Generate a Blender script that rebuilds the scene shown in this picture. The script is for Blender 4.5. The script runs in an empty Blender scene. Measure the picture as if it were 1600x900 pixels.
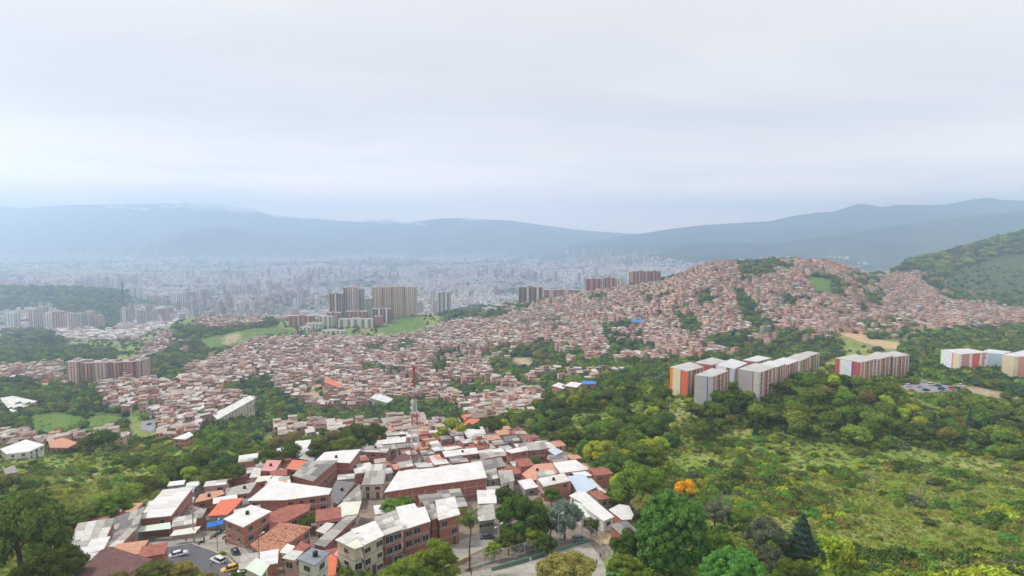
import bpy, math, random
import numpy as np
C = bpy.context.scene.collection
scene = bpy.context.scene
rnd = random.Random(7)
rng = np.random.default_rng(11)

# ---------------------------------------------------------------- camera
F = 900.0                      # focal length in pixels of the 1600 x 900 picture
PITCH = math.atan(78 / 900.0)  # camera looks slightly down
CZ = 300.0                     # height of the lookout above the city floor
cam_data = bpy.data.cameras.new('camera')
cam_data.sensor_width = 36.0
cam_data.lens = 36.0 * F / 1600.0
cam_data.clip_start = 1.0
cam_data.clip_end = 60000.0
cam = bpy.data.objects.new('camera', cam_data)
C.objects.link(cam)
cam.location = (0, 0, CZ)
cam.rotation_euler = (math.pi / 2 - PITCH, 0, 0)
scene.camera = cam

# ---------------------------------------------------------------- light
SUN_EL, SUN_AZ = math.radians(50), math.radians(-68)   # azimuth from +Y, clockwise; behind the viewer's left
scene.view_settings.view_transform = 'Standard'
scene.view_settings.look = 'None'
scene.view_settings.exposure = 0.13
scene.view_settings.gamma = 1.0
scene.cycles.use_denoising = True
scene.cycles.max_bounces = 16
scene.cycles.diffuse_bounces = 3
scene.cycles.glossy_bounces = 2
scene.cycles.transmission_bounces = 2
scene.cycles.volume_bounces = 14
scene.cycles.transparent_max_bounces = 6
scene.cycles.caustics_reflective = False
scene.cycles.caustics_refractive = False

sun_data = bpy.data.lights.new('sun', 'SUN')
sun_data.energy = 2.9
sun_data.angle = math.radians(8)
sun_data.color = (1.0, 0.95, 0.87)
sun = bpy.data.objects.new('sun', sun_data)
C.objects.link(sun)
sun.rotation_euler = (math.pi / 2 - SUN_EL, 0, -SUN_AZ + math.pi)

world = bpy.data.worlds.new('World')
scene.world = world
world.use_nodes = True
nt = world.node_tree
nt.nodes.clear()
def N(nt, kind, **kw):
    n = nt.nodes.new(kind)
    for k, v in kw.items():
        setattr(n, k, v)
    return n
def L(nt, a, b):
    nt.links.new(a, b)
w_out = N(nt, 'ShaderNodeOutputWorld')
w_add = N(nt, 'ShaderNodeAddShader')
sky = N(nt, 'ShaderNodeTexSky', sky_type='NISHITA')
sky.sun_disc = False
sky.sun_elevation = SUN_EL
sky.sun_rotation = SUN_AZ
bg_sky = N(nt, 'ShaderNodeBackground')
bg_sky.inputs['Strength'].default_value = 0.06
L(nt, sky.outputs[0], bg_sky.inputs['Color'])
mixw = N(nt, 'ShaderNodeMixShader')
bg_cloud = N(nt, 'ShaderNodeBackground')
tc = N(nt, 'ShaderNodeTexCoord')
sep = N(nt, 'ShaderNodeSeparateXYZ')
L(nt, tc.outputs['Generated'], sep.inputs[0])
# overcast layer seen in perspective: direction / (height + small)
den = N(nt, 'ShaderNodeMath', operation='ADD'); den.inputs[1].default_value = 0.09
absz = N(nt, 'ShaderNodeMath', operation='ABSOLUTE')
L(nt, sep.outputs[2], absz.inputs[0]); L(nt, absz.outputs[0], den.inputs[0])
divx = N(nt, 'ShaderNodeMath', operation='DIVIDE'); L(nt, sep.outputs[0], divx.inputs[0]); L(nt, den.outputs[0], divx.inputs[1])
divy = N(nt, 'ShaderNodeMath', operation='DIVIDE'); L(nt, sep.outputs[1], divy.inputs[0]); L(nt, den.outputs[0], divy.inputs[1])
cmb = N(nt, 'ShaderNodeCombineXYZ'); L(nt, divx.outputs[0], cmb.inputs[0]); L(nt, divy.outputs[0], cmb.inputs[1])
mp = N(nt, 'ShaderNodeMapping'); mp.inputs['Rotation'].default_value = (0, 0, 0.35); mp.inputs['Scale'].default_value = (0.42, 0.95, 1)
L(nt, cmb.outputs[0], mp.inputs[0])
ns = N(nt, 'ShaderNodeTexNoise'); ns.inputs['Scale'].default_value = 0.75; ns.inputs['Detail'].default_value = 6; ns.inputs['Roughness'].default_value = 0.52; ns.inputs['Distortion'].default_value = 0.4
L(nt, mp.outputs[0], ns.inputs['Vector'])
rp = N(nt, 'ShaderNodeValToRGB')
cr = rp.color_ramp
cr.elements[0].position = 0.30; cr.elements[0].color = (0.75, 0.72, 0.725, 1)
cr.elements[1].position = 0.68; cr.elements[1].color = (0.99, 0.93, 0.885, 1)
e = cr.elements.new(0.5); e.color = (0.86, 0.815, 0.80, 1)
L(nt, ns.outputs[0], rp.inputs[0])
# the cloud sheet thins and warms towards the horizon
hz = N(nt, 'ShaderNodeMapRange'); hz.inputs[1].default_value = 0.0; hz.inputs[2].default_value = 0.20; hz.inputs[3].default_value = 0.95; hz.inputs[4].default_value = 0.0
hz.interpolation_type = 'SMOOTHSTEP'
L(nt, sep.outputs[2], hz.inputs[0])
ns2 = N(nt, 'ShaderNodeTexNoise'); ns2.inputs['Scale'].default_value = 1.6; ns2.inputs['Detail'].default_value = 5
mp2 = N(nt, 'ShaderNodeMapping'); mp2.inputs['Scale'].default_value = (2.2, 2.2, 16)
L(nt, tc.outputs['Generated'], mp2.inputs[0]); L(nt, mp2.outputs[0], ns2.inputs['Vector'])
rp2 = N(nt, 'ShaderNodeValToRGB')
rp2.color_ramp.elements[0].position = 0.36; rp2.color_ramp.elements[0].color = (1.80, 1.56, 1.32, 1)
rp2.color_ramp.elements[1].position = 0.56; rp2.color_ramp.elements[1].color = (2.35, 1.90, 1.46, 1)
L(nt, ns2.outputs[0], rp2.inputs[0])
mxc = N(nt, 'ShaderNodeMix', data_type='RGBA')
L(nt, hz.outputs[0], mxc.inputs[0]); L(nt, rp.outputs[0], mxc.inputs[6]); L(nt, rp2.outputs[0], mxc.inputs[7])
L(nt, mxc.outputs[2], bg_cloud.inputs['Color'])
bg_cloud.inputs['Strength'].default_value = 1.0
mixw.inputs[0].default_value = 0.93
L(nt, bg_sky.outputs[0], mixw.inputs[1]); L(nt, bg_cloud.outputs[0], mixw.inputs[2])
L(nt, mixw.outputs[0], w_out.inputs['Surface'])
nt.nodes.remove(w_add)

# ---------------------------------------------------------------- noise helpers
def _hash(ix, iy, seed):
    h = (ix.astype(np.int64) * 374761393 + iy.astype(np.int64) * 668265263 + seed * 1442695041) & 0x7fffffff
    h = ((h ^ (h >> 13)) * 1274126177) & 0x7fffffff
    return ((h ^ (h >> 16)) & 0xffffff) / float(0xffffff)
def vnoise(x, y, seed=0):
    x = np.asarray(x, float); y = np.asarray(y, float)
    ix = np.floor(x); iy = np.floor(y); fx = x - ix; fy = y - iy
    fx = fx * fx * (3 - 2 * fx); fy = fy * fy * (3 - 2 * fy)
    a = _hash(ix, iy, seed); b = _hash(ix + 1, iy, seed); c = _hash(ix, iy + 1, seed); d = _hash(ix + 1, iy + 1, seed)
    return (a * (1 - fx) + b * fx) * (1 - fy) + (c * (1 - fx) + d * fx) * fy
def fbm(x, y, seed=0, oct=4):
    s = 0; a = 1; t = 0
    for i in range(oct):
        s = s + a * (vnoise(x * 2 ** i, y * 2 ** i, seed + i) - .5); t += a; a *= .5
    return s / t * 2

# ---------------------------------------------------------------- terrain heights
CP, SP = math.cos(PITCH), math.sin(PITCH)
def tan_dep(py):
    return np.tan(PITCH + np.arctan((np.asarray(py, float) - 450) / F))
def zp(Y, py):
    return CZ - Y * float(tan_dep(py))
def ray(px, py):
    return np.array([px - 800.0, F * CP + (450 - py) * SP, -F * SP + (450 - py) * CP])
def proj(x, y, z):
    x = np.asarray(x, float); y = np.asarray(y, float); z = np.asarray(z, float) - CZ
    d = y * CP - z * SP
    u = y * SP + z * CP
    return 800 + F * x / d, 450 - F * u / d

def Z(Y, z): return (Y, z, 'z')
NEAR = {
 0:   [(60,1010),(100,935),(122,900),(150,850),(190,800),(240,755),(300,715),(330,700),(360,698),(400,694),(430,688),(470,665),(520,640),(580,618),(650,603),(720,595),(850,575),(1000,555),(1200,540),(1500,525),(1700,518),(1950,505),(2100,500),(2300,475),(2480,450),Z(2700,70),Z(3000,0)],
 130: [(60,1010),(100,935),(122,900),(150,850),(190,800),(240,755),(300,715),(330,700),(360,698),(400,694),(430,685),(470,667),(520,642),(580,620),(650,605),(700,598),(850,582),(1000,560),(1200,542),(1500,525),(1700,518),(1950,505),(2100,500),(2300,477),(2480,454),Z(2700,64),Z(3000,0)],
 210: [(60,1010),(100,935),(122,900),(150,855),(190,805),(240,757),(300,715),(340,697),(380,692),(420,680),(480,655),(540,630),(600,612),(700,598),(850,582),(1000,560),(1200,542),(1500,525),(1700,518),(1950,507),(2200,495),(2480,462),Z(2700,45),Z(3000,0)],
 300: [(60,1010),(100,935),(122,900),(150,855),(190,805),(240,750),(300,705),(350,692),(420,680),(500,645),(600,612),(700,592),(850,572),(1000,553),(1150,530),(1300,505),(1400,492),Z(1600,50),Z(2000,5),Z(3000,0)],
 400: [(60,1010),(100,935),(122,900),(150,857),(180,808),(230,750),(290,707),(340,692),(400,690),(450,680),(520,655),(600,628),(700,600),(850,568),(1000,543),(1150,522),(1300,507),(1400,500),Z(1600,60),Z(2000,6),Z(3000,0)],
 500: [(60,1010),(100,935),(122,903),(150,857),(170,822),(210,768),(260,722),(310,700),(360,690),(450,672),(520,652),(600,628),(700,603),(850,568),(1000,543),(1150,525),(1250,517),(1350,508),(1450,499),Z(1650,70),Z(2000,10),Z(3000,0)],
 600: [(60,1010),(100,940),(122,905),(140,865),(170,822),(210,768),(250,727),(310,694),(380,686),(450,670),(520,650),(600,625),(700,598),(850,566),(1000,545),(1150,528),(1250,515),(1400,499),Z(1600,75),Z(2000,15),Z(3000,0)],
 700: [(60,1010),(100,940),(122,905),(140,872),(170,822),(210,768),(250,730),(310,692),(360,681),(420,666),(500,645),(600,618),(700,592),(850,560),(1000,535),(1150,515),(1300,500),(1400,490),Z(1600,80),Z(2000,20),Z(3000,0)],
 800: [(60,1010),(100,940),(122,905),(140,872),(170,822),(210,768),(250,727),(310,690),(350,678),(420,655),(480,635),(560,610),(650,585),(750,560),(900,530),(1050,508),(1200,490),(1300,478),Z(1450,100),Z(1700,40),Z(2100,15),Z(3000,0)],
 900: [(60,1010),(100,940),(122,905),(150,852),(180,805),(210,766),(240,735),(280,700),(320,670),(360,645),(400,622),(450,607),(520,595),(600,583),(700,565),(800,545),(950,520),(1100,495),(1200,475),(1280,463),Z(1400,150),Z(1700,60),Z(2200,15),Z(3000,0)],
 1000:[(60,1005),(100,935),(122,905),(150,855),(180,810),(220,760),(270,710),(320,665),(360,640),(400,622),(440,603),(480,592),(560,580),(650,565),(750,545),(850,528),(950,505),(1050,482),(1150,462),(1250,447),(1300,442),Z(1400,170),Z(1700,80),Z(2200,20),Z(3000,0)],
 1050:[(60,1005),(100,935),(130,900),(160,850),(190,805),(230,755),(270,705),(300,665),(320,640),(345,622),(400,605),(480,588),(560,576),(650,562),(750,540),(850,518),(950,492),(1050,462),(1150,440),(1220,431),Z(1330,190),Z(1650,90),Z(2200,30),Z(3000,5)],
 1100:[(60,1005),(100,935),(130,900),(160,850),(190,805),(230,755),(270,705),(300,665),(320,635),(340,622),(400,600),(480,585),(560,575),(650,560),(750,538),(850,510),(950,480),(1050,450),(1150,425),(1220,415),Z(1320,225),Z(1600,120),Z(2200,40),Z(3000,10)],
 1200:[(60,1000),(100,930),(130,895),(160,848),(190,802),(230,753),(270,705),(300,663),(320,632),(340,615),(400,598),(480,585),(560,573),(650,560),(750,535),(850,508),(950,478),(1050,448),(1150,420),(1250,406),Z(1350,240),Z(1700,120),Z(2200,60),Z(3000,15)],
 1300:[(60,1000),(100,930),(130,895),(160,848),(190,800),(230,750),(270,700),(300,660),(320,628),(340,612),(400,598),(480,585),(560,570),(650,555),(750,535),(850,510),(950,480),(1050,450),(1150,425),(1230,411),Z(1330,238),Z(1600,130),Z(2200,80),Z(3000,30)],
 1350:[(60,1000),(100,930),(130,895),(160,848),(190,800),(230,750),(270,700),(300,658),(320,625),(340,610),(400,595),(480,580),(560,566),(700,542),(800,520),(950,490),(1050,465),(1150,443),(1250,431),Z(1400,205),Z(1700,160),Z(2200,90),Z(3000,50)],
 1400:[(60,1000),(100,930),(130,895),(160,848),(190,800),(230,750),(270,700),(300,655),(320,622),(340,608),(400,592),(480,575),(560,562),(700,540),(800,520),(950,495),(1100,465),(1250,442),(1350,432),Z(1450,208),(1650,413),Z(1800,190),Z(2200,110),Z(3000,60)],
 1500:[(60,1000),(100,930),(130,895),(160,848),(190,800),(230,750),(270,700),(300,660),(330,622),(345,612),(400,590),(480,572),(600,545),(750,520),(900,500),(1000,488),(1200,462),(1400,432),(1600,402),(1700,391),Z(1850,262),Z(2200,180),Z(3000,90)],
 1600:[(60,1000),(100,930),(130,890),(160,843),(190,795),(230,745),(270,698),(310,665),(350,640),(400,605),(480,575),(600,550),(750,530),(900,510),(1000,495),(1200,465),(1400,425),(1600,385),(1700,364),Z(1850,312),Z(2200,230),Z(3000,120)],
 1800:[(60,1000),(100,930),(130,885),(160,838),(190,790),(230,740),(270,695),(310,665),(350,640),(400,605),(480,575),(600,550),(750,525),(900,500),(1000,485),(1200,445),(1400,400),(1600,350),(1700,325),Z(1850,380),Z(2200,280),Z(3000,150)],
}
LEFT_RIDGE = ([-300,0,30,45,100,180,240,300,340,390,410,430,480,520,570,600,612,625,650,690,720,750,800,850,900,950,1050,1300,2000],
              [330,322,324,325,321,319,319,317,320,325,331,337,341,344,347,344,343,350,346,341,341,342,345,352,359,363,368,375,380])
BACK_RIDGE = ([-300,700,800,870,900,960,1000,1040,1100,1150,1200,1240,1280,1300,1320,1337,1352,1370,1400,1450,1475,1510,1535,1560,1600,1700,2000],
              [420,408,397,388,381,370,365,358,351,348,345,336,331,330,323,318,319,323,319,320,318,311,308,312,313,305,290])
MID_RIDGE = ([-300,880,950,1025,1075,1125,1200,1250,1300,1375,1475,1600,1700,2000],
             [425,413,402,396,381,377,380,374,367,354,341,325,318,300])
U_MIN, U_MAX, DU = -1.2, 1.2, 0.006
US = np.arange(U_MIN, U_MAX + DU / 2, DU)
YS = np.exp(np.concatenate([np.arange(math.log(40), math.log(3000), 0.0125), np.arange(math.log(3000), math.log(13000), 0.018)]))
LYS = np.log(YS)
def build_heights():
    cols = sorted(NEAR)
    near_y = YS[YS <= 3000.1]
    H0 = []
    for c in cols:
        ys, zs = [], []
        for e in NEAR[c]:
            ys.append(math.log(e[0])); zs.append(e[1] if len(e) == 3 else zp(e[0], e[1]))
        ys = [math.log(40)] + ys; zs = [zs[0] + 6] + zs
        H0.append(np.interp(LYS, ys, zs))
    H0 = np.array(H0)                                 # columns x Y
    cu = (np.array(cols) - 800.0) / F
    out = np.empty((len(US), len(YS)))
    for j in range(len(YS)):
        out[:, j] = np.interp(US, cu, H0[:, j])
    # soften the joints between columns
    k = np.array([1, 4, 6, 4, 1.]); k /= k.sum()
    for _ in range(2):
        p = np.pad(out, ((2, 2), (0, 0)), 'edge')
        out = sum(k[i] * p[i:i + len(US)] for i in range(5))
    p = np.pad(out, ((0, 0), (2, 2)), 'edge')
    k2 = np.array([0, 1, 2, 1, 0.]); k2 /= k2.sum()
    out = sum(k2[i] * p[:, i:i + len(YS)] for i in range(5))
    X = US[:, None] * YS[None, :]; Y = np.broadcast_to(YS[None, :], X.shape)
    amp = np.interp(LYS, np.log([40, 110, 250, 330, 500, 900, 2000, 3000]), [0.3, 0.3, 0.5, 1.2, 2.5, 4.5, 6, 2])[None, :]
    out = out + amp * fbm(X / 45, Y / 45, 3, 4)
    # far part: valley floor and mountain ranges
    far = np.full(X.shape, 0.0)
    pxu = 800 + F * US
    rl = CZ - 12000 * tan_dep(np.interp(pxu, *LEFT_RIDGE))
    rb = CZ - 8200 * tan_dep(np.interp(pxu, *BACK_RIDGE))
    rm = CZ - 5600 * tan_dep(np.interp(pxu, *MID_RIDGE))
    gl = fbm(X / 900, Y / 1500, 21, 5); g2 = fbm(X / 420, Y / 700, 31, 5)
    def ridge(h, yc, front, back, pw=1.25):
        t = np.where(Y < yc, (Y - (yc - front)) / front, ((yc + back) - Y) / back)
        t = np.clip(t, 0, 1)
        s = t ** pw
        return h[:, None] * s * (1 + 0.40 * gl * (1 - s) ** .8 * (t > 0)) + 60 * g2 * s * (1 - s) * 2
    far = np.maximum(far, ridge(rl, 12000, 4200, 4500, 1.1))
    far = np.maximum(far, ridge(rb, 8200, 3000, 3500, 1.2))
    far = np.maximum(far, ridge(np.maximum(rm, 0), 5600, 2400, 2000, 1.3))
    for (ppx, yy, hh, rx, ry) in [(503, 5300, 62, 190, 150), (330, 8300, 330, 800, 900), (430, 8000, 170, 600, 500), (720, 3900, 14, 200, 90), (130, 4200, 10, 300, 100), (920, 4300, 40, 250, 200)]:
        xc = (ppx - 800) / F * yy
        far = far + hh * np.exp(-((X - xc) / rx) ** 2 - ((Y - yy) / ry) ** 2)
    far = far + 3 * fbm(X / 300, Y / 300, 5, 3)
    w = np.clip((LYS - math.log(2600)) / (math.log(3900) - math.log(2600)), 0, 1); w = (w * w * (3 - 2 * w))[None, :]
    nz = out[:, np.searchsorted(YS, 3000) - 1][:, None]
    base = np.where(Y > 2999, nz, out)
    return base * (1 - w) + far * w
HZ = build_heights()
def ground(x, y):
    x = np.asarray(x, float); y = np.maximum(np.asarray(y, float), 41)
    u = np.clip((x / y - U_MIN) / DU, 0, len(US) - 1.001)
    v = np.clip(np.interp(np.log(y), LYS, np.arange(len(YS))), 0, len(YS) - 1.001)
    i = u.astype(int); j = v.astype(int); a = u - i; b = v - j
    return (HZ[i, j] * (1 - a) + HZ[i + 1, j] * a) * (1 - b) + (HZ[i, j + 1] * (1 - a) + HZ[i + 1, j + 1] * a) * b
_t = np.exp(np.arange(math.log(45), math.log(15000), 0.003))
def at(px, py, h=0.0, ymin=45):
    """the first point along the line of sight that is h metres above the ground"""
    d = ray(px, py); d = d / d[1]
    t = _t[_t >= ymin]
    z = CZ + d[2] * t
    g = ground(d[0] * t, t) + h
    k = np.argmax(z <= g)
    if z[k] > g[k]: k = len(t) - 1
    if k > 0:
        a0 = z[k - 1] - g[k - 1]; a1 = z[k] - g[k]
        s = a0 / (a0 - a1) if a0 != a1 else 0
        Y = t[k - 1] + (t[k] - t[k - 1]) * min(max(s, 0), 1)
    else: Y = t[0]
    return np.array([d[0] * Y, Y, CZ + d[2] * Y])
def inpoly(px, py, poly):
    px = np.asarray(px, float); py = np.asarray(py, float)
    r = np.zeros(px.shape, bool); n = len(poly)
    for i in range(n):
        x1, y1 = poly[i]; x2, y2 = poly[(i + 1) % n]
        c = ((y1 > py) != (y2 > py)) & (px < (x2 - x1) * (py - y1) / ((y2 - y1) or 1e-9) + x1)
        r ^= c
    return r

# ---------------------------------------------------------------- materials
MATS = {}
def mat(name, color, rough=0.85, var=0.12, scale=1.0, metallic=0.0, rand=0.0, color2=None, bump=0.0, bscale=None, obj_coords=True, spec=0.3, wave=None):
    """plain painted / built surface with noise in its colour; rand varies it between objects"""
    if name in MATS: return MATS[name]
    m = bpy.data.materials.new(name); m.use_nodes = True; t = m.node_tree
    b = t.nodes['Principled BSDF']
    b.inputs['Roughness'].default_value = rough
    b.inputs['Metallic'].default_value = metallic
    b.inputs['Specular IOR Level'].default_value = spec
    g = N(t, 'ShaderNodeNewGeometry') if not obj_coords else N(t, 'ShaderNodeTexCoord')
    src = g.outputs['Position'] if not obj_coords else g.outputs['Object']
    n1 = N(t, 'ShaderNodeTexNoise'); n1.inputs['Scale'].default_value = scale; n1.inputs['Detail'].default_value = 5; n1.inputs['Roughness'].default_value = 0.65
    L(t, src, n1.inputs['Vector'])
    mx = N(t, 'ShaderNodeMix', data_type='RGBA')
    c2 = color2 or tuple(c * (1 - 2.2 * var) for c in color)
    c1 = tuple(min(1, c * (1 + var)) for c in color) if not color2 else color
    mr = N(t, 'ShaderNodeMapRange'); mr.inputs[1].default_value = 0.35; mr.inputs[2].default_value = 0.68
    L(t, n1.outputs[0], mr.inputs[0]); L(t, mr.outputs[0], mx.inputs[0])
    mx.inputs[6].default_value = (*c1, 1); mx.inputs[7].default_value = (*c2, 1)
    last = mx.outputs[2]
    if rand:
        oi = N(t, 'ShaderNodeObjectInfo'); hs = N(t, 'ShaderNodeHueSaturation')
        m1 = N(t, 'ShaderNodeMapRange'); m1.inputs[3].default_value = 1 - rand; m1.inputs[4].default_value = 1 + rand
        L(t, oi.outputs['Random'], m1.inputs[0]); L(t, m1.outputs[0], hs.inputs['Value'])
        fr = N(t, 'ShaderNodeMath', operation='MULTIPLY'); fr.inputs[1].default_value = 7.31; L(t, oi.outputs['Random'], fr.inputs[0])
        f2 = N(t, 'ShaderNodeMath', operation='FRACT'); L(t, fr.outputs[0], f2.inputs[0])
        m2 = N(t, 'ShaderNodeMapRange'); m2.inputs[3].default_value = 0.5 - rand * 0.07; m2.inputs[4].default_value = 0.5 + rand * 0.07
        L(t, f2.outputs[0], m2.inputs[0]); L(t, m2.outputs[0], hs.inputs['Hue'])
        L(t, last, hs.inputs['Color']); last = hs.outputs[0]
    L(t, last, b.inputs['Base Color'])
    if wave or bump:
        bp = N(t, 'ShaderNodeBump'); bp.inputs['Strength'].default_value = bump or 0.4
        if wave:
            wv = N(t, 'ShaderNodeTexWave'); wv.inputs['Scale'].default_value = wave; L(t, src, wv.inputs['Vector'])
            L(t, wv.outputs['Fac'], bp.inputs['Height'])
        else:
            n3 = N(t, 'ShaderNodeTexNoise'); n3.inputs['Scale'].default_value = bscale or scale * 6; n3.inputs['Detail'].default_value = 4
            L(t, src, n3.inputs['Vector']); L(t, n3.outputs[0], bp.inputs['Height'])
        L(t, bp.outputs[0], b.inputs['Normal'])
    MATS[name] = m
    return m
def leafmat(name, color, rand=0.3, tr=0.25, hue=0.03, dry=None):
    if name in MATS: return MATS[name]
    m = bpy.data.materials.new(name); m.use_nodes = True; t = m.node_tree; t.nodes.clear()
    out = N(t, 'ShaderNodeOutputMaterial'); d = N(t, 'ShaderNodeBsdfDiffuse'); tl = N(t, 'ShaderNodeBsdfTranslucent'); mx = N(t, 'ShaderNodeMixShader')
    mx.inputs[0].default_value = tr
    tcn = N(t, 'ShaderNodeTexCoord')
    n1 = N(t, 'ShaderNodeTexNoise'); n1.inputs['Scale'].default_value = 3.2; n1.inputs['Detail'].default_value = 6; n1.inputs['Roughness'].default_value = 0.75
    L(t, tcn.outputs['Object'], n1.inputs['Vector'])
    oi = N(t, 'ShaderNodeObjectInfo')
    hs = N(t, 'ShaderNodeHueSaturation'); hs.inputs['Color'].default_value = (*color, 1)
    if dry:
        md = N(t, 'ShaderNodeMix', data_type='RGBA'); md.inputs[6].default_value = (*color, 1); md.inputs[7].default_value = (*dry, 1)
        m0 = N(t, 'ShaderNodeMapRange'); m0.inputs[1].default_value = 0.45; m0.inputs[2].default_value = 0.7; L(t, n1.outputs[0], m0.inputs[0]); L(t, m0.outputs[0], md.inputs[0])
        L(t, md.outputs[2], hs.inputs['Color'])
    a = N(t, 'ShaderNodeMath', operation='MULTIPLY_ADD'); L(t, oi.outputs['Random'], a.inputs[0]); a.inputs[1].default_value = 2 * rand; a.inputs[2].default_value = 1 - rand
    n2 = N(t, 'ShaderNodeMapRange'); n2.inputs[1].default_value = 0.3; n2.inputs[2].default_value = 0.7; n2.inputs[3].default_value = 0.6; n2.inputs[4].default_value = 1.45
    L(t, n1.outputs[0], n2.inputs[0])
    ml = N(t, 'ShaderNodeMath', operation='MULTIPLY'); L(t, a.outputs[0], ml.inputs[0]); L(t, n2.outputs[0], ml.inputs[1])
    L(t, ml.outputs[0], hs.inputs['Value'])
    fr = N(t, 'ShaderNodeMath', operation='MULTIPLY'); fr.inputs[1].default_value = 9.77; L(t, oi.outputs['Random'], fr.inputs[0])
    f2 = N(t, 'ShaderNodeMath', operation='FRACT'); L(t, fr.outputs[0], f2.inputs[0])
    h2 = N(t, 'ShaderNodeMapRange'); h2.inputs[3].default_value = 0.5 - hue; h2.inputs[4].default_value = 0.5 + hue
    L(t, f2.outputs[0], h2.inputs[0]); L(t, h2.outputs[0], hs.inputs['Hue'])
    L(t, hs.outputs[0], d.inputs[0]); L(t, hs.outputs[0], tl.inputs[0])
    L(t, d.outputs[0], mx.inputs[1]); L(t, tl.outputs[0], mx.inputs[2]); L(t, mx.outputs[0], out.inputs['Surface'])
    MATS[name] = m
    return m

# ---------------------------------------------------------------- mesh helpers
class MB:
    def __init__(s): s.v = []; s.f = []; s.m = []
    def quad(s, a, b, c, d, m=0):
        n = len(s.v); s.v += [tuple(a), tuple(b), tuple(c), tuple(d)]; s.f.append((n, n + 1, n + 2, n + 3)); s.m.append(m)
    def tri(s, a, b, c, m=0):
        n = len(s.v); s.v += [tuple(a), tuple(b), tuple(c)]; s.f.append((n, n + 1, n + 2)); s.m.append(m)
    def box(s, x0, y0, z0, x1, y1, z1, m=0, top=None):
        n = len(s.v)
        s.v += [(x0,y0,z0),(x1,y0,z0),(x1,y1,z0),(x0,y1,z0),(x0,y0,z1),(x1,y0,z1),(x1,y1,z1),(x0,y1,z1)]
        for k, f in enumerate([(0,3,2,1),(4,5,6,7),(0,1,5,4),(1,2,6,5),(2,3,7,6),(3,0,4,7)]):
            s.f.append(tuple(n + i for i in f)); s.m.append(top if (k == 1 and top is not None) else m)
    def prism(s, pts, lo, hi, m=0, top=None, cap=True):
        """pts [(x,y)] counter-clockwise; lo, hi one height or one per point"""
        k = len(pts); n = len(s.v)
        lo = lo if hasattr(lo, '__len__') else [lo] * k; hi = hi if hasattr(hi, '__len__') else [hi] * k
        s.v += [(p[0], p[1], z) for p, z in zip(pts, lo)] + [(p[0], p[1], z) for p, z in zip(pts, hi)]
        for i in range(k):
            j = (i + 1) % k; s.f.append((n + i, n + j, n + k + j, n + k + i)); s.m.append(m)
        if cap:
            s.f.append(tuple(n + k + i for i in range(k))); s.m.append(m if top is None else top)
            s.f.append(tuple(n + i for i in reversed(range(k)))); s.m.append(m)
    def tube(s, a, b, r0, r1=None, n=6, m=0, caps=True):
        r1 = r0 if r1 is None else r1
        a = np.array(a, float); b = np.array(b, float); d = b - a; l = np.linalg.norm(d) or 1; d /= l
        u = np.cross(d, (0, 0, 1)); 
        if np.linalg.norm(u) < 1e-3: u = np.array((1., 0, 0))
        u /= np.linalg.norm(u); w = np.cross(d, u); k = len(s.v)
        for c, r in ((a, r0), (b, r1)):
            for i in range(n):
                t = 2 * math.pi * i / n; s.v.append(tuple(c + r * (math.cos(t) * u + math.sin(t) * w)))
        for i in range(n):
            j = (i + 1) % n; s.f.append((k + i, k + n + i, k + n + j, k + j)); s.m.append(m)
        if caps:
            s.f.append(tuple(k + i for i in range(n))); s.m.append(m); s.f.append(tuple(k + n + i for i in reversed(range(n)))); s.m.append(m)
    def mesh(s, name, mats, smooth=False):
        me = bpy.data.meshes.new(name); me.from_pydata(s.v, [], s.f)
        for x in (mats if isinstance(mats, (list, tuple)) else [mats]): me.materials.append(x)
        if any(s.m): me.polygons.foreach_set('material_index', s.m)
        if smooth: me.polygons.foreach_set('use_smooth', [True] * len(s.f))
        me.update(); return me
    def obj(s, name, mats, parent=None, loc=(0, 0, 0), smooth=False):
        return link(name, s.mesh(name, mats, smooth), parent, loc)
def link(name, me, parent=None, loc=(0, 0, 0), rz=0, scale=None):
    o = bpy.data.objects.new(name, me); C.objects.link(o)
    o.location = loc; o.rotation_euler = (0, 0, rz)
    if scale is not None: o.scale = scale if hasattr(scale, '__len__') else (scale,) * 3
    if parent: o.parent = parent
    return o
def tag(o, label=None, cat=None, group=None, kind=None):
    if label: o['label'] = label
    if cat: o['category'] = cat
    if group: o['group'] = group
    if kind: o['kind'] = kind
    return o
def empty(name, loc, rz=0, label=None, cat=None, group=None, scale=None):
    return tag(link(name, None, None, loc, rz, scale), label, cat, group)
def npmesh(name, V, Fa, mats, midx=None, smooth=False):
    """V (n,3), Fa (m,3 or 4) arrays"""
    me = bpy.data.meshes.new(name); V = np.asarray(V, np.float32); Fa = np.asarray(Fa, np.int32); k = Fa.shape[1]
    me.vertices.add(len(V)); me.vertices.foreach_set('co', V.ravel())
    me.loops.add(Fa.size); me.loops.foreach_set('vertex_index', Fa.ravel())
    me.polygons.add(len(Fa)); me.polygons.foreach_set('loop_start', np.arange(0, Fa.size, k, dtype=np.int32))
    me.polygons.foreach_set('loop_total', np.full(len(Fa), k, np.int32))
    for x in (mats if isinstance(mats, (list, tuple)) else [mats]): me.materials.append(x)
    if midx is not None: me.polygons.foreach_set('material_index', np.asarray(midx, np.int32))
    if smooth: me.polygons.foreach_set('use_smooth', np.ones(len(Fa), bool))
    me.update(calc_edges=True); return me

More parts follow.
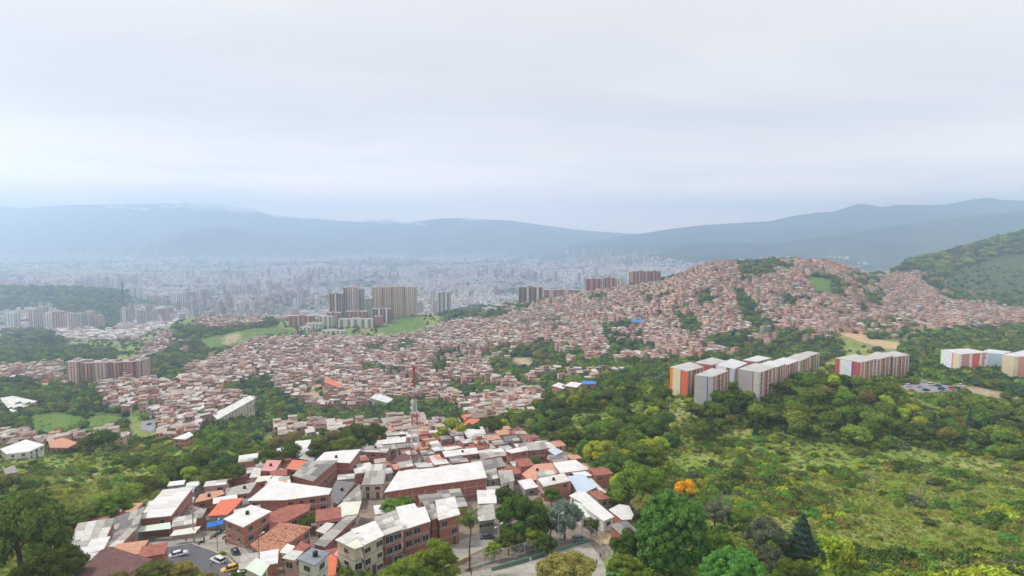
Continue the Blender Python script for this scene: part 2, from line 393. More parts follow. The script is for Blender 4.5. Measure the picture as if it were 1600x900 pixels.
def scatter(name, pts, rz, scl, idx, protos, label, cat=None):
    """many small copies as ONE object of kind stuff: points that carry instances of the prototype meshes"""
    col = bpy.data.collections.new(name + '_prototypes')
    for k, me in enumerate(protos):
        o = bpy.data.objects.new('%s_%s' % (me.name.split('.')[0], chr(97 + k // 26) + chr(97 + k % 26)), me); col.objects.link(o)
    # instances come in name order
    order = sorted(range(len(col.objects)), key=lambda i: col.objects[i].name)
    back = np.empty(len(order), int)
    for pos, i in enumerate(order): back[i] = pos
    me = bpy.data.meshes.new(name); me.vertices.add(len(pts)); me.vertices.foreach_set('co', np.asarray(pts, np.float32).ravel())
    a = me.attributes.new('turn', 'FLOAT', 'POINT'); a.data.foreach_set('value', np.asarray(rz, np.float32))
    a = me.attributes.new('size', 'FLOAT_VECTOR', 'POINT'); a.data.foreach_set('vector', np.asarray(scl, np.float32).ravel())
    a = me.attributes.new('which', 'INT', 'POINT'); a.data.foreach_set('value', back[np.asarray(idx, int)].astype(np.int32))
    o = link(name, me)
    ng = bpy.data.node_groups.new(name + '_nodes', 'GeometryNodeTree')
    ng.interface.new_socket('Geometry', in_out='INPUT', socket_type='NodeSocketGeometry'); ng.interface.new_socket('Geometry', in_out='OUTPUT', socket_type='NodeSocketGeometry')
    gi = N(ng, 'NodeGroupInput'); go = N(ng, 'NodeGroupOutput'); ip = N(ng, 'GeometryNodeInstanceOnPoints')
    ci = N(ng, 'GeometryNodeCollectionInfo'); ci.inputs[0].default_value = col; ci.inputs[1].default_value = True; ci.inputs[2].default_value = True
    def attr(n, ty):
        x = N(ng, 'GeometryNodeInputNamedAttribute', data_type=ty); x.inputs[0].default_value = n; return x.outputs[0]
    cx = N(ng, 'ShaderNodeCombineXYZ'); L(ng, attr('turn', 'FLOAT'), cx.inputs[2])
    L(ng, gi.outputs[0], ip.inputs['Points']); L(ng, ci.outputs[0], ip.inputs['Instance'])
    ip.inputs['Pick Instance'].default_value = True
    L(ng, attr('which', 'INT'), ip.inputs['Instance Index']); L(ng, cx.outputs[0], ip.inputs['Rotation']); L(ng, attr('size', 'FLOAT_VECTOR'), ip.inputs['Scale'])
    L(ng, ip.outputs[0], go.inputs[0])
    md = o.modifiers.new('scatter', 'NODES'); md.node_group = ng
    return tag(o, label, cat, None, 'stuff')
# ================================================================ land use, traced as regions and laid on the terrain
R_HOUSES = [[(780,575),(850,550),(1050,558),(1045,588),(930,592),(800,604)],[(270,604),(300,575),(350,552),(400,530),(470,520),(520,532),(600,527),(680,520),(700,505),(760,500),(800,480),(850,466),(930,458),(1040,442),(1090,420),(1150,407),(1250,404),(1310,408),(1340,425),(1380,433),(1430,426),(1450,432),(1480,465),(1510,480),(1600,487),(1600,515),(1480,520),(1420,508),(1400,530),(1320,520),(1280,535),(1200,545),(1180,560),(1060,560),(1000,540),(960,545),(930,560),(860,552),(780,568),(765,590),(800,600),(800,640),(830,645),(790,665),(650,640),(560,640),(490,640),(430,610),(420,590),(340,606)],
            [(205,570),(245,527),(262,518),(300,535),(302,556),(268,545),(240,556),(222,580)],
            [(300,508),(322,492),(430,487),(450,500),(400,508),(340,516)],
            [(0,575),(95,570),(95,600),(0,592)],
            [(150,602),(215,596),(280,600),(330,612),(398,626),(390,640),(325,662),(300,690),(248,690),(250,655),(170,640),(160,620)],
            [(1440,445),(1475,442),(1540,466),(1620,474),(1620,492),(1500,486),(1450,460)],[(420,675),(540,665),(600,668),(640,655),(700,668),(720,690),(600,690),(430,688)],
            [(0,612),(60,628),(50,650),(0,640)],
            [(0,690),(70,693),(130,683),(200,686),(190,700),(60,712),(0,708)],
            [(850,610),(870,600),(935,595),(935,604),(880,620),(850,626)],
            [(690,640),(800,600),(850,625),(830,660),(760,668),(720,660)]]
R_TREES = [[(650,582),(690,548),(720,538),(747,545),(722,572),(690,584)],
           [(770,590),(765,570),(800,545),(850,535),(900,545),(930,562),(1000,545),(1060,562),(1180,560),(1290,545),(1320,556),(1045,615),(900,640),(850,628),(800,600)],
           [(945,505),(990,503),(1008,528),(1040,560),(1000,570),(960,560),(940,530)],
           [(1148,409),(1240,402),(1242,420),(1190,436),(1158,440)],
           [(1088,462),(1110,452),(1118,480),(1096,487)], [(1143,450),(1165,455),(1192,485),(1186,507),(1160,507),(1150,480)],
           [(1048,482),(1075,478),(1096,510),(1096,538),(1080,537)], [(1000,460),(1018,456),(1022,475),(1008,480)],
           [(1250,432),(1290,427),(1330,445),(1320,466),(1280,463)], [(1322,428),(1372,428),(1378,446),(1342,456)], [(1345,455),(1378,450),(1382,480),(1358,480)],
           [(1225,463),(1250,468),(1246,483),(1222,480)], [(1338,474),(1356,472),(1358,492),(1342,492)],
           [(1090,547),(1108,527),(1200,515),(1260,520),(1312,532),(1300,548),(1180,562),(1100,562)],
           [(1338,507),(1388,500),(1422,508),(1412,528),(1360,530)], [(1180,500),(1210,505),(1200,520),(1170,520)],
           [(1478,470),(1440,440),(1445,425),(1392,425),(1440,402),(1520,382),(1620,352),(1620,485),(1540,478)],
           [(1405,560),(1410,535),(1450,518),(1600,508),(1620,640),(1500,600),(1440,590)],
           [(0,447),(60,444),(200,452),(210,495),(165,520),(120,512),(60,480),(0,490)],
           [(215,590),(225,560),(260,548),(275,512),(300,505),(330,515),(420,505),(450,520),(400,532),(345,556),(300,578),(270,604)],
           [(0,592),(95,600),(148,604),(172,642),(195,645),(200,685),(60,690),(0,690)],
           [(300,690),(325,662),(390,640),(400,625),(330,610),(300,604),(345,606),(420,590),(430,610),(490,640),(560,645),(640,655),(600,668),(540,662),(420,675),(400,690)],
           [(560,642),(600,628),(700,640),(722,660),(690,668),(640,660)],
           [(600,640),(560,640),(640,625),(700,632),(740,655),(700,665)],
           [(700,604),(740,590),(790,610),(770,628),(720,625)],
           [(925,360+100),(950,462),(945,470),(920,470)], [(1020,430),(1060,425),(1055,436),(1015,440)],
           [(780,482),(850,466),(850,473),(790,500),(700,505),(690,495),(740,478)],
           [(0,520),(60,515),(110,540),(180,545),(180,562),(90,566),(0,575)],
           [(850,500),(880,498),(875,507),(852,508)], [(610,540),(640,532),(650,545),(620,556)], [(560,575),(590,570),(595,582),(570,588)]]
R_SCRUB = [[(1470,440),(1500,420),(1560,405),(1620,395),(1620,470),(1545,462),(1490,455)]]
R_PASTURE = [[(588,515),(625,492),(662,498),(668,508),(645,524),(605,524)], [(36,648),(95,644),(140,655),(125,672),(60,682),(40,670)], [(132,660),(150,645),(192,650),(194,672),(170,680),(130,674)], [(310,530),(400,512),(440,510),(432,522),(360,545),(320,545)],
             [(200,640),(222,640),(220,652),(205,652)], [(430,512),(490,520),(480,530),(432,524)], [(740,575),(800,548),(800,540),(760,548)], [(570,545),(610,535),(600,547),(575,556)], [(1258,432),(1300,436),(1300,460),(1270,456)]]
R_BARE = [[(470,605),(503,598),(532,616),(496,634)], [(1285,516),(1300,515),(1410,540),(1400,548),(1370,545),(1330,528)], [(955,560),(962,562),(972,585),(966,586)], [(1000,530),(1010,530),(1015,555),(1008,552)],
          [(1478,600),(1540,605),(1590,618),(1590,625),(1530,618)], [(60,598),(110,594),(118,602),(70,604)], [(800,558),(830,560),(835,575),(810,575)], [(880,575),(895,570),(890,590),(878,600)], [(350,525),(375,520),(372,535),(350,538)]]
VILLAGE = [(100,850),(122,819),(178,808),(226,792),(262,763),(300,758),(350,762),(385,728),(412,712),(490,700),(560,695),(600,684),(650,668),(700,668),(770,672),(832,688),(850,688),(885,705),(925,730),(950,760),(993,800),(985,820),(960,860),(900,905),(100,905)]
YELLOW = [[(950,700),(1000,640),(1060,640),(1070,690),(1000,720)],[(1200,725),(1260,725),(1260,790),(1200,775)],[(60,780),(150,765),(150,790),(70,800)]]

# ground sheet: one polar grid, sliced into near ground, valley floor and mountains
nU, nY = len(US), len(YS)
GX = US[:, None] * YS[None, :]; GY = np.broadcast_to(YS[None, :], GX.shape)
V = np.stack([GX, GY, HZ], -1).reshape(-1, 3)
PX, PY = proj(GX, GY, HZ)
def soft(mask, n=2):
    m = mask.astype(float)
    for _ in range(n):
        p = np.pad(m, 1, 'edge'); m = (p[:-2, 1:-1] + p[2:, 1:-1] + p[1:-1, :-2] + p[1:-1, 2:] + 2 * p[1:-1, 1:-1]) / 6
    return m
def region_mask(regs, px, py, y, ymin=330, ymax=3000):
    m = np.zeros(px.shape, bool)
    for r in regs: m |= inpoly(px, py, r)
    return m & (y > ymin) & (y < ymax)
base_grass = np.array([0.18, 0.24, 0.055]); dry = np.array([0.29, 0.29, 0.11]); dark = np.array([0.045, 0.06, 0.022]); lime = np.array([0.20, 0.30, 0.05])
n1 = fbm(GX / 30, GY / 30, 41, 4)[..., None]; n2 = fbm(GX / 12, GY / 12, 51, 3)[..., None]
COL = base_grass + (dry - base_grass) * np.clip(n1 * 1.6 + .15, 0, 1) ; COL = COL + (lime - COL) * np.clip(n2 * 1.5 - 0.1, 0, 1) * .6
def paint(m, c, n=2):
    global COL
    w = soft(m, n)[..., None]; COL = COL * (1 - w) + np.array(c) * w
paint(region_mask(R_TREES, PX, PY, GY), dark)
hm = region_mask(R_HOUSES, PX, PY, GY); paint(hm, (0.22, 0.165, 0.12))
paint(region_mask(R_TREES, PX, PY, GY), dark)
past = region_mask(R_PASTURE, PX, PY, GY); paint(past, (0.12, 0.20, 0.04), 1)
paint(region_mask(R_SCRUB, PX, PY, GY, 800, 3000), (0.075, 0.10, 0.05), 3)
paint(region_mask(R_BARE, PX, PY, GY), (0.42, 0.33, 0.22), 1)
village_m = inpoly(PX, PY, VILLAGE) & (GY < 360); paint(village_m, (0.235, 0.19, 0.15), 1)
far_m = (GY > 1350) & (HZ < 75) & ~region_mask(R_TREES + R_PASTURE, PX, PY, GY, 1300, 3200)
cityn = fbm(GX / 220, GY / 220, 61, 4)[..., None]
cc = np.array([0.33, 0.31, 0.295]) + (np.array([0.06, 0.10, 0.05]) - np.array([0.33, 0.31, 0.295])) * np.clip(cityn * 1.6 + .05, 0, 1)
w = soft(far_m)[..., None]; COL = COL * (1 - w) + cc * w
mt = (HZ >= 75) & (GY > 3300)
mn = fbm(GX / 500, GY / 700, 71, 5)[..., None]
mc = np.array([0.035, 0.055, 0.035]) + (np.array([0.09, 0.105, 0.065]) - np.array([0.035, 0.055, 0.035])) * np.clip(mn * 1.8 + .2, 0, 1)
w = soft(mt)[..., None]; COL = COL * (1 - w) + mc * w
COL = np.clip(COL * (1 + 0.22 * fbm(GX / 5, GY / 5, 81, 2)[..., None]), 0.01, 1)

gm = bpy.data.materials.new('ground'); gm.use_nodes = True
t = gm.node_tree; b = t.nodes['Principled BSDF']; b.inputs['Roughness'].default_value = 0.95; b.inputs['Specular IOR Level'].default_value = 0.1
at_n = N(t, 'ShaderNodeAttribute'); at_n.attribute_name = 'land'
geo = N(t, 'ShaderNodeNewGeometry'); nn = N(t, 'ShaderNodeTexNoise'); nn.inputs['Scale'].default_value = 0.35; nn.inputs['Detail'].default_value = 7; nn.inputs['Roughness'].default_value = 0.7
L(t, geo.outputs['Position'], nn.inputs['Vector'])
mrn = N(t, 'ShaderNodeMapRange'); mrn.inputs[1].default_value = 0.3; mrn.inputs[2].default_value = 0.7; mrn.inputs[3].default_value = 0.6; mrn.inputs[4].default_value = 1.4
L(t, nn.outputs[0], mrn.inputs[0])
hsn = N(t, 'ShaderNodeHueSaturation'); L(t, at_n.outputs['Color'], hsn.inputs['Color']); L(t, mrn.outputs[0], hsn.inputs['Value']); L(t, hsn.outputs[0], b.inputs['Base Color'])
bpn = N(t, 'ShaderNodeBump'); bpn.inputs['Strength'].default_value = 0.6; bpn.inputs['Distance'].default_value = 0.6; L(t, nn.outputs[0], bpn.inputs['Height']); L(t, bpn.outputs[0], b.inputs['Normal'])

ii, jj = np.meshgrid(np.arange(nU - 1), np.arange(nY - 1), indexing='ij')
Fq = np.stack([ii * nY + jj, (ii + 1) * nY + jj, (ii + 1) * nY + jj + 1, ii * nY + jj + 1], -1).reshape(-1, 4)
fy = (YS[jj]).ravel(); fz = HZ[ii, jj].ravel()
cls = np.where(fy < 3000, 0, np.where((fz > 60), 2, 1))
def slice_mesh(name, sel, label=None):
    Fs = Fq[sel]; used, inv = np.unique(Fs, return_inverse=True)
    me = npmesh(name, V[used], inv.reshape(Fs.shape), gm, smooth=True)
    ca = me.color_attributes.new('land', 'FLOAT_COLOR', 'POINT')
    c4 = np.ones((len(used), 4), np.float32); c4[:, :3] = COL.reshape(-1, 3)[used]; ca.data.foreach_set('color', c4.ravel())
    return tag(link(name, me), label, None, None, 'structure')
slice_mesh('ground', cls == 0, 'green hillsides and spurs falling away towards the valley')
slice_mesh('valley_floor', cls == 1, 'flat valley floor under the hazy city')
slice_mesh('mountains', cls == 2, 'blue mountain ranges closing the valley behind the city')
# ================================================================ prototype meshes
M_BARK = mat('bark', (0.16, 0.12, 0.09), 0.95, 0.2, 4)
LM = {
 'dark':   leafmat('leaf_dark_green', (0.114, 0.168, 0.034), 0.35, 0.2, 0.03),
 'mid':    leafmat('leaf_mid_green', (0.170, 0.258, 0.039), 0.35, 0.25, 0.03),
 'olive':  leafmat('leaf_olive', (0.251, 0.249, 0.060), 0.3, 0.2, 0.03, dry=(0.24, 0.21, 0.08)),
 'lime':   leafmat('leaf_lime', (0.386, 0.458, 0.046), 0.25, 0.3, 0.02),
 'bright': leafmat('leaf_bright_green', (0.150, 0.330, 0.070), 0.15, 0.3, 0.01),
 'silver': leafmat('leaf_silver', (0.230, 0.290, 0.240), 0.1, 0.2, 0.01),
 'yellow': leafmat('flower_yellow', (0.88, 0.50, 0.02), 0.05, 0.3, 0.005),
 'orange': leafmat('flower_orange', (0.62, 0.17, 0.06), 0.05, 0.2, 0.01, dry=(0.16, 0.16, 0.06)),
 'bluegreen': leafmat('leaf_blue_green', (0.062, 0.124, 0.074), 0.2, 0.15, 0.01),
 'grey':   leafmat('leaf_grey_brown', (0.135, 0.155, 0.085), 0.2, 0.15, 0.01),
 'grass':  leafmat('grass_blades', (0.364, 0.391, 0.066), 0.4, 0.3, 0.035, dry=(0.36, 0.34, 0.12)),
}
def ico(sub=1):
    import bmesh
    bm = bmesh.new(); bmesh.ops.create_icosphere(bm, subdivisions=sub, radius=1.0)
    v = np.array([tuple(p.co) for p in bm.verts]); f = np.array([[q.index for q in p.verts] for p in bm.faces]); bm.free(); return v, f
ICO1, ICO2 = ico(1), ico(2)
def leaf_quads(P, Nrm, size, r, bend=0.25, long=1.3):
    """one slightly folded quad per point"""
    n = len(P); up = r.normal(size=(n, 3)); a = np.cross(Nrm, up); a /= np.linalg.norm(a, axis=1)[:, None] + 1e-9
    b = np.cross(Nrm, a); s = size * r.uniform(.6, 1.35, (n, 1))
    v0 = P - a * s * long; v1 = P + b * s * .6 + Nrm * s * bend; v2 = P + a * s * long; v3 = P - b * s * .6 - Nrm * s * bend * .3
    Vv = np.stack([v0, v1, v2, v3], 1).reshape(-1, 3); return Vv, np.arange(4 * n).reshape(n, 4)
def crown_mesh(name, m, seed, rad=(1, 1, .8), lobes=9, n=1300, leaf=.085, lobe_r=.42, flat=0.0, cz=0.0, core=True, spread=.72, up=.15, squash=.8, shell=False):
    r = np.random.default_rng(seed)
    d = r.normal(size=(lobes, 3)); d /= np.linalg.norm(d, axis=1)[:, None]; d[:, 2] = np.abs(d[:, 2]) * 1.25 - .55
    c = d * (r.uniform(.35, 1, (lobes, 1)) ** .5) * spread * np.array(rad)
    if shell:
        i = np.arange(lobes) + .5; ph = np.arccos(1 - 1.55 * i / lobes); th = 2.39996 * i
        c = np.stack([np.sin(ph) * np.cos(th), np.sin(ph) * np.sin(th), np.cos(ph)], 1) * np.array(rad) * spread * r.uniform(.82, 1.06, (lobes, 1))
    c[0] = (0, 0, .12 * rad[2]); lr = lobe_r * r.uniform(.7, 1.25, lobes); lr[0] *= (3.6 if shell else 1.35)
    w = lr ** 2 / (lr ** 2).sum(); k = r.choice(lobes, n, p=w)
    q = r.normal(size=(n, 3)); q[:, 2] += up; q /= np.linalg.norm(q, axis=1)[:, None]
    P = c[k] + q * lr[k][:, None] * r.uniform(.82, 1.12, (n, 1)) * np.array([1, 1, squash])
    # leaves gather in clumps: pull towards random points of the lobe surface
    Nn = q + r.normal(size=(n, 3)) * .55; Nn /= np.linalg.norm(Nn, axis=1)[:, None]
    V1, F1 = leaf_quads(P, Nn, leaf, r)
    Vs = [V1]; Fs = [np.concatenate([F1[:, [0, 1, 2]], F1[:, [0, 2, 3]]])]; off = len(V1)
    if core:
        iv, f = ICO1
        for i in range(lobes):
            vv = iv * lr[i] * .86 * np.array([1, 1, squash]) * (1 + .12 * r.normal(size=(len(iv), 1))) + c[i]
            Vs.append(vv); Fs.append(f + off); off += len(vv)
    Va = np.concatenate(Vs); Va[:, 2] += cz
    return npmesh(name, Va, np.concatenate(Fs), LM[m])
def layered_mesh(name, m, seed, n=900, leaf=.09, tiers=4):
    """wide, flat-topped tree of stacked leaf plates"""
    r = np.random.default_rng(seed); Vs = []; Fs = []; off = 0
    for tix in range(tiers * 3):
        a = r.uniform(0, 6.28); rr = r.uniform(.1, .75); z = r.uniform(-.28, .42) * (1 - .3 * rr); pr = r.uniform(.25, .42)
        cx, cy = rr * math.cos(a), rr * math.sin(a); k = int(n / tiers / 3)
        t = r.uniform(0, 6.28, k); q = np.sqrt(r.uniform(0, 1, k)) * pr
        P = np.stack([cx + q * np.cos(t), cy + q * np.sin(t), z + .10 * (1 - (q / pr) ** 2) + r.normal(size=k) * .03], 1)
        Nn = np.tile([0, 0, 1.], (k, 1)) + r.normal(size=(k, 3)) * .5; Nn /= np.linalg.norm(Nn, axis=1)[:, None]
        v, f = leaf_quads(P, Nn, leaf, r); Vs.append(v); Fs.append(np.concatenate([f[:, [0, 1, 2]], f[:, [0, 2, 3]]]) + off); off += len(v)
        iv, f = ICO1; vv = iv * np.array([pr * .85, pr * .85, .07]) + (cx, cy, z); Vs.append(vv); Fs.append(f + off); off += len(vv)
    return npmesh(name, np.concatenate(Vs), np.concatenate(Fs), LM[m])
def cone_mesh(name, m, seed, n=1100, leaf=.08):
    r = np.random.default_rng(seed); z = r.uniform(0, 1, n) ** 1.3; a = r.uniform(0, 6.28, n)
    rad = (1 - z) * .55 * (0.75 + .25 * np.sin(z * 40)) * r.uniform(.75, 1.1, n) * (1 + .15 * np.sin(a * 3 + z * 5)) + .02
    P = np.stack([rad * np.cos(a), rad * np.sin(a), z * 2 - 1], 1); Nn = np.stack([np.cos(a), np.sin(a), .5 + 0 * a], 1) + r.normal(size=(n, 3)) * .4
    Nn /= np.linalg.norm(Nn, axis=1)[:, None]; v, f = leaf_quads(P, Nn, leaf, r); f = np.concatenate([f[:, [0, 1, 2]], f[:, [0, 2, 3]]])
    mb = MB(); mb.tube((0, 0, -1), (0, 0, .8), .40, .03, 9); cv = np.array(mb.v); cf = np.array([(q[0], q[1], q[2]) for q in mb.f[:9]] + [(q[0], q[2], q[3]) for q in mb.f[:9]])
    return npmesh(name, np.concatenate([v, cv]), np.concatenate([f, cf + len(v)]), LM[m])
def trunk_mesh(name, seed, h=1.0, r0=.055, limbs=5, top=.55, m=None):
    r = np.random.default_rng(seed); mb = MB(); p = np.array([0., 0, 0]); q = p + (r.normal() * .05, r.normal() * .05, h * .55)
    mb.tube(p, q, r0, r0 * .75, 7); e = q + (r.normal() * .08, r.normal() * .08, h * .45); mb.tube(q, e, r0 * .75, r0 * .35, 6)
    for i in range(limbs):
        s = q + (e - q) * r.uniform(0, .8); a = 6.28 * i / limbs + r.uniform(-.4, .4); k = s + np.array([math.cos(a), math.sin(a), r.uniform(.4, 1.0)]) * top * r.uniform(.6, 1)
        mb.tube(s, k, r0 * .4, r0 * .14, 5)
    return mb.mesh(name, m or M_BARK)
def frond_crown(name, m, seed, n=16, length=1.0, droop=1.0, seg=7, width=.16, z0=0.0, up=.9):
    r = np.random.default_rng(seed); mb = MB()
    for i in range(n):
        a = 6.28 * i / n + r.uniform(-.2, .2); el = r.uniform(min(-.15, up - .5), up); p = np.array([0, 0, z0]); dirh = np.array([math.cos(a), math.sin(a), 0]); side = np.array([-math.sin(a), math.cos(a), 0])
        ln = length * r.uniform(.8, 1.1); pts = [p]
        for k in range(seg):
            e = el - droop * (k / seg) ** 1.2 * 1.6; p = p + (dirh * math.cos(e) + np.array([0, 0, math.sin(e)])) * ln / seg; pts.append(p)
        for k in range(seg):
            for sgn in (-1, 1):
                for h in (0.0, .5):
                    c = pts[k] * (1 - h) + pts[k + 1] * h; wd = width * ln * (1 - abs((k + h) / seg - .45) * 1.2)
                    tip = c + side * sgn * wd + dirh * wd * .45 + np.array([0, 0, -wd * .55])
                    c2 = c + (pts[k + 1] - pts[k]) * .38; mb.tri(c, c2, tip)
            mb.quad(pts[k] - side * .006, pts[k] + side * .006, pts[k + 1] + side * .005, pts[k + 1] - side * .005)
    return mb.mesh(name, LM[m])
def bamboo_mesh(name, m, seed, culms=22):
    """arching feathery culms"""
    r = np.random.default_rng(seed); Vs = []; Fs = []; off = 0
    for i in range(culms):
        a = r.uniform(0, 6.28); lean = r.uniform(.15, .75); h = r.uniform(1.2, 2.0); k = 46; t = r.uniform(.2, 1, k)
        x = lean * t ** 2 * math.cos(a) + r.normal(size=k) * .05 * (1.3 - t); y = lean * t ** 2 * math.sin(a) + r.normal(size=k) * .05 * (1.3 - t); z = h * (t - .25 * t ** 3 * lean)
        P = np.stack([x, y, z], 1); Nn = r.normal(size=(k, 3)) + (0, 0, .8); Nn /= np.linalg.norm(Nn, axis=1)[:, None]
        v, f = leaf_quads(P, Nn, .07, r, long=1.7); Vs.append(v); Fs.append(f + off); off += len(v)
    return npmesh(name, np.concatenate(Vs), np.concatenate(Fs), LM[m])
def bare_mesh(name, seed, m, tips=None, n=5, depth=3):
    r = np.random.default_rng(seed); mb = MB(); ends = []
    def grow(p, d, l, w, k):
        q = p + d * l; mb.tube(p, q, w, w * .6, 4, caps=False)
        if k == 0: ends.append(q); return
        for _ in range(3 if k > 1 else 4):
            nd = d + r.normal(size=3) * .5; nd[2] += .12; nd /= np.linalg.norm(nd); grow(q, nd, l * r.uniform(.6, .85), w * .55, k - 1)
    grow(np.array([0., 0, 0]), np.array([0, 0, 1.]), .62, .05, depth)
    return mb.mesh(name, m), ends
def grass_tuft(name, seed, n=34, h=1.0, spread=.5, m='grass', w=.05):
    r = np.random.default_rng(seed); V1 = []; F1 = []
    for i in range(n):
        a = r.uniform(0, 6.28); p = np.array([r.normal() * spread * .5, r.normal() * spread * .5, -.05]); hh = h * r.uniform(.5, 1.1); ln = r.uniform(.1, .5) * hh
        s = np.array([-math.sin(a), math.cos(a), 0]) * w; d = np.array([math.cos(a), math.sin(a), 0])
        k = len(V1); V1 += [p - s, p + s, p + d * ln * .35 + (0, 0, hh * .65) - s * .8, p + d * ln * .35 + (0, 0, hh * .65) + s * .8, p + d * ln + (0, 0, hh)]
        F1 += [(k, k + 1, k + 3), (k, k + 3, k + 2), (k + 2, k + 3, k + 4)]
    return npmesh(name, np.array(V1), np.array(F1), LM[m])

CROWN = {
 'dark':  [crown_mesh('crown', 'dark', 101 + i, lobes=10, n=1500) for i in range(3)],
 'mid':   [crown_mesh('crown', 'mid', 111 + i, lobes=9, n=1400) for i in range(3)],
 'olive': [crown_mesh('crown', 'olive', 121 + i, lobes=8, n=1300, leaf=.075, core=(i != 1)) for i in range(2)],
 'lime':  [crown_mesh('crown', 'lime', 131 + i, rad=(1, 1, .9), lobes=11, n=1500, lobe_r=.34) for i in range(2)],
 'flatdark': [layered_mesh('crown', 'dark', 141), layered_mesh('crown', 'mid', 142)],
 'cone':  [cone_mesh('crown', 'bluegreen', 151)],
 'silver': [crown_mesh('crown', 'silver', 161, lobes=22, n=4200, leaf=.05, lobe_r=.26, spread=.85)],
 'yellow': [crown_mesh('crown', 'yellow', 171, rad=(.95, .9, .9), lobes=16, n=2400, leaf=.055, lobe_r=.24, core=False, spread=.8)],
 'hero':  [crown_mesh('crown', 'bright', 181, rad=(1, 1, 1.05), lobes=170, n=21000, leaf=.028, lobe_r=.125, spread=.88, up=.5, shell=True), crown_mesh('crown', 'bright', 182, rad=(1, 1, .95), lobes=120, n=15000, leaf=.032, lobe_r=.14, spread=.87, up=.5, shell=True)],
 'herodark': [crown_mesh('crown', 'dark', 191 + i, rad=(1, 1, .85), lobes=34, n=9000, leaf=.036, lobe_r=.24, spread=.85) for i in range(2)],
 'heroolive': [crown_mesh('crown', 'olive', 195, rad=(1, 1, .8), lobes=30, n=7500, leaf=.036, lobe_r=.24, spread=.85), crown_mesh('crown', 'grey', 196, rad=(1, 1, .8), lobes=26, n=6000, leaf=.034, lobe_r=.22, spread=.85)],
 'heromid': [crown_mesh('crown', 'mid', 201 + i, rad=(1, 1, .9), lobes=34, n=8500, leaf=.036, lobe_r=.235, spread=.86) for i in range(2)],
 'herolime': [crown_mesh('crown', 'lime', 211, rad=(1, 1, .9), lobes=36, n=7000, leaf=.036, lobe_r=.20, spread=.88)],
 'herocone': [cone_mesh('crown', 'bluegreen', 221, 7000, .036)],
}
TRUNKS = [trunk_mesh('trunk', 301 + i) for i in range(3)]
PALM_CROWN = frond_crown('fronds', 'mid', 401, 20, 1.0, 1.0)
PALM_SKIRT = frond_crown('dry_fronds', 'grey', 402, 14, .8, 1.6, up=-.3)
BANANA = frond_crown('fronds', 'mid', 403, 9, 1.0, .8, width=.22)
# cheap versions for distant growth
SMALLTREE = [crown_mesh('far_crown', k, 501 + i, lobes=5, n=170, leaf=.20, lobe_r=.5) for i, k in enumerate(['dark', 'dark', 'mid', 'dark', 'olive', 'bluegreen', 'mid'])]
SHRUB = [crown_mesh('shrub', k, 521 + i, rad=(1, 1, .6), lobes=6, n=420, leaf=.12, lobe_r=.45) for i, k in enumerate(['dark', 'mid', 'olive', 'mid', 'lime', 'grey', 'bright', 'dark'])]
TUFT = [grass_tuft('grass_tuft', 541 + i, 30, 1.0, .8) for i in range(4)] + [grass_tuft('reed_tuft', 546, 26, 1.5, .6)]
WEED = [crown_mesh('weed', k, 551 + i, rad=(1, 1, .5), lobes=4, n=110, leaf=.20, lobe_r=.5, core=False) for i, k in enumerate(['mid', 'lime', 'olive', 'grass', 'bright'])]
# ================================================================ built prototypes
M_BRICK = mat('brick_wall', (0.46, 0.185, 0.125), 0.9, 0.14, 0.9, color2=(0.33, 0.13, 0.09), bump=0.3, bscale=9)
M_BRICKF = mat('far_brick', (0.53, 0.32, 0.24), 0.9, 0.10, 0.3, rand=0.28)
M_PLASTER = mat('painted_plaster', (0.56, 0.47, 0.37), 0.9, 0.08, 0.4, rand=0.25)
M_GREYW = mat('raw_cement_wall', (0.40, 0.37, 0.34), 0.9, 0.1, 0.5, rand=0.2)
M_DARKW = mat('dark_opening', (0.035, 0.033, 0.035), 0.6, 0.1, 1)
M_RWHITE = mat('far_pale_roof', (0.53, 0.49, 0.45), 0.7, 0.12, 0.4, rand=0.2)
M_RGREY = mat('far_grey_roof', (0.36, 0.30, 0.26), 0.9, 0.15, 0.5, rand=0.3)
M_RRED = mat('far_terracotta_roof', (0.46, 0.20, 0.13), 0.9, 0.15, 0.5, rand=0.25)
M_RBLUE = mat('blue_roof', (0.03, 0.22, 0.62), 0.5, 0.08, 0.5)
WALLS = {'brick': M_BRICKF, 'plaster': M_PLASTER, 'cement': M_GREYW}
ROOFS = {'pale': M_RWHITE, 'grey': M_RGREY, 'terracotta': M_RRED}
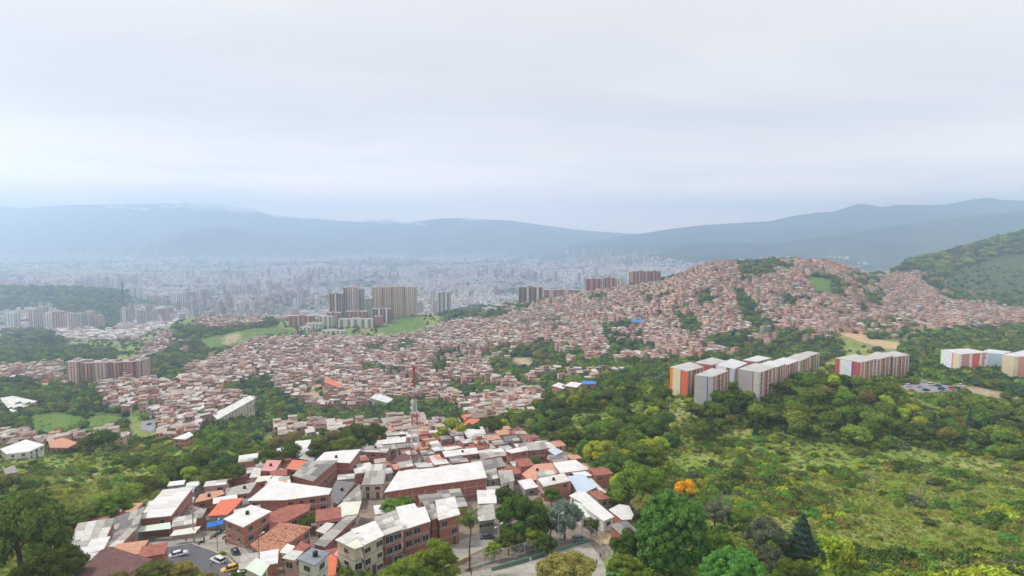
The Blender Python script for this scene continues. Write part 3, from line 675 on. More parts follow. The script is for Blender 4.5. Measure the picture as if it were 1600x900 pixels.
def small_house_mesh(seed, w, d, floors, wall, roof, slope=.12):
    """unit metres, base at z=0 (walls go 3 m into the slope)"""
    r = random.Random(seed); mb = MB(); h = floors * 2.7; x0, x1, y0, y1 = -w / 2, w / 2, -d / 2, d / 2
    zf, zb = h, h + slope * d
    mb.prism([(x0, y0), (x1, y0), (x1, y1), (x0, y1)], -3, [zf, zf, zb, zb], 0)
    o = .35; t_ = .16
    if r.random() < .8:
        mb.prism([(x0 - o, y0 - o), (x1 + o, y0 - o), (x1 + o, y1 + o), (x0 - o, y1 + o)], [zf - .02, zf - .02, zb, zb], [zf + t_, zf + t_, zb + t_, zb + t_], 1)
    else:  # unfinished terrace with parapet and a half roof
        mb.prism([(x0 - .05, y0 + d * .35), (x1 + .05, y0 + d * .35), (x1 + .05, y1 + .1), (x0 - .05, y1 + .1)], zb + 1.9, zb + 2.05, 1)
        for xx in (x0 + .15, x1 - .15):
            for yy in (y0 + d * .37, y1 - .2): mb.box(xx - .12, yy - .12, zf, xx + .12, yy + .12, zb + 1.9, 0)
    n = max(2, int(w / 2.3))
    for fl in range(floors):
        z = fl * 2.7
        for i in range(n):
            if r.random() < .2: continue
            cx = x0 + (i + .5) * w / n; ww = r.uniform(.45, .75); dr = (fl == 0 and r.random() < .4)
            mb.box(cx - ww, y0 - .03, z + (0.05 if dr else .95), cx + ww, y0 + .05, z + 2.15, 2)
            if fl and r.random() < .3: mb.box(cx - ww - .4, y0 - .9, z - .1, cx + ww + .4, y0 - .01, z + .9, 0)
        for sx in (x0, x1):
            for k in range(max(1, int(d / 3.5))):
                if r.random() < .55: continue
                cy = y0 + (k + .5) * d / max(1, int(d / 3.5)); mb.box(sx - .03, cy - .5, z + 1, sx + .03, cy + .5, z + 2.1, 2)
    return mb.mesh('hillside_house', [WALLS[wall], ROOFS[roof], M_DARKW])
HVAR = []
_s = 0
for wall, roofs in (('brick', ['pale', 'grey', 'terracotta', 'pale', 'grey', 'grey', 'terracotta', 'grey']), ('plaster', ['pale', 'terracotta', 'grey', 'pale']), ('cement', ['grey', 'pale', 'grey'])):
    for k, rf in enumerate(roofs):
        _s += 1; rr_ = random.Random(_s); fl = [2, 3, 1, 2, 3, 2, 2, 1][k]
        HVAR.append((small_house_mesh(_s, rr_.uniform(5, 7.5), rr_.uniform(6, 9.5), fl, wall, rf, rr_.choice([.05, .12, -.1])), wall, rf, fl))
def tower_mesh(seed, w, d, floors, m_wall, m_roof, fh=2.6, bays=5, name='apartment_tower', strip=None, rows=True):
    """slab with recessed window bands between pilasters, stair head on the roof"""
    mb = MB(); h = floors * fh; x0, x1, y0, y1 = -w / 2, w / 2, -d / 2, d / 2; q = .45
    mb.box(x0 + q, y0 + q, -6, x1 - q, y1 - q, h, 2, top=1)           # dark core = glazing set back
    for side in range(4):
        ln = w if side % 2 == 0 else d; nb = bays if side % 2 == 0 else max(2, int(bays * d / w))
        for i in range(nb + 1):
            c = -ln / 2 + i * ln / nb; pw = ln / nb * (.30 if i % 2 else .22); a, b_ = max(-ln / 2, c - pw), min(ln / 2, c + pw); mi = 3 if (strip and i % 2 == 0) else 0
            if side == 0: mb.box(a, y0, -6, b_, y0 + q + .02, h + .25, mi)
            elif side == 2: mb.box(a, y1 - q - .02, -6, b_, y1, h + .25, mi)
            elif side == 1: mb.box(x1 - q - .02, a, -6, x1, b_, h + .26, mi)
            else: mb.box(x0, a, -6, x0 + q + .02, b_, h + .26, mi)
    if rows:
        for f in range(floors + 1):
            z = f * fh; mb.box(x0 + .12, y0 + .12, z - .55, x1 - .12, y1 - .12, z + .45, 0)
    mb.box(x0 + .1, y0 + .1, h + .46, x1 - .1, y1 - .1, h + .6, 1)
    mb.box(-w * .12, -d * .2, h + .6, w * .12, d * .2, h + 3.2, 0, top=1)
    return mb.mesh(name, [m_wall, m_roof, MATS.get('far_windows', M_DARKW)] + ([strip] if strip else []))
M_TW = {
 'rose': mat('tower_rose_brick', (0.47, 0.23, 0.19), 0.85, 0.06, 0.1, rand=0.06),
 'sand': mat('tower_sand', (0.62, 0.44, 0.30), 0.85, 0.06, 0.1, rand=0.06),
 'cream': mat('tower_cream', (0.72, 0.66, 0.55), 0.85, 0.06, 0.1, rand=0.1),
 'white': mat('tower_white', (0.80, 0.79, 0.77), 0.8, 0.05, 0.1, rand=0.1),
 'brown': mat('tower_brown', (0.30, 0.19, 0.15), 0.85, 0.06, 0.1, rand=0.1),
 'grey': mat('tower_grey', (0.54, 0.54, 0.55), 0.85, 0.06, 0.1, rand=0.1),
 'pink': mat('tower_pink', (0.60, 0.43, 0.38), 0.85, 0.06, 0.1, rand=0.15),
}
M_TROOF = mat('tower_roof', (0.42, 0.40, 0.38), 0.9, 0.1, 0.2)
def px_block(label, pxa, pxb, pytop, pybase, dist, wall, bays, depth=16, yaw=0, strip=None, cat='apartment block', group=None, name='apartment_block', rows=True, floors=None, fh=2.6):
    """a block whose front spans the given columns of the picture, standing dist metres away"""
    xa = (pxa - 800) / F * dist * 1.0; xb = (pxb - 800) / F * dist; w = (xb - xa); x = (xa + xb) / 2
    z0 = float(ground(x, dist)); zt = zp(dist, pytop); h = max(6, zt - z0)
    fl = floors or max(2, round(h / fh)); key = (round(w, 1), depth, fl, wall, bays, strip)
    me = tower_mesh(1, w, depth, fl, M_TW[wall], M_TROOF, h / fl, bays, name, M_TW[strip] if strip else None, rows)
    o = link(name, me, None, (x, dist + depth / 2, z0), yaw); return tag(o, label, cat, group)
# --- large blocks that can be told apart
G = 'apartment towers on the far slopes'
for k, (a, b_, pt, w_) in enumerate([(92, 112, 566, 'pink'), (112, 134, 568, 'rose'), (134, 158, 567, 'pink'), (158, 180, 567, 'rose'), (180, 200, 566, 'rose'), (200, 212, 564, 'pink')]):
    px_block(['pale pink end of the long brick block above the left houses', 'second section from the pale end of the long brick block on the left', 'third section of the long brick block on the left, behind trees', 'middle-right section of the long brick block on the left', 'fifth section of the long brick block on the left, beside its last tower', 'last narrow section of the long brick block, next to the spur of houses'][k], a, b_, pt, 598, 700 + (k % 2) * 4, w_, 4, 18, 0, 'sand' if k % 2 else None, 'apartment block', 'sections of the long brick block on the left')
for k, (a, b_, pt, w_, dd) in enumerate([(580, 596, 449, 'sand', 1400), (596, 612, 449, 'sand', 1404), (612, 630, 448, 'sand', 1400), (630, 649, 449, 'sand', 1404)]):
    px_block(['first of the tall sandy towers, beside the brown towers', 'second of the tall sandy towers in the row of four', 'third of the tall sandy towers in the row of four', 'last of the tall sandy towers, next to the dark trees'][k], a, b_, pt, 492, dd, w_, 6, 18, 0, 'cream', 'apartment tower', 'row of four tall sandy towers', rows=True)
for lab, a, b_, pt, dd, w_, st in [('brown striped tower at the outer end of its trio', 512, 533, 459, 1400, 'brown', 'cream'), ('tallest brown tower, middle of its trio', 535, 548, 450, 1390, 'brown', 'grey'), ('broad brown and white tower in front of its trio', 543, 557, 449, 1370, 'pink', 'white'), ('slim grey brown tower beside the tallest brown one', 557, 566, 452, 1400, 'grey', 'brown'), ('dim grey tower between brown and sandy towers', 567, 580, 467, 1500, 'grey', None)]:
    px_block(lab, a, b_, pt, 490, dd, w_, 4, 16, 0, st, 'apartment tower', 'brown towers on the middle ridge')
for lab, a, b_, pt, dd, w_, st in [
  ('low dark striped block under the sandy towers', 579, 608, 483, 1340, 'brown', 'white'),
  ('rose brick slab under the tallest brown tower', 537, 571, 487, 1330, 'rose', None),
  ('rose brick slab with orange roof below the brown towers', 507, 530, 489, 1325, 'rose', 'pink'),
  ('cream block among trees at the end of the middle ridge', 495, 517, 495, 1290, 'cream', 'white'),
  ('long khaki and white block below the rose slab', 526, 581, 499, 1280, 'cream', 'white'),
  ('small salmon block at the end of the khaki row', 582, 594, 495, 1285, 'rose', None),
  ('rose brick row beside the curving road', 448, 486, 494, 1300, 'rose', 'pink'),
  ('tall cream block stepping down the ridge', 474, 500, 506, 1220, 'cream', 'white'),
  ('lower cream block in front of the stepped one', 464, 482, 512, 1200, 'cream', 'white'),
  ('cream and white block above the brick houses', 499, 536, 520, 1185, 'cream', 'white'),
  ('glass tower with flat top alone on the ridge', 683, 703, 457, 1420, 'grey', 'white'),
  ('cream tower standing alone beside the long white row', 662, 676, 511, 1180, 'cream', 'sand'),
  ('white end block of the row above the brick houses', 681, 703, 508, 1190, 'white', 'rose'),
  ('white and rose middle block of the row above the brick houses', 703, 724, 502, 1200, 'white', 'rose'),
  ('white block with pale stripes at the far end of its row', 724, 744, 502, 1205, 'white', 'grey'),
  ('pale school block with flat roofs on the ridge', 752, 776, 482, 1270, 'white', 'grey'),
  ('pink walled block on the ridge with red roof', 776, 800, 478, 1275, 'rose', 'rose'),
  ('striped dark and cream block at the ridge edge', 809, 848, 449, 1360, 'brown', 'cream'),
  ('low pink block behind the ridge houses', 850, 908, 453, 1420, 'pink', 'rose'),
  ('first rose brick tower on the ridge', 916, 941, 436, 1330, 'rose', 'rose'),
  ('second rose brick tower on the ridge beside pale ones', 944, 961, 434, 1335, 'rose', 'pink'),
  ('pale cream tower next to the second rose tower', 961, 974, 435, 1345, 'cream', 'white'),
  ('broad rose brick tower highest on the ridge', 989, 1016, 424, 1340, 'rose', 'pink'),
  ('narrow rose tower joined to the broad one', 1016, 1033, 424, 1346, 'rose', 'rose'),
  ('pale cream tower half hidden behind the broad rose tower', 983, 992, 425, 1356, 'cream', 'white')]:
    px_block(lab, a, b_, pt, 500, dd, w_, 5 if b_ - a > 25 else 3, 15, 0, st, 'apartment block', 'apartment blocks along the ridge')
for k, (a, b_, pt, dd, w_) in enumerate([(0, 18, 490, 1700, 'white'), (38, 52, 484, 1720, 'pink'), (52, 64, 480, 1715, 'grey'), (62, 78, 489, 1650, 'white'), (76, 92, 487, 1640, 'pink'), (92, 108, 490, 1640, 'pink'), (110, 124, 490, 1730, 'grey'), (126, 138, 487, 1740, 'pink'), (140, 152, 493, 1745, 'pink'), (200, 208, 448, 2450, 'white'), (209, 217, 449, 2450, 'white'), (218, 226, 458, 2440, 'white'), (228, 242, 462, 2430, 'pink'), (243, 256, 465, 2420, 'pink'), (262, 276, 457, 2450, 'white'), (276, 288, 458, 2450, 'grey'), (288, 300, 456, 2460, 'pink'), (302, 312, 452, 2500, 'white'), (312, 322, 452, 2520, 'pink'), (0, 5, 522, 1500, 'rose')]):
    px_block(['white hazy tower at the left edge below the blue hill', 'pink hazy tower at the outer end of the cluster below the blue hill', 'tall grey tower, highest of the cluster below the blue hill', 'broad white slab in front of the cluster below the blue hill', 'pink slab beside the broad white one below the blue hill', 'second pink slab in front of the hazy cluster', 'grey tower behind the pink slabs below the blue hill', 'pink tower near the inner end of the hazy cluster', 'last low pink tower of the cluster below the blue hill', 'first white tower beside the tall thin mast', 'second white tower beside the tall thin mast', 'lower white tower third from the tall mast', 'broad pink tower fourth from the tall mast', 'broad pink tower fifth from the tall mast', 'white tower in the middle of the row beyond the mast', 'grey tower in the middle of the row beyond the mast', 'pink tower after the grey one in the hazy row', 'tall white tower near the far end of the hazy row', 'pink tower at the far end of the hazy row', 'rose slab cut by the left edge of the picture'][k], a, b_, pt, 0, dd, w_, 4, 16, 0, 'white' if k % 2 else None, 'apartment tower', 'hazy tower cluster' if k < 9 else ('' if k == 19 else 'hazy tower row'), floors=None)

# --- hillside houses
HX = []
def put_points(regs, neg, y0, y1, step, jitter=.25, prob=1.0, seed=1, umax=1.05):
    r = np.random.default_rng(seed); ang = .32
    R0 = umax * y1 + 50; gx, gy = np.meshgrid(np.arange(-R0, R0, step), np.arange(-R0, R0, step * 1.1), indexing='ij')
    gx = gx.ravel() + r.uniform(-jitter, jitter, gx.size) * step; gy = gy.ravel() + r.uniform(-jitter, jitter, gy.size) * step
    x = gx * math.cos(ang) - gy * math.sin(ang); y = gx * math.sin(ang) + gy * math.cos(ang)
    k = (y > y0) & (y < y1) & (np.abs(x / np.maximum(y, 1)) < umax); x, y = x[k], y[k]; z = ground(x, y); px, py = proj(x, y, z)
    m = region_mask(regs, px, py, y, y0, y1) if regs else np.ones(x.shape, bool)
    if neg: m &= ~region_mask(neg, px, py, y, y0, y1)
    m &= r.uniform(size=len(x)) < prob
    return x[m], y[m], z[m], px[m], py[m]
def mixed(x, y): return fbm(x / 24, y / 24, 211, 3) > .34
hx, hy, hz_, hpx, hpy = put_points(R_HOUSES, R_PASTURE + R_BARE, 345, 1500, 6.9, .24, .95, 5)
# sloping facets block each other's view: drop houses on ground that faces away behind a crest
def visible(x, y, z, lift=6.0, n=40):
    v = np.ones(len(x), bool); s = (z + lift - CZ) / y
    for f in np.linspace(.30, .985, n):
        xx, yy = x * f, y * f; v &= ground(xx, yy) < CZ + s * yy + .2
    return v
lanes = np.abs(fbm(hx / 75, hy / 75, 191, 2)) > .045
hx, hy, hz_, hpx, hpy = (a[lanes] for a in (hx, hy, hz_, hpx, hpy))
vis = visible(hx, hy, hz_, 9); hx, hy, hz_, hpx, hpy = (a[vis] for a in (hx, hy, hz_, hpx, hpy))
_in = region_mask(R_TREES, hpx, hpy, hy, 345, 1500); _k = ~_in | (mixed(hx, hy) & (hpy < 605)); hx, hy, hz_, hpx, hpy = (a[_k] for a in (hx, hy, hz_, hpx, hpy))
print('hillside houses', len(hx))
r = np.random.default_rng(77)
wt = fbm(hx / 90, hy / 90, 91, 2)
hidx = np.where(r.uniform(size=len(hx)) < .80 + .3 * wt, r.choice(8, len(hx), p=[.17, .13, .1, .16, .16, .12, .09, .07]), r.choice([8, 9, 10, 11, 12, 13, 14], len(hx)))
hrz = .32 + .35 * fbm(hx / 120, hy / 120, 95, 2) + np.where(r.uniform(size=len(hx)) < .25, math.pi / 2, 0) + r.normal(size=len(hx)) * .05
hsc = np.stack([r.uniform(.74, 1.08, len(hx)), r.uniform(.72, 1.02, len(hx)), r.uniform(.8, 1.25, len(hx))], 1)
near_i = np.argsort(hy)[:285]; rest = np.setdiff1d(np.arange(len(hx)), near_i)
WN = {'brick': 'brick', 'plaster': 'plastered', 'cement': 'cement'}
PLACES = [(600, 650, 'below the school'), (540, 630, 'near the school'), (30, 590, 'at the left edge'), (300, 620, 'by the yellow tree'), (730, 620, 'beside the ravine'), (500, 608, 'by the sand pitch'), (650, 610, 'behind the radio tower'), (880, 605, 'near the blue roofs'), (150, 580, 'under the brick block'), (240, 640, 'along the curving road'), (60, 700, 'below the green field'), (520, 675, 'behind the dark trees'), (350, 640, 'by the long white block'), (760, 650, 'above the orange roofs'), (700, 580, 'beside the wooded gully'), (1450, 560, 'behind the right apartments'), (660, 680, 'behind the village'), (1330, 540, 'behind the striped apartments'), (950, 560, 'above the dark slope')]
for i in near_i:
    me, wall, roof, fl = HVAR[hidx[i]]; pl = min(PLACES, key=lambda p: (p[0] - hpx[i]) ** 2 + 4 * (p[1] - hpy[i]) ** 2)[2]
    o = link('hillside_house', me, None, (hx[i], hy[i], hz_[i]), float(hrz[i]), tuple(hsc[i]))
    tag(o, '%s %s house, %s roof, %s' % ({1: 'low', 2: 'two storey', 3: 'tall'}[fl], WN[wall], roof, pl), 'house', 'brick houses ' + pl)
scatter('hillside_houses', np.stack([hx, hy, hz_], 1)[rest], hrz[rest], hsc[rest], hidx[rest], [h[0] for h in HVAR], 'thousands of small brick houses packed over the far hillsides')

# --- far city
CB = []
M_WINB = mat('far_windows', (0.17, 0.18, 0.20), 0.5, 0.05, 1)
M_RCITY = mat('far_city_roof', (0.68, 0.65, 0.63), 0.8, 0.1, 0.1, rand=0.25)
for k in range(14):
    w_ = ['white', 'pink', 'cream', 'grey', 'pink', 'white', 'rose'][k % 7]; rr_ = random.Random(k + 50)
    if k < 8:
        mb = MB(); mb.box(-6, -6, -4, 6, 6, 7 + k % 3 * 2, 0, top=1)
        for f in range(2 + k % 3):
            mb.box(-4.4, -6.06, f * 2.9 + 1, -1, -5.9, f * 2.9 + 2, 2); mb.box(.6, -6.06, f * 2.9 + 1, 4.4, -5.9, f * 2.9 + 2, 2)
        CB.append(mb.mesh('city_block', [M_TW[w_], [M_RCITY, M_RCITY, M_RRED, M_RCITY][k % 4], M_WINB]))
    else:
        CB.append(tower_mesh(k, 16, 14, 11, M_TW[w_], M_TROOF, 2.8, 3, 'city_tower', None, rows=False))
cx, cy, cz_, cpx, cpy = [], [], [], [], []
rr2 = np.random.default_rng(123)
for (ya, yb, n) in [(1350, 2300, 9000), (2300, 3600, 14000), (3600, 5600, 17000), (5600, 9500, 15000)]:
    y = np.sqrt(rr2.uniform(ya ** 2, yb ** 2, n)); x = rr2.uniform(-.95, .62, n) * y
    # streets: snap to a loose grid
    x = np.round(x / 17) * 17 + rr2.normal(size=n) * 2; y = np.round(y / 21) * 21 + rr2.normal(size=n) * 4
    cx.append(x); cy.append(y)
cx = np.concatenate(cx); cy = np.concatenate(cy); cz_ = ground(cx, cy); cpx, cpy = proj(cx, cy, cz_)
m = ((cz_ < np.interp(cy, [1300, 2500, 9000], [60, 70, 200])) | ((cpx > 1180) & (cpx < 1480) & (cy > 3000) & (cz_ < 150) & (fbm(cx / 160, cy / 160, 301, 3) > .3))) & ~region_mask(R_TREES + R_PASTURE + R_BARE, cpx, cpy, cy, 1300, 3200)
m &= (fbm(cx / 220, cy / 220, 61, 4) < .22 + .15 * (cy > 4000)); m &= (cpx > -60) & (cpx < 1660) & ~((cy < 1750) & (cpx > 640))
for (ppx, yy, rx, ry) in [(503, 5300, 190, 150), (330, 8300, 700, 800)]:
    m &= ((cx - (ppx - 800) / F * yy) / rx) ** 2 + ((cy - yy) / ry) ** 2 > .9
cx, cy, cz_, cpx, cpy = (a[m] for a in (cx, cy, cz_, cpx, cpy))
v = visible(cx, cy, cz_, 14, 30); cx, cy, cz_, cpx, cpy = (a[v] for a in (cx, cy, cz_, cpx, cpy))
tw = fbm(cx / 500, cy / 500, 99, 3) + rr2.normal(size=len(cx)) * .25
cid = np.where(tw > .68, rr2.integers(8, 14, len(cx)), rr2.integers(0, 8, len(cx)))
csc = np.stack([rr2.uniform(.5, 1.35, len(cx)), rr2.uniform(.5, 1.1, len(cx)), np.where(cid >= 8, rr2.uniform(.6, 2.1, len(cx)), rr2.uniform(.6, 1.6, len(cx)))], 1)
crz = .25 * fbm(cx / 900, cy / 900, 97, 2) + .1
print('city', len(cx))
near_c = np.argsort(cy)[:240]; rest = np.setdiff1d(np.arange(len(cx)), near_c)
for i in near_c:
    o = link('city_tower' if cid[i] >= 8 else 'city_block', CB[cid[i]], None, (cx[i], cy[i], cz_[i]), float(crz[i]), tuple(csc[i]))
    col_ = ['white', 'pink', 'cream', 'grey', 'pink', 'white', 'rose'][cid[i] % 7]
    zone = ('left of the hazy towers' if cpx[i] < 60 else 'around the hazy tower cluster' if cpx[i] < 150 else 'at the foot of the tall mast') if cpx[i] < 210 else ('beyond the tall mast' if cpx[i] < 330 else ('below the stepped cream blocks' if cpx[i] < 520 else 'beyond the ridge towers'))
    tag(o, '%s hazy %s city %s %s' % ('narrow' if csc[i][0] < .75 else ('broad' if csc[i][0] > 1.05 else 'small'), col_, 'tower' if cid[i] >= 8 else 'building', zone), 'building', 'city buildings ' + zone)
scatter('distant_city', np.stack([cx, cy, cz_], 1)[rest], crz[rest], csc[rest], cid[rest], CB, 'pale buildings of the distant city filling the valley')
# industrial sheds: long pale roofs
# ================================================================ growth
def far_growth():
    P = []; S = []; I = []; r = np.random.default_rng(9)
    for (y0, y1, step, rad) in [(345, 700, 7.0, 4.2), (700, 1300, 10.5, 5.2), (1300, 3000, 22, 11)]:
        x, y, z, px, py = put_points(R_TREES, R_PASTURE + R_BARE + R_SCRUB, y0, y1, step, .45, .93, int(y0))
        k = (px > -40) & (px < 1640) & ~(mixed(x, y) & (py < 605) & region_mask(R_HOUSES, px, py, y, 345, 1500)); x, y, z = x[k], y[k], z[k]
        v = visible(x, y, z, 9, 30); x, y, z = x[v], y[v], z[v]
        s = rad * r.uniform(.6, 1.35, len(x)); P.append(np.stack([x, y, z + s * .45], 1)); S.append(np.stack([s, s, s * r.uniform(.75, 1.1, len(x))], 1)); I.append(r.integers(0, len(SMALLTREE), len(x)))
    # single trees between the houses
    x, y, z, px, py = put_points(R_HOUSES, R_TREES, 345, 1500, 10, .5, .5, 61)
    s = 3.4 * r.uniform(.6, 1.3, len(x)); P.append(np.stack([x, y, z + s * .9], 1)); S.append(np.stack([s, s, s], 1)); I.append(r.integers(0, len(SMALLTREE), len(x)))
    # scattered trees in the grassland between
    x, y, z, px, py = put_points(None, R_HOUSES + R_PASTURE + R_BARE, 360, 1500, 16, .5, .55, 62)
    k = (px > -40) & (px < 1640); x, y, z = x[k], y[k], z[k]
    s = 4 * r.uniform(.5, 1.3, len(x)); P.append(np.stack([x, y, z + s * .6], 1)); S.append(np.stack([s, s, s], 1)); I.append(r.integers(0, len(SMALLTREE), len(x)))
    # trees in the far city
    n = 3600; y = np.sqrt(r.uniform(1400 ** 2, 7000 ** 2, n)); x = r.uniform(-.95, .62, n) * y; z = ground(x, y)
    k = (fbm(x / 220, y / 220, 61, 4) > .0) & (z < 80); x, y, z = x[k], y[k], z[k]
    s = 9 * r.uniform(.7, 1.8, len(x)) * np.interp(y, [1400, 7000], [.8, 1.8]); P.append(np.stack([x, y, z + s * .2], 1)); S.append(np.stack([s * 1.6, s, s * .7], 1)); I.append(r.integers(0, len(SMALLTREE), len(x)))
    return np.concatenate(P), np.concatenate(S), np.concatenate(I)
P_, S_, I_ = far_growth(); print('far trees', len(P_))
scatter('distant_woods', P_, rng.uniform(0, 6.28, len(P_)), S_, I_, SMALLTREE, 'dark green woods and garden trees over the far slopes')
# ================================================================ the village on the near spur
M_W = {
 'white': mat('white_roof_sheet', (0.74, 0.74, 0.74), 0.5, 0.06, 0.35, color2=(0.60, 0.58, 0.55), wave=1.6, bump=0.15),
 'cream': mat('cream_roof_sheet', (0.66, 0.66, 0.56), 0.6, 0.06, 0.3, wave=1.6, bump=0.15),
 'palegreen': mat('pale_green_sheet', (0.60, 0.68, 0.58), 0.6, 0.06, 0.3, wave=1.6, bump=0.15),
 'lightblue': mat('light_blue_sheet', (0.50, 0.58, 0.70), 0.5, 0.05, 0.3, wave=1.6, bump=0.15),
 'grey1': mat('fibre_cement_light', (0.42, 0.40, 0.36), 0.95, 0.13, 0.7, wave=2.2, bump=0.3),
 'grey2': mat('fibre_cement_mid', (0.30, 0.28, 0.26), 0.95, 0.15, 0.7, wave=2.2, bump=0.3),
 'grey3': mat('fibre_cement_dark', (0.20, 0.185, 0.185), 0.95, 0.15, 0.7, wave=2.2, bump=0.3),
 'patch': mat('pale_patch_sheet', (0.58, 0.57, 0.54), 0.8, 0.1, 0.6, wave=2.2, bump=0.2),
 'slate': mat('blue_grey_slab', (0.235, 0.26, 0.30), 0.8, 0.12, 0.3),
 'orange': mat('orange_roof_sheet', (0.66, 0.17, 0.085), 0.7, 0.07, 0.4, wave=1.4, bump=0.2),
 'pink': mat('pink_roof_sheet', (0.62, 0.28, 0.27), 0.7, 0.07, 0.4, wave=1.4, bump=0.2),
 'maroon': mat('maroon_roof', (0.155, 0.075, 0.07), 0.85, 0.15, 0.8, wave=2.0, bump=0.3),
 'rust': mat('rusty_red_sheet', (0.34, 0.12, 0.09), 0.85, 0.2, 0.8, wave=1.8, bump=0.3),
 'clay': mat('clay_tile', (0.56, 0.29, 0.19), 0.9, 0.16, 1.6, bump=0.3),
 'salmon': mat('salmon_deck', (0.60, 0.30, 0.22), 0.85, 0.1, 0.8),
}
M_V = {
 'brick': M_BRICK,
 'brick2': mat('brick_wall_orange', (0.52, 0.23, 0.15), 0.9, 0.12, 0.9, color2=(0.40, 0.17, 0.115), bump=0.3, bscale=9),
 'cream': mat('cream_wall', (0.66, 0.60, 0.46), 0.85, 0.06, 0.5),
 'white': mat('white_wall', (0.74, 0.72, 0.69), 0.85, 0.06, 0.5),
 'pinkw': mat('pink_wall', (0.62, 0.38, 0.36), 0.85, 0.07, 0.5),
 'grey': mat('grey_render_wall', (0.36, 0.34, 0.32), 0.9, 0.12, 0.6),
 'black': mat('shaded_shed_cladding', (0.05, 0.045, 0.055), 0.8, 0.1, 0.6),
}
M_CONC = mat('concrete_band', (0.44, 0.41, 0.37), 0.9, 0.1, 0.8)
M_FRAME = mat('window_frame', (0.42, 0.40, 0.38), 0.6, 0.05, 1)
M_GLASS = mat('window_glass', (0.03, 0.035, 0.045), 0.15, 0.1, 1, spec=0.5)
M_STEEL = mat('pale_steel', (0.55, 0.56, 0.57), 0.45, 0.05, 1, metallic=0.3)
M_DOOR = mat('dark_metal_door', (0.14, 0.10, 0.09), 0.6, 0.1, 1)
M_TANK = mat('black_tank', (0.03, 0.03, 0.035), 0.5, 0.1, 1)
def _window():
    mb = MB(); w, h = .6, .55
    f = .07
    for a in ((-w - f, -.03, -h - f, w + f, .09, -h), (-w - f, -.03, h, w + f, .09, h + f), (-w - f, -.03, -h, -w, .09, h), (w, -.03, -h, w + f, .09, h), (-.03, .03, -h, .03, .07, h)): mb.box(*a, 0)
    mb.box(-w - .15, -.02, -h - f - .08, w + .15, .16, -h - f, 0)
    return mb.mesh('window', M_FRAME)
WIN = _window()
_p = MB(); _p.box(-.6, -.02, -.55, .6, .03, .55); PANE = _p.mesh('pane', M_GLASS)
_d = MB(); _d.box(-.5, -.02, -1.1, .5, .05, 1.1, 0); _d.box(-.58, -.03, -1.1, -.5, .09, 1.18, 1); _d.box(.5, -.03, -1.1, .58, .09, 1.18, 1); _d.box(-.5, -.03, 1.1, .5, .09, 1.18, 1)
DOOR = _d.mesh('door', [M_DOOR, M_FRAME])
def offset_poly(p, d):
    """shrink a counter-clockwise polygon by d"""
    n = len(p); out = []
    for i in range(n):
        a, b, c = np.array(p[i - 1]), np.array(p[i]), np.array(p[(i + 1) % n]); e1 = b - a; e2 = c - b
        e1 = e1 / (np.linalg.norm(e1) + 1e-9); e2 = e2 / (np.linalg.norm(e2) + 1e-9); n1 = np.array([-e1[1], e1[0]]); n2 = np.array([-e2[1], e2[0]])
        bis = n1 + n2; l = np.dot(bis, n1); out.append(tuple(b + bis * (d / max(l, .35))))
    return out
def area(p): return .5 * sum(p[i][0] * p[(i + 1) % len(p)][1] - p[(i + 1) % len(p)][0] * p[i][1] for i in range(len(p)))
FOOT = []      # footprints already taken
def sheets(root, pts, plane, nu, nv, tones, r, gap=.02, lift=.03, name='roof_sheet'):
    """overlapping roofing sheets laid over a four-cornered roof, each its own piece"""
    A, B, Cc, D = [np.array(p) for p in pts]
    for i in range(nu):
        for j in range(nv):
            u0, u1, v0, v1 = i / nu, (i + 1) / nu, j / nv, (j + 1) / nv
            q = [A * (1 - u) * (1 - v) + B * u * (1 - v) + Cc * u * v + D * (1 - u) * v for u, v in ((u0, v0), (u1, v0), (u1, v1), (u0, v1))]
            q = [(k[0], k[1]) for k in q]
            if area(q) < 0: q = q[::-1]
            if area(q) < .4: continue
            q = offset_poly(q, -.06); t = r.uniform(0, .07); c = np.mean(q, 0); zz = [plane(*k) + lift + t * (1 if m < 2 else .4) for m, k in enumerate(q)]
            mb = MB(); mb.prism([(k[0] - c[0], k[1] - c[1]) for k in q], [z - .03 - plane(*c) for z in zz], [z + .02 - plane(*c) for z in zz])
            o = mb.obj(name, M_W[r.choice(tones)], root); o.location = (c[0] - root.location.x, c[1] - root.location.y, plane(*c) - root.location.z)
def tiles_rows(root, pts, plane, rows, m, r):
    """courses of curved clay tiles: real ridges running down the slope, broken up by course"""
    A, B, Cc, D = [np.array(p) for p in pts]; ln = np.linalg.norm(B - A); n = int(ln / .42); mb = MB()
    for i in range(n):
        u = (i + .5) / n
        for j in range(rows):
            v0, v1 = j / rows, (j + .97) / rows; a = A * (1 - u) * (1 - v0) + B * u * (1 - v0) + Cc * u * v0 + D * (1 - u) * v0; b_ = A * (1 - u) * (1 - v1) + B * u * (1 - v1) + Cc * u * v1 + D * (1 - u) * v1
            if r.random() < .04: continue
            e = (B - A) / ln * .16; jx = r.uniform(-.05, .05); c = [(a[0] - e[0] + jx, a[1] - e[1]), (a[0] + e[0] + jx, a[1] + e[1]), (b_[0] + e[0], b_[1] + e[1]), (b_[0] - e[0], b_[1] - e[1])]
            top = [((c[0][0] + c[1][0]) / 2, (c[0][1] + c[1][1]) / 2), ((c[2][0] + c[3][0]) / 2, (c[2][1] + c[3][1]) / 2)]; z = lambda p, h: (p[0] - root.location.x, p[1] - root.location.y, plane(*p) + h - root.location.z)
            mb.quad(z(c[0], .02), z(top[0], .19), z(top[1], .13), z(c[3], .0), r.choice([0, 0, 0, 1])); mb.quad(z(top[0], .19), z(c[1], .02), z(c[2], .0), z(top[1], .13), r.choice([0, 0, 0, 1]))
    o = mb.obj('clay_tiles', [M_W['clay'], M_W['rust']], root); o['kind'] = 'stuff'
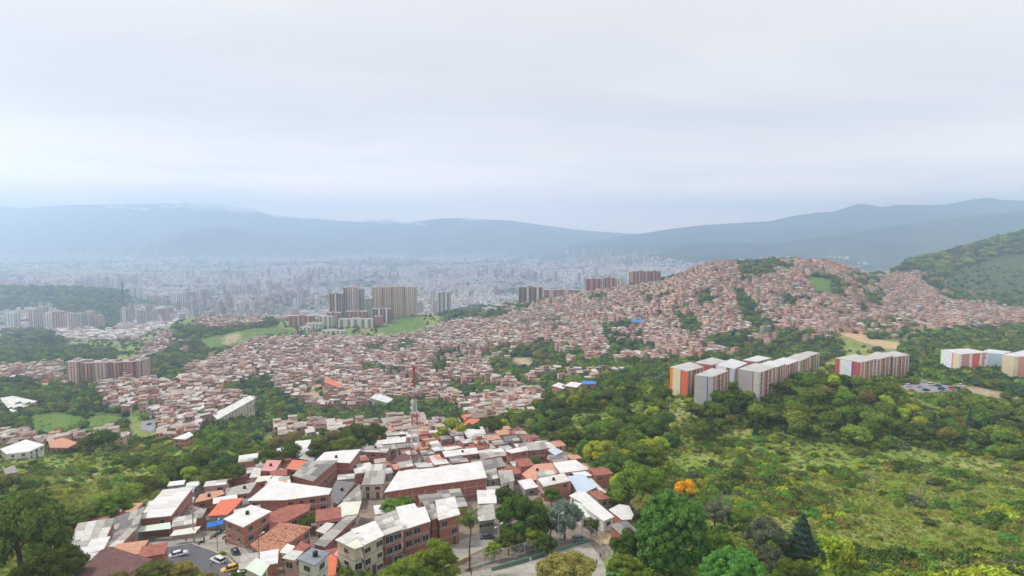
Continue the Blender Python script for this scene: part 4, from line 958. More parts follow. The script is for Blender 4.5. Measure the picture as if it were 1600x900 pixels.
M_W['white2'] = mat('white_roof_sheet_old', (0.66, 0.655, 0.64), 0.55, 0.07, 0.35, color2=(0.52, 0.47, 0.42), wave=1.6, bump=0.15)
M_W['orange2'] = mat('orange_roof_sheet_faded', (0.60, 0.20, 0.12), 0.75, 0.08, 0.4, wave=1.4, bump=0.2)
AUTO = {'white': ['white', 'white', 'white', 'white2'], 'cream': ['cream', 'cream', 'patch'], 'orange': ['orange', 'orange2'], 'rust': ['rust', 'rust', 'maroon'], 'lightblue': ['lightblue', 'lightblue', 'white2'], 'maroon': ['maroon', 'maroon']}
def building(label, roof, H, wall='brick', rf='white', slope=(0, 0), cat='house', wins=None, over=.35, seed=None, sheet=None, tones=None, name='house', stripes=None, group=None, bands=True, fl=2.75, tiles=None, pix=True, thick=.16, tank=0, wprob=.75, wlow=None, doors=True, winscale=1.0, base=None):
    r = random.Random(seed if seed is not None else sum(map(ord, label)))
    if pix:
        c = np.mean(roof, 0); P = at(c[0], c[1], H)
        z0 = P[2]; sx, sy = slope
        pts = []
        for (a, b_) in roof:
            d = ray(a, b_); d = d / d[1]; t = (CZ - z0 + sx * P[0] + sy * P[1]) / (sx * d[0] + sy - d[2]); pts.append((d[0] * t, t))
    else:
        pts = [tuple(p) for p in roof]; cc = np.mean(pts, 0); z0 = float(ground(cc[0], cc[1])) + H; sx, sy = slope; P = (cc[0], cc[1], z0)
    order = list(range(len(pts)))
    if area(pts) < 0: pts = pts[::-1]; order = order[::-1]
    plane = lambda x, y: z0 + sx * (x - P[0]) + sy * (y - P[1])
    cxy = np.mean(pts, 0); gz = float(min(ground(p[0], p[1]) for p in pts)); root = empty(name, (cxy[0], cxy[1], gz), 0, label if len(label.split()) < 17 else label.replace(' the ', ' '), cat, group)
    loc = lambda p: (p[0] - cxy[0], p[1] - cxy[1]); wp = offset_poly(pts, over); FOOT.append(wp)
    if base is None: base = gz - 1.0
    mb = MB(); mb.prism([loc(p) for p in wp], base - gz, [plane(*p) - .03 - gz for p in wp]); wobj = mb.obj('wall', M_V[wall], root)
    mb = MB(); mb.prism([loc(p) for p in pts], [plane(*p) - .02 - gz for p in pts], [plane(*p) + thick - gz for p in pts]); mb.obj('roof', M_W[rf], root)
    pl2 = lambda x, y: plane(x, y) + thick
    if not sheet and not tiles and len(pts) == 4 and rf in AUTO and pix and H < 12:
        e1 = np.linalg.norm(np.subtract(pts[1], pts[0])); e2 = np.linalg.norm(np.subtract(pts[2], pts[1])); sheet = (max(1, round(e1 / 3.2)), max(1, round(e2 / 4.5))); tones = AUTO[rf]
    if sheet and len(pts) == 4: sheets(root, pts, pl2, sheet[0], sheet[1], tones or [rf], r)
    if tiles: tiles_rows(root, pts, pl2, tiles, 'clay', r)
    n = len(wp)
    for i in range(n):
        a, b_ = np.array(wp[i]), np.array(wp[(i + 1) % n]); e = b_ - a; ln = np.linalg.norm(e)
        if ln < 1.2: continue
        e = e / ln; nrm = np.array([e[1], -e[0]]); mid = (a + b_) / 2
        if np.dot(nrm, -mid) / np.linalg.norm(mid) < .05: continue
        ang = math.atan2(e[1], e[0]) + math.pi; top = min(plane(*a), plane(*b_)); gnd = float(ground(*mid)) if base > gz - 2 else base
        oi = order[i]; oj = order[(i + 1) % n]; key = tuple(sorted((oi, oj)))
        if stripes and key in stripes:
            fwd = (oi, oj) == stripes[key][0]
            for (t0, t1, mm) in stripes[key][1]:
                if not fwd: t0, t1 = 1 - t1, 1 - t0
                p0 = a + e * ln * t0; p1 = a + e * ln * t1; mb = MB(); q = [loc(p0), loc(p0 + nrm * .12), loc(p1 + nrm * .12), loc(p1)]
                if area(q) < 0: q = q[::-1]
                mb.prism(q, base - gz, top - .05 - gz); mb.obj('painted_panel', mm, root)
            if len(stripes[key]) < 3: continue
        nf = max(1, int((top - gnd) / fl + .25)); win = wins if wins is not None else max(1, int(ln / 3.1))
        if bands and top - gnd > 4:
            for k in range(1, nf + 1):
                z = top - k * fl + .1
                if z < gnd + .5: break
                q = [loc(a), loc(a + nrm * .07), loc(b_ + nrm * .07), loc(b_)]; mb = MB(); q = q if area(q) > 0 else q[::-1]; mb.prism(q, z - .16 - gz, z + .12 - gz); mb.obj('floor_band', M_CONC, root)
        for k in range(nf):
            z = top - k * fl - 1.35
            if z < gnd + .9: break
            for j in range(win):
                if r.random() > wprob: continue
                s = (j + .5) / win * ln; p = a + e * s + nrm * .02; low = k == nf - 1 and z - gnd < 2.2
                sc = (r.uniform(.8, 1.5) * winscale, 1, r.uniform(.85, 1.25) * winscale)
                if low and doors and r.random() < .5: o = link('door', DOOR, root, (*loc(p), gnd + 1.15 - gz), ang, (1, 1, 1))
                else: o = link('window', WIN, root, (*loc(p), z - gz), ang, sc); link('pane', PANE, o)
    for k in range(tank):
        mb = MB(); mb.tube((0, 0, 0), (0, 0, .95), .55, .5, 10); mb.tube((0, 0, .95), (0, 0, 1.1), .5, .2, 10); p = cxy + np.array([r.uniform(-1, 1), r.uniform(-1, 1)]) ; o = mb.obj('water_tank', M_TANK, None, (p[0], p[1], plane(*p) + thick)); tag(o, ' '.join(('black water tank on top of the ' + label).split()[:16]), 'water tank')
    return root
g12 = ['grey1', 'grey2', 'grey1', 'grey2', 'grey3', 'patch']; g3 = ['grey3', 'grey2', 'grey3', 'grey2', 'grey1']
B = building
B('tall white roofed shed beside the street at the village edge', [(214,812),(255,766),(302,762),(267,807)], 8.0, 'brick', 'white', (0, -.02), 'warehouse', wins=2, wprob=.4)
B('long light grey roofed shed by the dark trees', [(108,860),(122,819),(180,810),(158,858)], 4.2, 'brick', 'grey1', (0,-.03), 'shed', sheet=(3,4), tones=['grey1','grey1','grey2','patch'])
B('patched grey roofed shed beside the white roofed one', [(160,857),(182,808),(226,793),(212,832)], 4.4, 'grey', 'grey3', (0,-.03), 'shed', sheet=(3,4), tones=g3)
B('low grey roofed workshop in front of the sheds', [(153,856),(186,829),(214,826),(186,855)], 3.4, 'brick', 'grey1', (0,-.04), 'shed', sheet=(3,2), tones=g12)
B('dark maroon roofed house at the bottom edge', [(112,905),(158,860),(176,856),(238,875),(190,905)], 4.5, 'brick', 'maroon', (0,-.05), 'house')
B('orange roofed shop above the blue awning', [(324,807),(345,782),(381,778),(369,792),(355,805)], 5.6, 'grey', 'orange', (0,-.03), 'shop')
B('clay roofed house behind the orange roofed shop', [(304,786),(312,773),(347,766),(351,772),(327,781)], 5.2, 'brick', 'clay', (0,-.05), 'house', tank=1)
B('grey corrugated yard roof beside the tall white shed', [(283,806),(296,790),(322,797),(312,812)], 3.0, 'grey', 'grey3', (0,-.03), 'shed', sheet=(2,3), tones=g3)
B('brick corner house with white roof over the street', [(349,812),(392,790),(424,800),(380,825)], 7.4, 'brick2', 'white', (0,-.01), 'house', tank=1)
B('grey roofed house behind the corner house', [(352,776),(364,762),(402,753),(390,771)], 6.0, 'brick', 'grey1', (0,-.02), 'house', sheet=(3,2), tones=['grey1','patch','grey1'], tank=1)
B('big brick workshop with white six sided roof', [(386,783),(426,751),(519,764),(514,773),(445,782)], 7.5, 'brick', 'white', (0,-.015), 'workshop')
B('long brick house with broken rusty roof', [(418,803),(452,790),(486,787),(482,799),(421,829)], 5.8, 'brick', 'rust', (0,-.01), 'house')
B('clay tiled brick house above the street', [(391,852),(440,817),(487,824),(420,874)], 5.0, 'brick2', 'clay', (0,-.05), 'house', tiles=16)
B('pale green canopy at the bottom edge', [(382,889),(401,872),(421,884),(408,902)], 3.6, 'cream', 'palegreen', (0,-.02), 'canopy')
B('small white roofed lean-to beside the clay tiles', [(437,864),(449,851),(461,855),(450,867)], 5.0, 'white', 'white', (0,-.01))
B('cream roofed house between white and blue grey roofs', [(441,873),(456,861),(474,863),(460,877)], 4.6, 'pinkw', 'cream', (0,-.02))
B('white house with blue grey flat roof', [(463,874),(487,857),(516,864),(493,885)], 6.8, 'white', 'slate', (0,0), tank=1)
B('low house with red deck roof beside the blue grey one', [(493,889),(517,867),(527,872),(524,903),(512,903)], 3.2, 'pinkw', 'orange', (0,0))
B('brown lean-to above the cream roofed house', [(459,861),(470,846),(487,854),(474,862)], 4.0, 'brick', 'rust', (0,-.02))
B('long narrow grey roof along the alley', [(489,851),(541,808),(559,806),(508,856)], 4.6, 'brick', 'grey2', (0,-.02), 'house', sheet=(6,1), tones=['grey1','grey2','grey1'])
B('small pale roofed red house by the alley garden', [(493,830),(510,817),(523,819),(507,835)], 4.6, 'brick', 'patch', (0,-.03))
B('cream corner house with pitched green roof', [(524,845),(550,830),(567,855),(554,859)], 8.6, 'cream', 'cream', (0,-.03), 'house', tank=0)
B('cream three storey corner house with white roof', [(550,829),(586,815),(600,838),(568,854)], 8.8, 'cream', 'white', (0,-.03), 'house', wins=3, wprob=.9)
B('pink rooftop terrace below the green pitched roof', [(521,868),(530,857),(556,866),(547,878)], 5.2, 'white', 'pink', (0,-.02))
B('grey roofed brick house between two white roofs', [(585,810),(618,798),(630,828),(600,838)], 8.8, 'brick', 'grey1', (0,-.02), 'house', wins=2, wprob=1, sheet=(4,4), tones=['grey1','grey2','patch','grey1'], winscale=1.25)
B('brick terrace house with stepped white roof', [(618,793),(648,787),(652,795),(664,792),(673,815),(630,829)], 8.9, 'brick', 'white', (0,-.02), 'house', wins=3, wprob=.7, winscale=1.15)
B('narrow grey roof squeezed into the terrace', [(660,785),(675,781),(686,810),(674,813)], 8.5, 'brick', 'grey1', (0,-.02), 'house', sheet=(2,4), tones=g12)
B('brick terrace house with white roof beside the palm', [(680,783),(710,777),(719,805),(685,814)], 9.0, 'brick', 'white', (0,-.02), 'house', wins=2, wprob=.8, winscale=1.15)
BIG = B('great brick hall with long white roof', [(600,770),(622,737),(682,731),(752,721),(761,747),(687,757),(677,758)], 7.2, 'brick', 'white', (0,-.01), 'hall', wins=0)
B('grey roofed two storey house at the end of the hall', [(565,759),(575,727),(604,725),(599,757)], 6.4, 'cream', 'grey1', (0,-.03), 'house', sheet=(3,5), tones=['grey1','grey1','grey2','patch'], wins=2, wprob=1)
B('tall brick building with kite shaped white roof', [(493,720),(507,707),(564,702),(547,724),(527,723)], 8.5, 'brick', 'white', (0,-.01), 'building', wins=1, wprob=.2, tank=1)
B('brick building with dark patched roof next to the tall one', [(457,744),(480,721),(528,720),(489,753)], 7.2, 'brick', 'grey3', (0,-.01), 'building', sheet=(5,5), tones=g3, wins=1, wprob=.2)
B('orange roofed brick house behind the workshop', [(447,733),(457,719),(479,721),(467,736)], 6.6, 'brick', 'orange', (0,-.02))
B('pink roofed house by the green slope', [(408,736),(417,719),(440,720),(430,737)], 6.2, 'brick', 'pink', (0,-.03), tank=1)
B('small white roofed house joined to the pink one', [(426,739),(431,732),(444,733),(443,740)], 4.6, 'brick', 'patch', (0,-.02))
B('pale roofed house at the edge of the green slope', [(389,747),(397,731),(409,732),(406,746)], 4.6, 'pinkw', 'patch', (0,-.02))
B('light grey roof between tall brick building and trees', [(467,717),(475,709),(498,709),(489,721)], 5.6, 'brick', 'grey1', (0,-.02))
B('flat cream roof next to the white six sided one', [(397,755),(405,745),(425,744),(420,751)], 5, 'brick', 'cream', (0,-.02))
B('pale green roof behind the white six sided one', [(422,751),(427,744),(444,745),(442,752)], 5, 'grey', 'palegreen', (0,-.02))
B('dark flat roof in the middle of the village', [(519,765),(525,751),(555,755),(528,789),(519,784)], 3.8, 'brick', 'grey3', (0,0), 'house', bands=False, tank=1)
B('low patched grey roofs below the two storey house', [(534,783),(562,757),(565,784),(542,786)], 3.0, 'grey', 'grey2', (0,-.02), 'house', sheet=(3,3), tones=g12)
B('pale flat roof with dark yard next to the alley', [(520,799),(535,785),(565,784),(559,804),(541,806),(528,812)], 3.8, 'white', 'cream', (0,0))
B('long double white roof behind the radio tower', [(583,696),(587,689),(618,685),(635,682),(634,691),(616,693)], 5, 'brick', 'white', (0,-.02), 'house')
B('square brick house with worn grey roof near the radio tower', [(562,706),(574,697),(612,696),(604,708)], 6.2, 'brick', 'grey1', (0,-.02), 'house', sheet=(4,3), tones=['grey1','patch','grey1','grey2'], tank=1)
B('maroon roofed hut at the foot of the radio tower', [(613,722),(620,713),(632,709),(642,712),(641,724),(622,727)], 3.4, 'brick', 'maroon', (0,0), 'hut')
B('low red roofs beside the radio tower', [(664,716),(682,711),(699,722),(668,731)], 3.4, 'brick', 'rust', (0,-.02), 'house', sheet=(3,3), tones=['rust','rust','salmon','patch'])
B('long white roofed house right of the radio tower', [(691,706),(744,700),(748,709),(696,715)], 5.2, 'brick', 'white', (0,-.02), 'house', tank=1)
B('cream roofed house behind the long white one', [(694,700),(716,697),(722,700),(695,705)], 6.2, 'brick', 'cream', (0,-.02))
B('pale cream lean-to at the back of the great hall', [(652,731),(656,726),(674,724),(677,730)], 4.2, 'cream', 'cream', (0,-.02))
B('dark grey roofed house behind the great hall', [(752,721),(783,715),(790,729),(758,735)], 5.6, 'brick', 'grey2', (0,-.02), 'house', sheet=(4,2), tones=['grey2','grey3'])
B('grey roofed house at the corner of the great hall', [(758,736),(775,732),(779,748),(762,751)], 5.0, 'grey', 'grey1', (0,-.02), 'house', sheet=(2,3), tones=g12)
B('patched grey roofed house above the dark tree', [(778,736),(800,735),(804,752),(783,757)], 5.0, 'white', 'grey1', (0,-.02), 'house', sheet=(3,3), tones=g12)
B('small white roofed house beside the dark tree', [(745,767),(774,766),(776,787),(747,788)], 5.4, 'white', 'white', (0,-.02))
B('shop house with patched roof beside the palm', [(746,793),(771,788),(774,812),(747,816)], 4.8, 'grey', 'grey1', (0,-.02), 'shop', sheet=(3,3), tones=['grey1','patch','grey1'], wins=3)
B('brick house with long white roof beside the grey one', [(789,705),(822,697),(826,704),(800,709)], 6, 'brick', 'white', (0,-.02))
B('grey roofed brick house near the light blue shed', [(822,694),(850,691),(855,702),(826,705)], 6.2, 'brick', 'grey2', (0,-.02), 'house', sheet=(3,2), tones=['grey2','grey1'])
B('small light blue roof next to the forest', [(854,704),(865,699),(880,706),(868,712)], 4, 'white', 'lightblue', (0,-.02), 'shed')
B('brown lean-to below the light blue roof', [(854,718),(856,711),(870,712),(871,722)], 3.2, 'brick', 'grey2', (0,-.02), 'shed')
B('white roofed house with row of windows by the forest', [(864,724),(899,719),(920,734),(876,740)], 5.6, 'pinkw', 'white', (0,-.01), 'house', wins=4, wprob=1)
B('salmon terrace house with grey lean-to roof', [(815,741),(836,726),(862,724),(874,739),(828,753)], 4.0, 'brick2', 'salmon', (0,0), tank=1)
B('brick house with white roof facing the silver tree', [(840,749),(881,740),(891,752),(850,761)], 6.2, 'brick2', 'white', (0,-.01), 'house', wins=3, tank=1)
B('light blue roofed hall beside the forest', [(887,745),(911,741),(933,761),(917,769),(902,769)], 4.6, 'brick2', 'lightblue', (0,-.01), 'hall')
B('narrow pale lean-to along the light blue hall', [(920,748),(925,749),(948,772),(941,774)], 3.4, 'white', 'cream', (0,-.01), 'shed')
B('upper white roof of the lower cluster below the blue hall', [(889,775),(901,769),(915,769),(928,781),(910,787)], 5, 'white', 'white', (0,-.01))
B('largest white roof of the lower cluster near the sports court', [(908,788),(928,781),(960,808),(943,815),(924,801)], 4.6, 'white', 'white', (0,-.02))
B('pale green lean-to beside the silver tree', [(896,784),(907,787),(923,808),(906,811)], 3.8, 'white', 'palegreen', (0,-.02), 'shed')
B('fan shaped white roof at the forest edge', [(951,797),(968,788),(983,791),(990,805),(987,812),(972,813)], 4.0, 'brick2', 'white', (0,-.02))
B('magenta roofed kiosk at the back of the village', [(800,673),(808,666),(818,671),(812,680)], 3.8, 'brick', 'rust', (0,-.02), 'kiosk')
B('small white roofed house among orange blossoms', [(726,680),(730,671),(757,672),(760,681)], 4.0, 'white', 'white', (0,-.02))
B('orange roofed house in the trees behind the village', [(719,650),(730,644),(738,652),(727,657)], 4, 'brick2', 'orange', (0,-.02))
B('lower orange roofed house in the trees behind the village', [(722,664),(733,655),(750,655),(740,667)], 4, 'brick2', 'orange', (0,-.02))
# awnings and canopies in the street: thin sheets on posts
def canopy(label, quad, H, rf, posts=True, name='canopy'):
    c = np.mean(quad, 0); P = at(c[0], c[1], H); z0 = P[2]; pts = []
    for (a, b_) in quad:
        d = ray(a, b_); d = d / d[1]; t = (CZ - z0) / (-d[2]); pts.append((d[0] * t, t))
    if area(pts) < 0: pts = pts[::-1]
    gz = float(ground(P[0], P[1])); root = empty(name, (P[0], P[1], gz), 0, label, 'canopy'); mb = MB()
    mb.prism([(p[0] - P[0], p[1] - P[1]) for p in pts], H - .04, H + .04); mb.obj('canopy_sheet', M_W[rf] if rf in M_W else MATS[rf], root)
    for p in offset_poly(pts, .25):
        g = float(ground(*p)) - gz; mb = MB(); mb.tube((p[0] - P[0], p[1] - P[1], g - .3), (p[0] - P[0], p[1] - P[1], H - .05), .06, .06, 6); mb.obj('post', M_STEEL, root)
    FOOT.append(pts)
mat('blue_awning', (0.0, 0.16, 0.55), 0.6, 0.05, 1)
canopy('pale awning across the front of the tall white shed', [(213,832),(218,823),(266,816),(267,826)], 3.6, 'palegreen')
canopy('white awning over the parking bay beside the utility pole', [(265,838),(272,829),(314,822),(305,833)], 3.2, 'cream')
canopy('blue awning of the corner shop', [(322,825),(325,817),(350,812),(348,819)], 3.0, 'blue_awning')
# the great hall: concrete columns and a band on its long wall
def hall_columns():
    w = FOOT[[i for i, f in enumerate(FOOT)][0]]
    for ch in BIG.children:
        if ch.name.startswith('wall'): me = ch.data
    n = len(me.vertices) // 2; vs = [me.vertices[i].co.copy() for i in range(n)]; tz = [me.vertices[i + n].co.z for i in range(n)]
    for i in range(n):
        a, b_ = vs[i], vs[(i + 1) % n]; ln = math.hypot(b_.x - a.x, b_.y - a.y)
        e = ((b_.x - a.x) / ln, (b_.y - a.y) / ln); nr = (e[1], -e[0]); mx, my = (a.x + b_.x) / 2 + BIG.location.x, (a.y + b_.y) / 2 + BIG.location.y
        if -(nr[0] * mx + nr[1] * my) < 20 or ln < 4: continue
        for k in range(int(ln / 4.5) + 1):
            s = min(ln - .3, .3 + k * 4.5); x, y = a.x + e[0] * s, a.y + e[1] * s; q = [(x - e[0] * .22, y - e[1] * .22), (x - e[0] * .22 + nr[0] * .14, y - e[1] * .22 + nr[1] * .14), (x + e[0] * .22 + nr[0] * .14, y + e[1] * .22 + nr[1] * .14), (x + e[0] * .22, y + e[1] * .22)]
            if area(q) < 0: q = q[::-1]
            mb = MB(); mb.prism(q, -1, min(tz) - 1.0 - k * .01); mb.obj('concrete_column', M_CONC, BIG)
hall_columns()
# --- filler houses between the traced ones
EXCL = [[(238,868),(262,836),(330,834),(345,812),(356,815),(382,850),(400,872),(380,905),(270,905)], [(600,902),(600,884),(690,838),(722,812),(745,822),(800,822),(870,800),(905,815),(960,815),(990,905)],
        [(440,832),(470,800),(520,800),(520,812),(495,828),(470,845)], [(600,786),(640,772),(655,782),(620,795)], [(655,733),(640,733),(640,718),(655,718)], [(820,722),(848,712),(852,724),(830,730)], [(480,700),(600,684),(600,700),(500,705)],
        [(780,760),(860,765),(900,790),(900,850),(780,840)]]
def world_in(p, x, y): return bool(inpoly(np.array([x]), np.array([y]), p)[0])
placed = []
def filler():
    r = random.Random(5); k = 0; ang = .35
    cs = [(i, j) for i in range(-60, 60) for j in range(0, 60)]
    for i, j in cs:
        gx, gy = i * 7.9 + r.uniform(-1, 1), 90 + j * 7.3 + r.uniform(-1, 1); x = gx * math.cos(ang) - (gy - 200) * math.sin(ang); y = gx * math.sin(ang) + (gy - 200) * math.cos(ang) + 200
        if not (115 < y < 345): continue
        z = float(ground(x, y)); px, py = proj(x, y, z + 1.5)
        if not inpoly(np.array([px]), np.array([py]), VILLAGE)[0] or any(inpoly(np.array([px]), np.array([py]), e)[0] for e in EXCL): continue
        w, d = r.uniform(4.8, 8.2), r.uniform(5, 7.6); a2 = ang + r.uniform(-.12, .12)
        q = [(x + sx * w / 2 * math.cos(a2) - sy * d / 2 * math.sin(a2), y + sx * w / 2 * math.sin(a2) + sy * d / 2 * math.cos(a2)) for sx, sy in ((-1, -1), (1, -1), (1, 1), (-1, 1))]
        tst = q + [(x, y)] + [((q[m][0] + q[(m + 1) % 4][0]) / 2, (q[m][1] + q[(m + 1) % 4][1]) / 2) for m in range(4)]
        if any(world_in(f, *p) for f in FOOT for p in tst): continue
        if any(world_in(q, *p) for f in FOOT for p in f): continue
        k += 1; rf = r.choice(['grey1', 'grey2', 'grey1', 'grey3', 'patch', 'rust', 'clay', 'white', 'grey1', 'patch']); wl = r.choice(['brick', 'brick', 'brick2', 'brick', 'grey', 'pinkw'])
        placed.append((q, px, py, rf, wl, r.choice([3.0, 3.2, 4.4, 5.4]), r.random()))
        FOOT.append(q)
    return k
print('filler', filler())
LM_NEAR = [('the radio tower', 648, 715), ('the great hall', 680, 750), ('the white six sided roof', 450, 770), ('the tall white shed', 255, 790), ('the palm', 735, 800), ('the blue roofed hall', 905, 755), ('the orange blossom tree', 745, 690), ('the clay tiled house', 435, 845), ('the tall brick building', 530, 712), ('the terrace of white roofs', 640, 805), ('the silver tree', 880, 790), ('the corner shop', 340, 800)]
RN = {'grey1': 'light grey', 'grey2': 'grey', 'grey3': 'dark grey', 'patch': 'pale sheet', 'rust': 'rusty red', 'clay': 'clay', 'white': 'white', 'cream': 'cream'}
WNN = {'brick': 'brick', 'brick2': 'orange brick', 'white': 'white walled', 'grey': 'grey walled', 'pinkw': 'pink walled'}
for (q, px, py, rf, wl, H, s) in placed:
    lm = min(LM_NEAR, key=lambda p: (p[1] - px) ** 2 + 3 * (p[2] - py) ** 2); dx, dy = px - lm[1], py - lm[2]
    rel = ('right of' if dx > 0 else 'left of') if abs(dx) > 1.4 * abs(dy) else ('behind' if dy < 0 else 'before')
    B('%s %s house, %s roof, %s %s' % ('low' if H < 4 else 'taller', WNN[wl], RN[rf], rel, lm[0]), q, H, wl, rf, (0.0, -.06 if s < .6 else .05), 'house', pix=False, sheet=(2, 2) if rf in ('grey1', 'grey2', 'grey3', 'patch') else None, tones={'grey1': ['grey1', 'grey1', 'patch', 'grey2'], 'grey2': ['grey2', 'grey1', 'grey3'], 'grey3': ['grey3', 'grey2'], 'patch': ['patch', 'grey1', 'white']}.get(rf), group='small houses of the near village', over=.25, seed=int(s * 1e5), bands=False)
# ================================================================ striped apartment blocks on the right
def solid(name, c, rough=0.8): return mat(name, c, rough, 0.05, 0.3)
P_OR, P_CR, P_RO, P_GY, P_LG, P_WH, P_RD, P_YE, P_LI, P_MB, P_PK = (solid('panel_orange', (0.80, 0.24, 0.04)), solid('panel_cream', (0.72, 0.62, 0.42)), solid('panel_red_orange', (0.74, 0.13, 0.06)), solid('panel_grey', (0.42, 0.40, 0.385)), solid('panel_pale_grey', (0.56, 0.545, 0.53)),
   solid('panel_white', (0.76, 0.78, 0.84)), solid('panel_red', (0.52, 0.10, 0.09)), solid('panel_yellow', (0.66, 0.50, 0.20)), solid('panel_lilac', (0.52, 0.52, 0.62)), solid('panel_brown', (0.26, 0.11, 0.09)), solid('panel_pink', (0.66, 0.28, 0.28)))
M_V['panelbrown'] = mat('dark_brick_front', (0.44, 0.22, 0.19), 0.9, 0.15, 0.5)
M_V['panelgrey'] = P_LG; M_V['panelcream'] = P_WH
M_W['aptroof'] = mat('apartment_roof_slab', (0.48, 0.46, 0.44), 0.9, 0.1, 0.12)
M_W['aptroof2'] = mat('apartment_roof_white', (0.58, 0.58, 0.60), 0.9, 0.08, 0.12)
AG = 'striped apartment blocks above the forest'
def apt(label, roof, H, wall, rf, stripes, wins=6, **k):
    stripes = dict(stripes)
    if (1, 2) not in stripes: stripes[(1, 2)] = ((1, 2), [(0, .07, P_LG), (.2, .26, P_CR), (.42, .5, P_MB), (.5, .56, P_LG), (.74, .8, P_CR), (.93, 1, P_LG)], 'win')
    return B(label, roof, H, wall, rf, (0, 0), 'apartment block', wins, .12, stripes=stripes, group=AG, fl=2.6, name='apartment_block', wprob=.9, thick=.35, doors=False, winscale=1.15, bands=False, **k)
# back row first
apt('grey roofed apartment block behind the orange one', [(1085,567),(1112,571),(1138,565),(1112,559)], 15, 'panelbrown', 'aptroof', {(0,1): ((0,1), [(0,.35,P_PK),(.35,1,P_RD)])})
apt('white roofed apartment block with lilac end wall', [(1119,571),(1148,577),(1168,568),(1143,561)], 15, 'panelbrown', 'aptroof2', {(0,1): ((0,1), [(0,.55,P_WH),(.6,.75,P_MB),(.75,1,P_LI)])})
apt('apartment block with red edged white roof at the back', [(1160,563),(1182,566),(1205,560),(1184,556)], 14, 'panelbrown', 'aptroof2', {(0,1): ((0,1), [(0,1,P_RD)])})
apt('cream end apartment block farthest back in the first group', [(1245,554),(1262,558),(1281,552),(1262,549)], 15, 'panelbrown', 'aptroof', {(0,1): ((0,1), [(0,.3,P_MB),(.3,.8,P_GY),(.8,1,P_LG)])})
apt('grey and brown striped apartment block near the palm', [(1226,561),(1250,565),(1266,558),(1244,553)], 16, 'panelbrown', 'aptroof', {(0,1): ((0,1), [(0,.1,P_CR),(.1,.2,P_MB),(.2,.75,P_LG),(.75,1,P_LG)])})
apt('yellow and red striped apartment block', [(1203,566),(1230,571),(1248,564),(1224,559)], 16.5, 'panelbrown', 'aptroof2', {(0,1): ((0,1), [(0,.25,P_CR),(.25,.45,P_YE),(.45,.6,P_RD),(.6,.8,P_YE),(.8,1,P_RD)])})
apt('cream striped apartment block beside the broad grey wall', [(1182,571),(1210,576),(1228,569),(1203,564)], 16.5, 'panelbrown', 'aptroof2', {(0,1): ((0,1), [(0,.3,P_PK),(.3,.55,P_LG),(.55,1,P_MB)])})
apt('apartment block with broad grey end wall over the trees', [(1154,577),(1187,583),(1213,574),(1180,568)], 17, 'panelbrown', 'aptroof', {(0,1): ((0,1), [(0,.68,P_GY),(.68,.73,P_MB),(.73,1,P_LG)])})
apt('pale grey apartment block in the middle of the first group', [(1085,587),(1113,590),(1138,580),(1112,576)], 16.5, 'panelbrown', 'aptroof', {(0,1): ((0,1), [(0,.5,P_LG),(.5,.72,P_LI),(.72,.78,P_MB),(.78,1,P_LI)])})
apt('apartment block with orange and cream striped end wall', [(1047,574),(1074,581),(1100,574),(1078,566)], 17.5, 'panelbrown', 'aptroof', {(0,1): ((0,1), [(0,.17,P_OR),(.17,.62,P_CR),(.62,.68,P_MB),(.68,1,P_RO)])})
apt('farther wing of the red and white apartment block', [(1376,553),(1396,559),(1421,555),(1398,549)], 16, 'panelbrown', 'aptroof', {(0,1): ((0,1), [(0,.3,P_PK),(.3,1,P_GY)])})
apt('middle wing of the red and white apartment block', [(1346,560),(1370,563),(1396,556),(1370,550)], 16.5, 'panelbrown', 'aptroof', {(0,1): ((0,1), [(0,.4,P_GY),(.4,.7,P_LG),(.7,1,P_RD)])})
apt('apartment block with red and white striped end wall', [(1305,560),(1345,567),(1371,561),(1336,554)], 17.5, 'panelbrown', 'aptroof', {(0,1): ((0,1), [(0,.18,P_RD),(.18,.22,P_YE),(.22,.66,P_WH),(.66,.72,solid('panel_violet', (0.16, 0.05, 0.25))),(.72,1,P_RD)])})
apt('white apartment block with lime edge at the far right', [(1470,547),(1500,554),(1544,551),(1512,545)], 15, 'panelcream', 'aptroof2', {(0,1): ((0,1), [(0,.05,solid('panel_lime', (0.4, 0.8, 0.1))),(.05,.6,P_WH),(.6,.68,P_PK),(.68,1,P_CR)]), (1,2): ((1,2), [(.1,.35,P_PK),(.45,.7,P_RO),(.8,.9,P_PK)], 'win')}, wins=5)
apt('pale blue and cream apartment block among the trees', [(1530,551),(1566,554),(1580,550),(1545,546)], 15, 'panelcream', 'aptroof2', {(0,1): ((0,1), [(0,.35,P_CR),(.35,1,solid('panel_light_blue', (0.55, 0.68, 0.76)))])})
apt('cream apartment block with pink windows at the right edge', [(1566,555),(1585,558),(1640,556),(1600,548)], 17, 'panelcream', 'aptroof2', {(0,1): ((0,1), [(0,1,P_CR)]), (1,2): ((1,2), [(0,.12,P_CR),(.12,.35,P_PK),(.35,.5,P_CR),(.5,.8,P_PK)])})
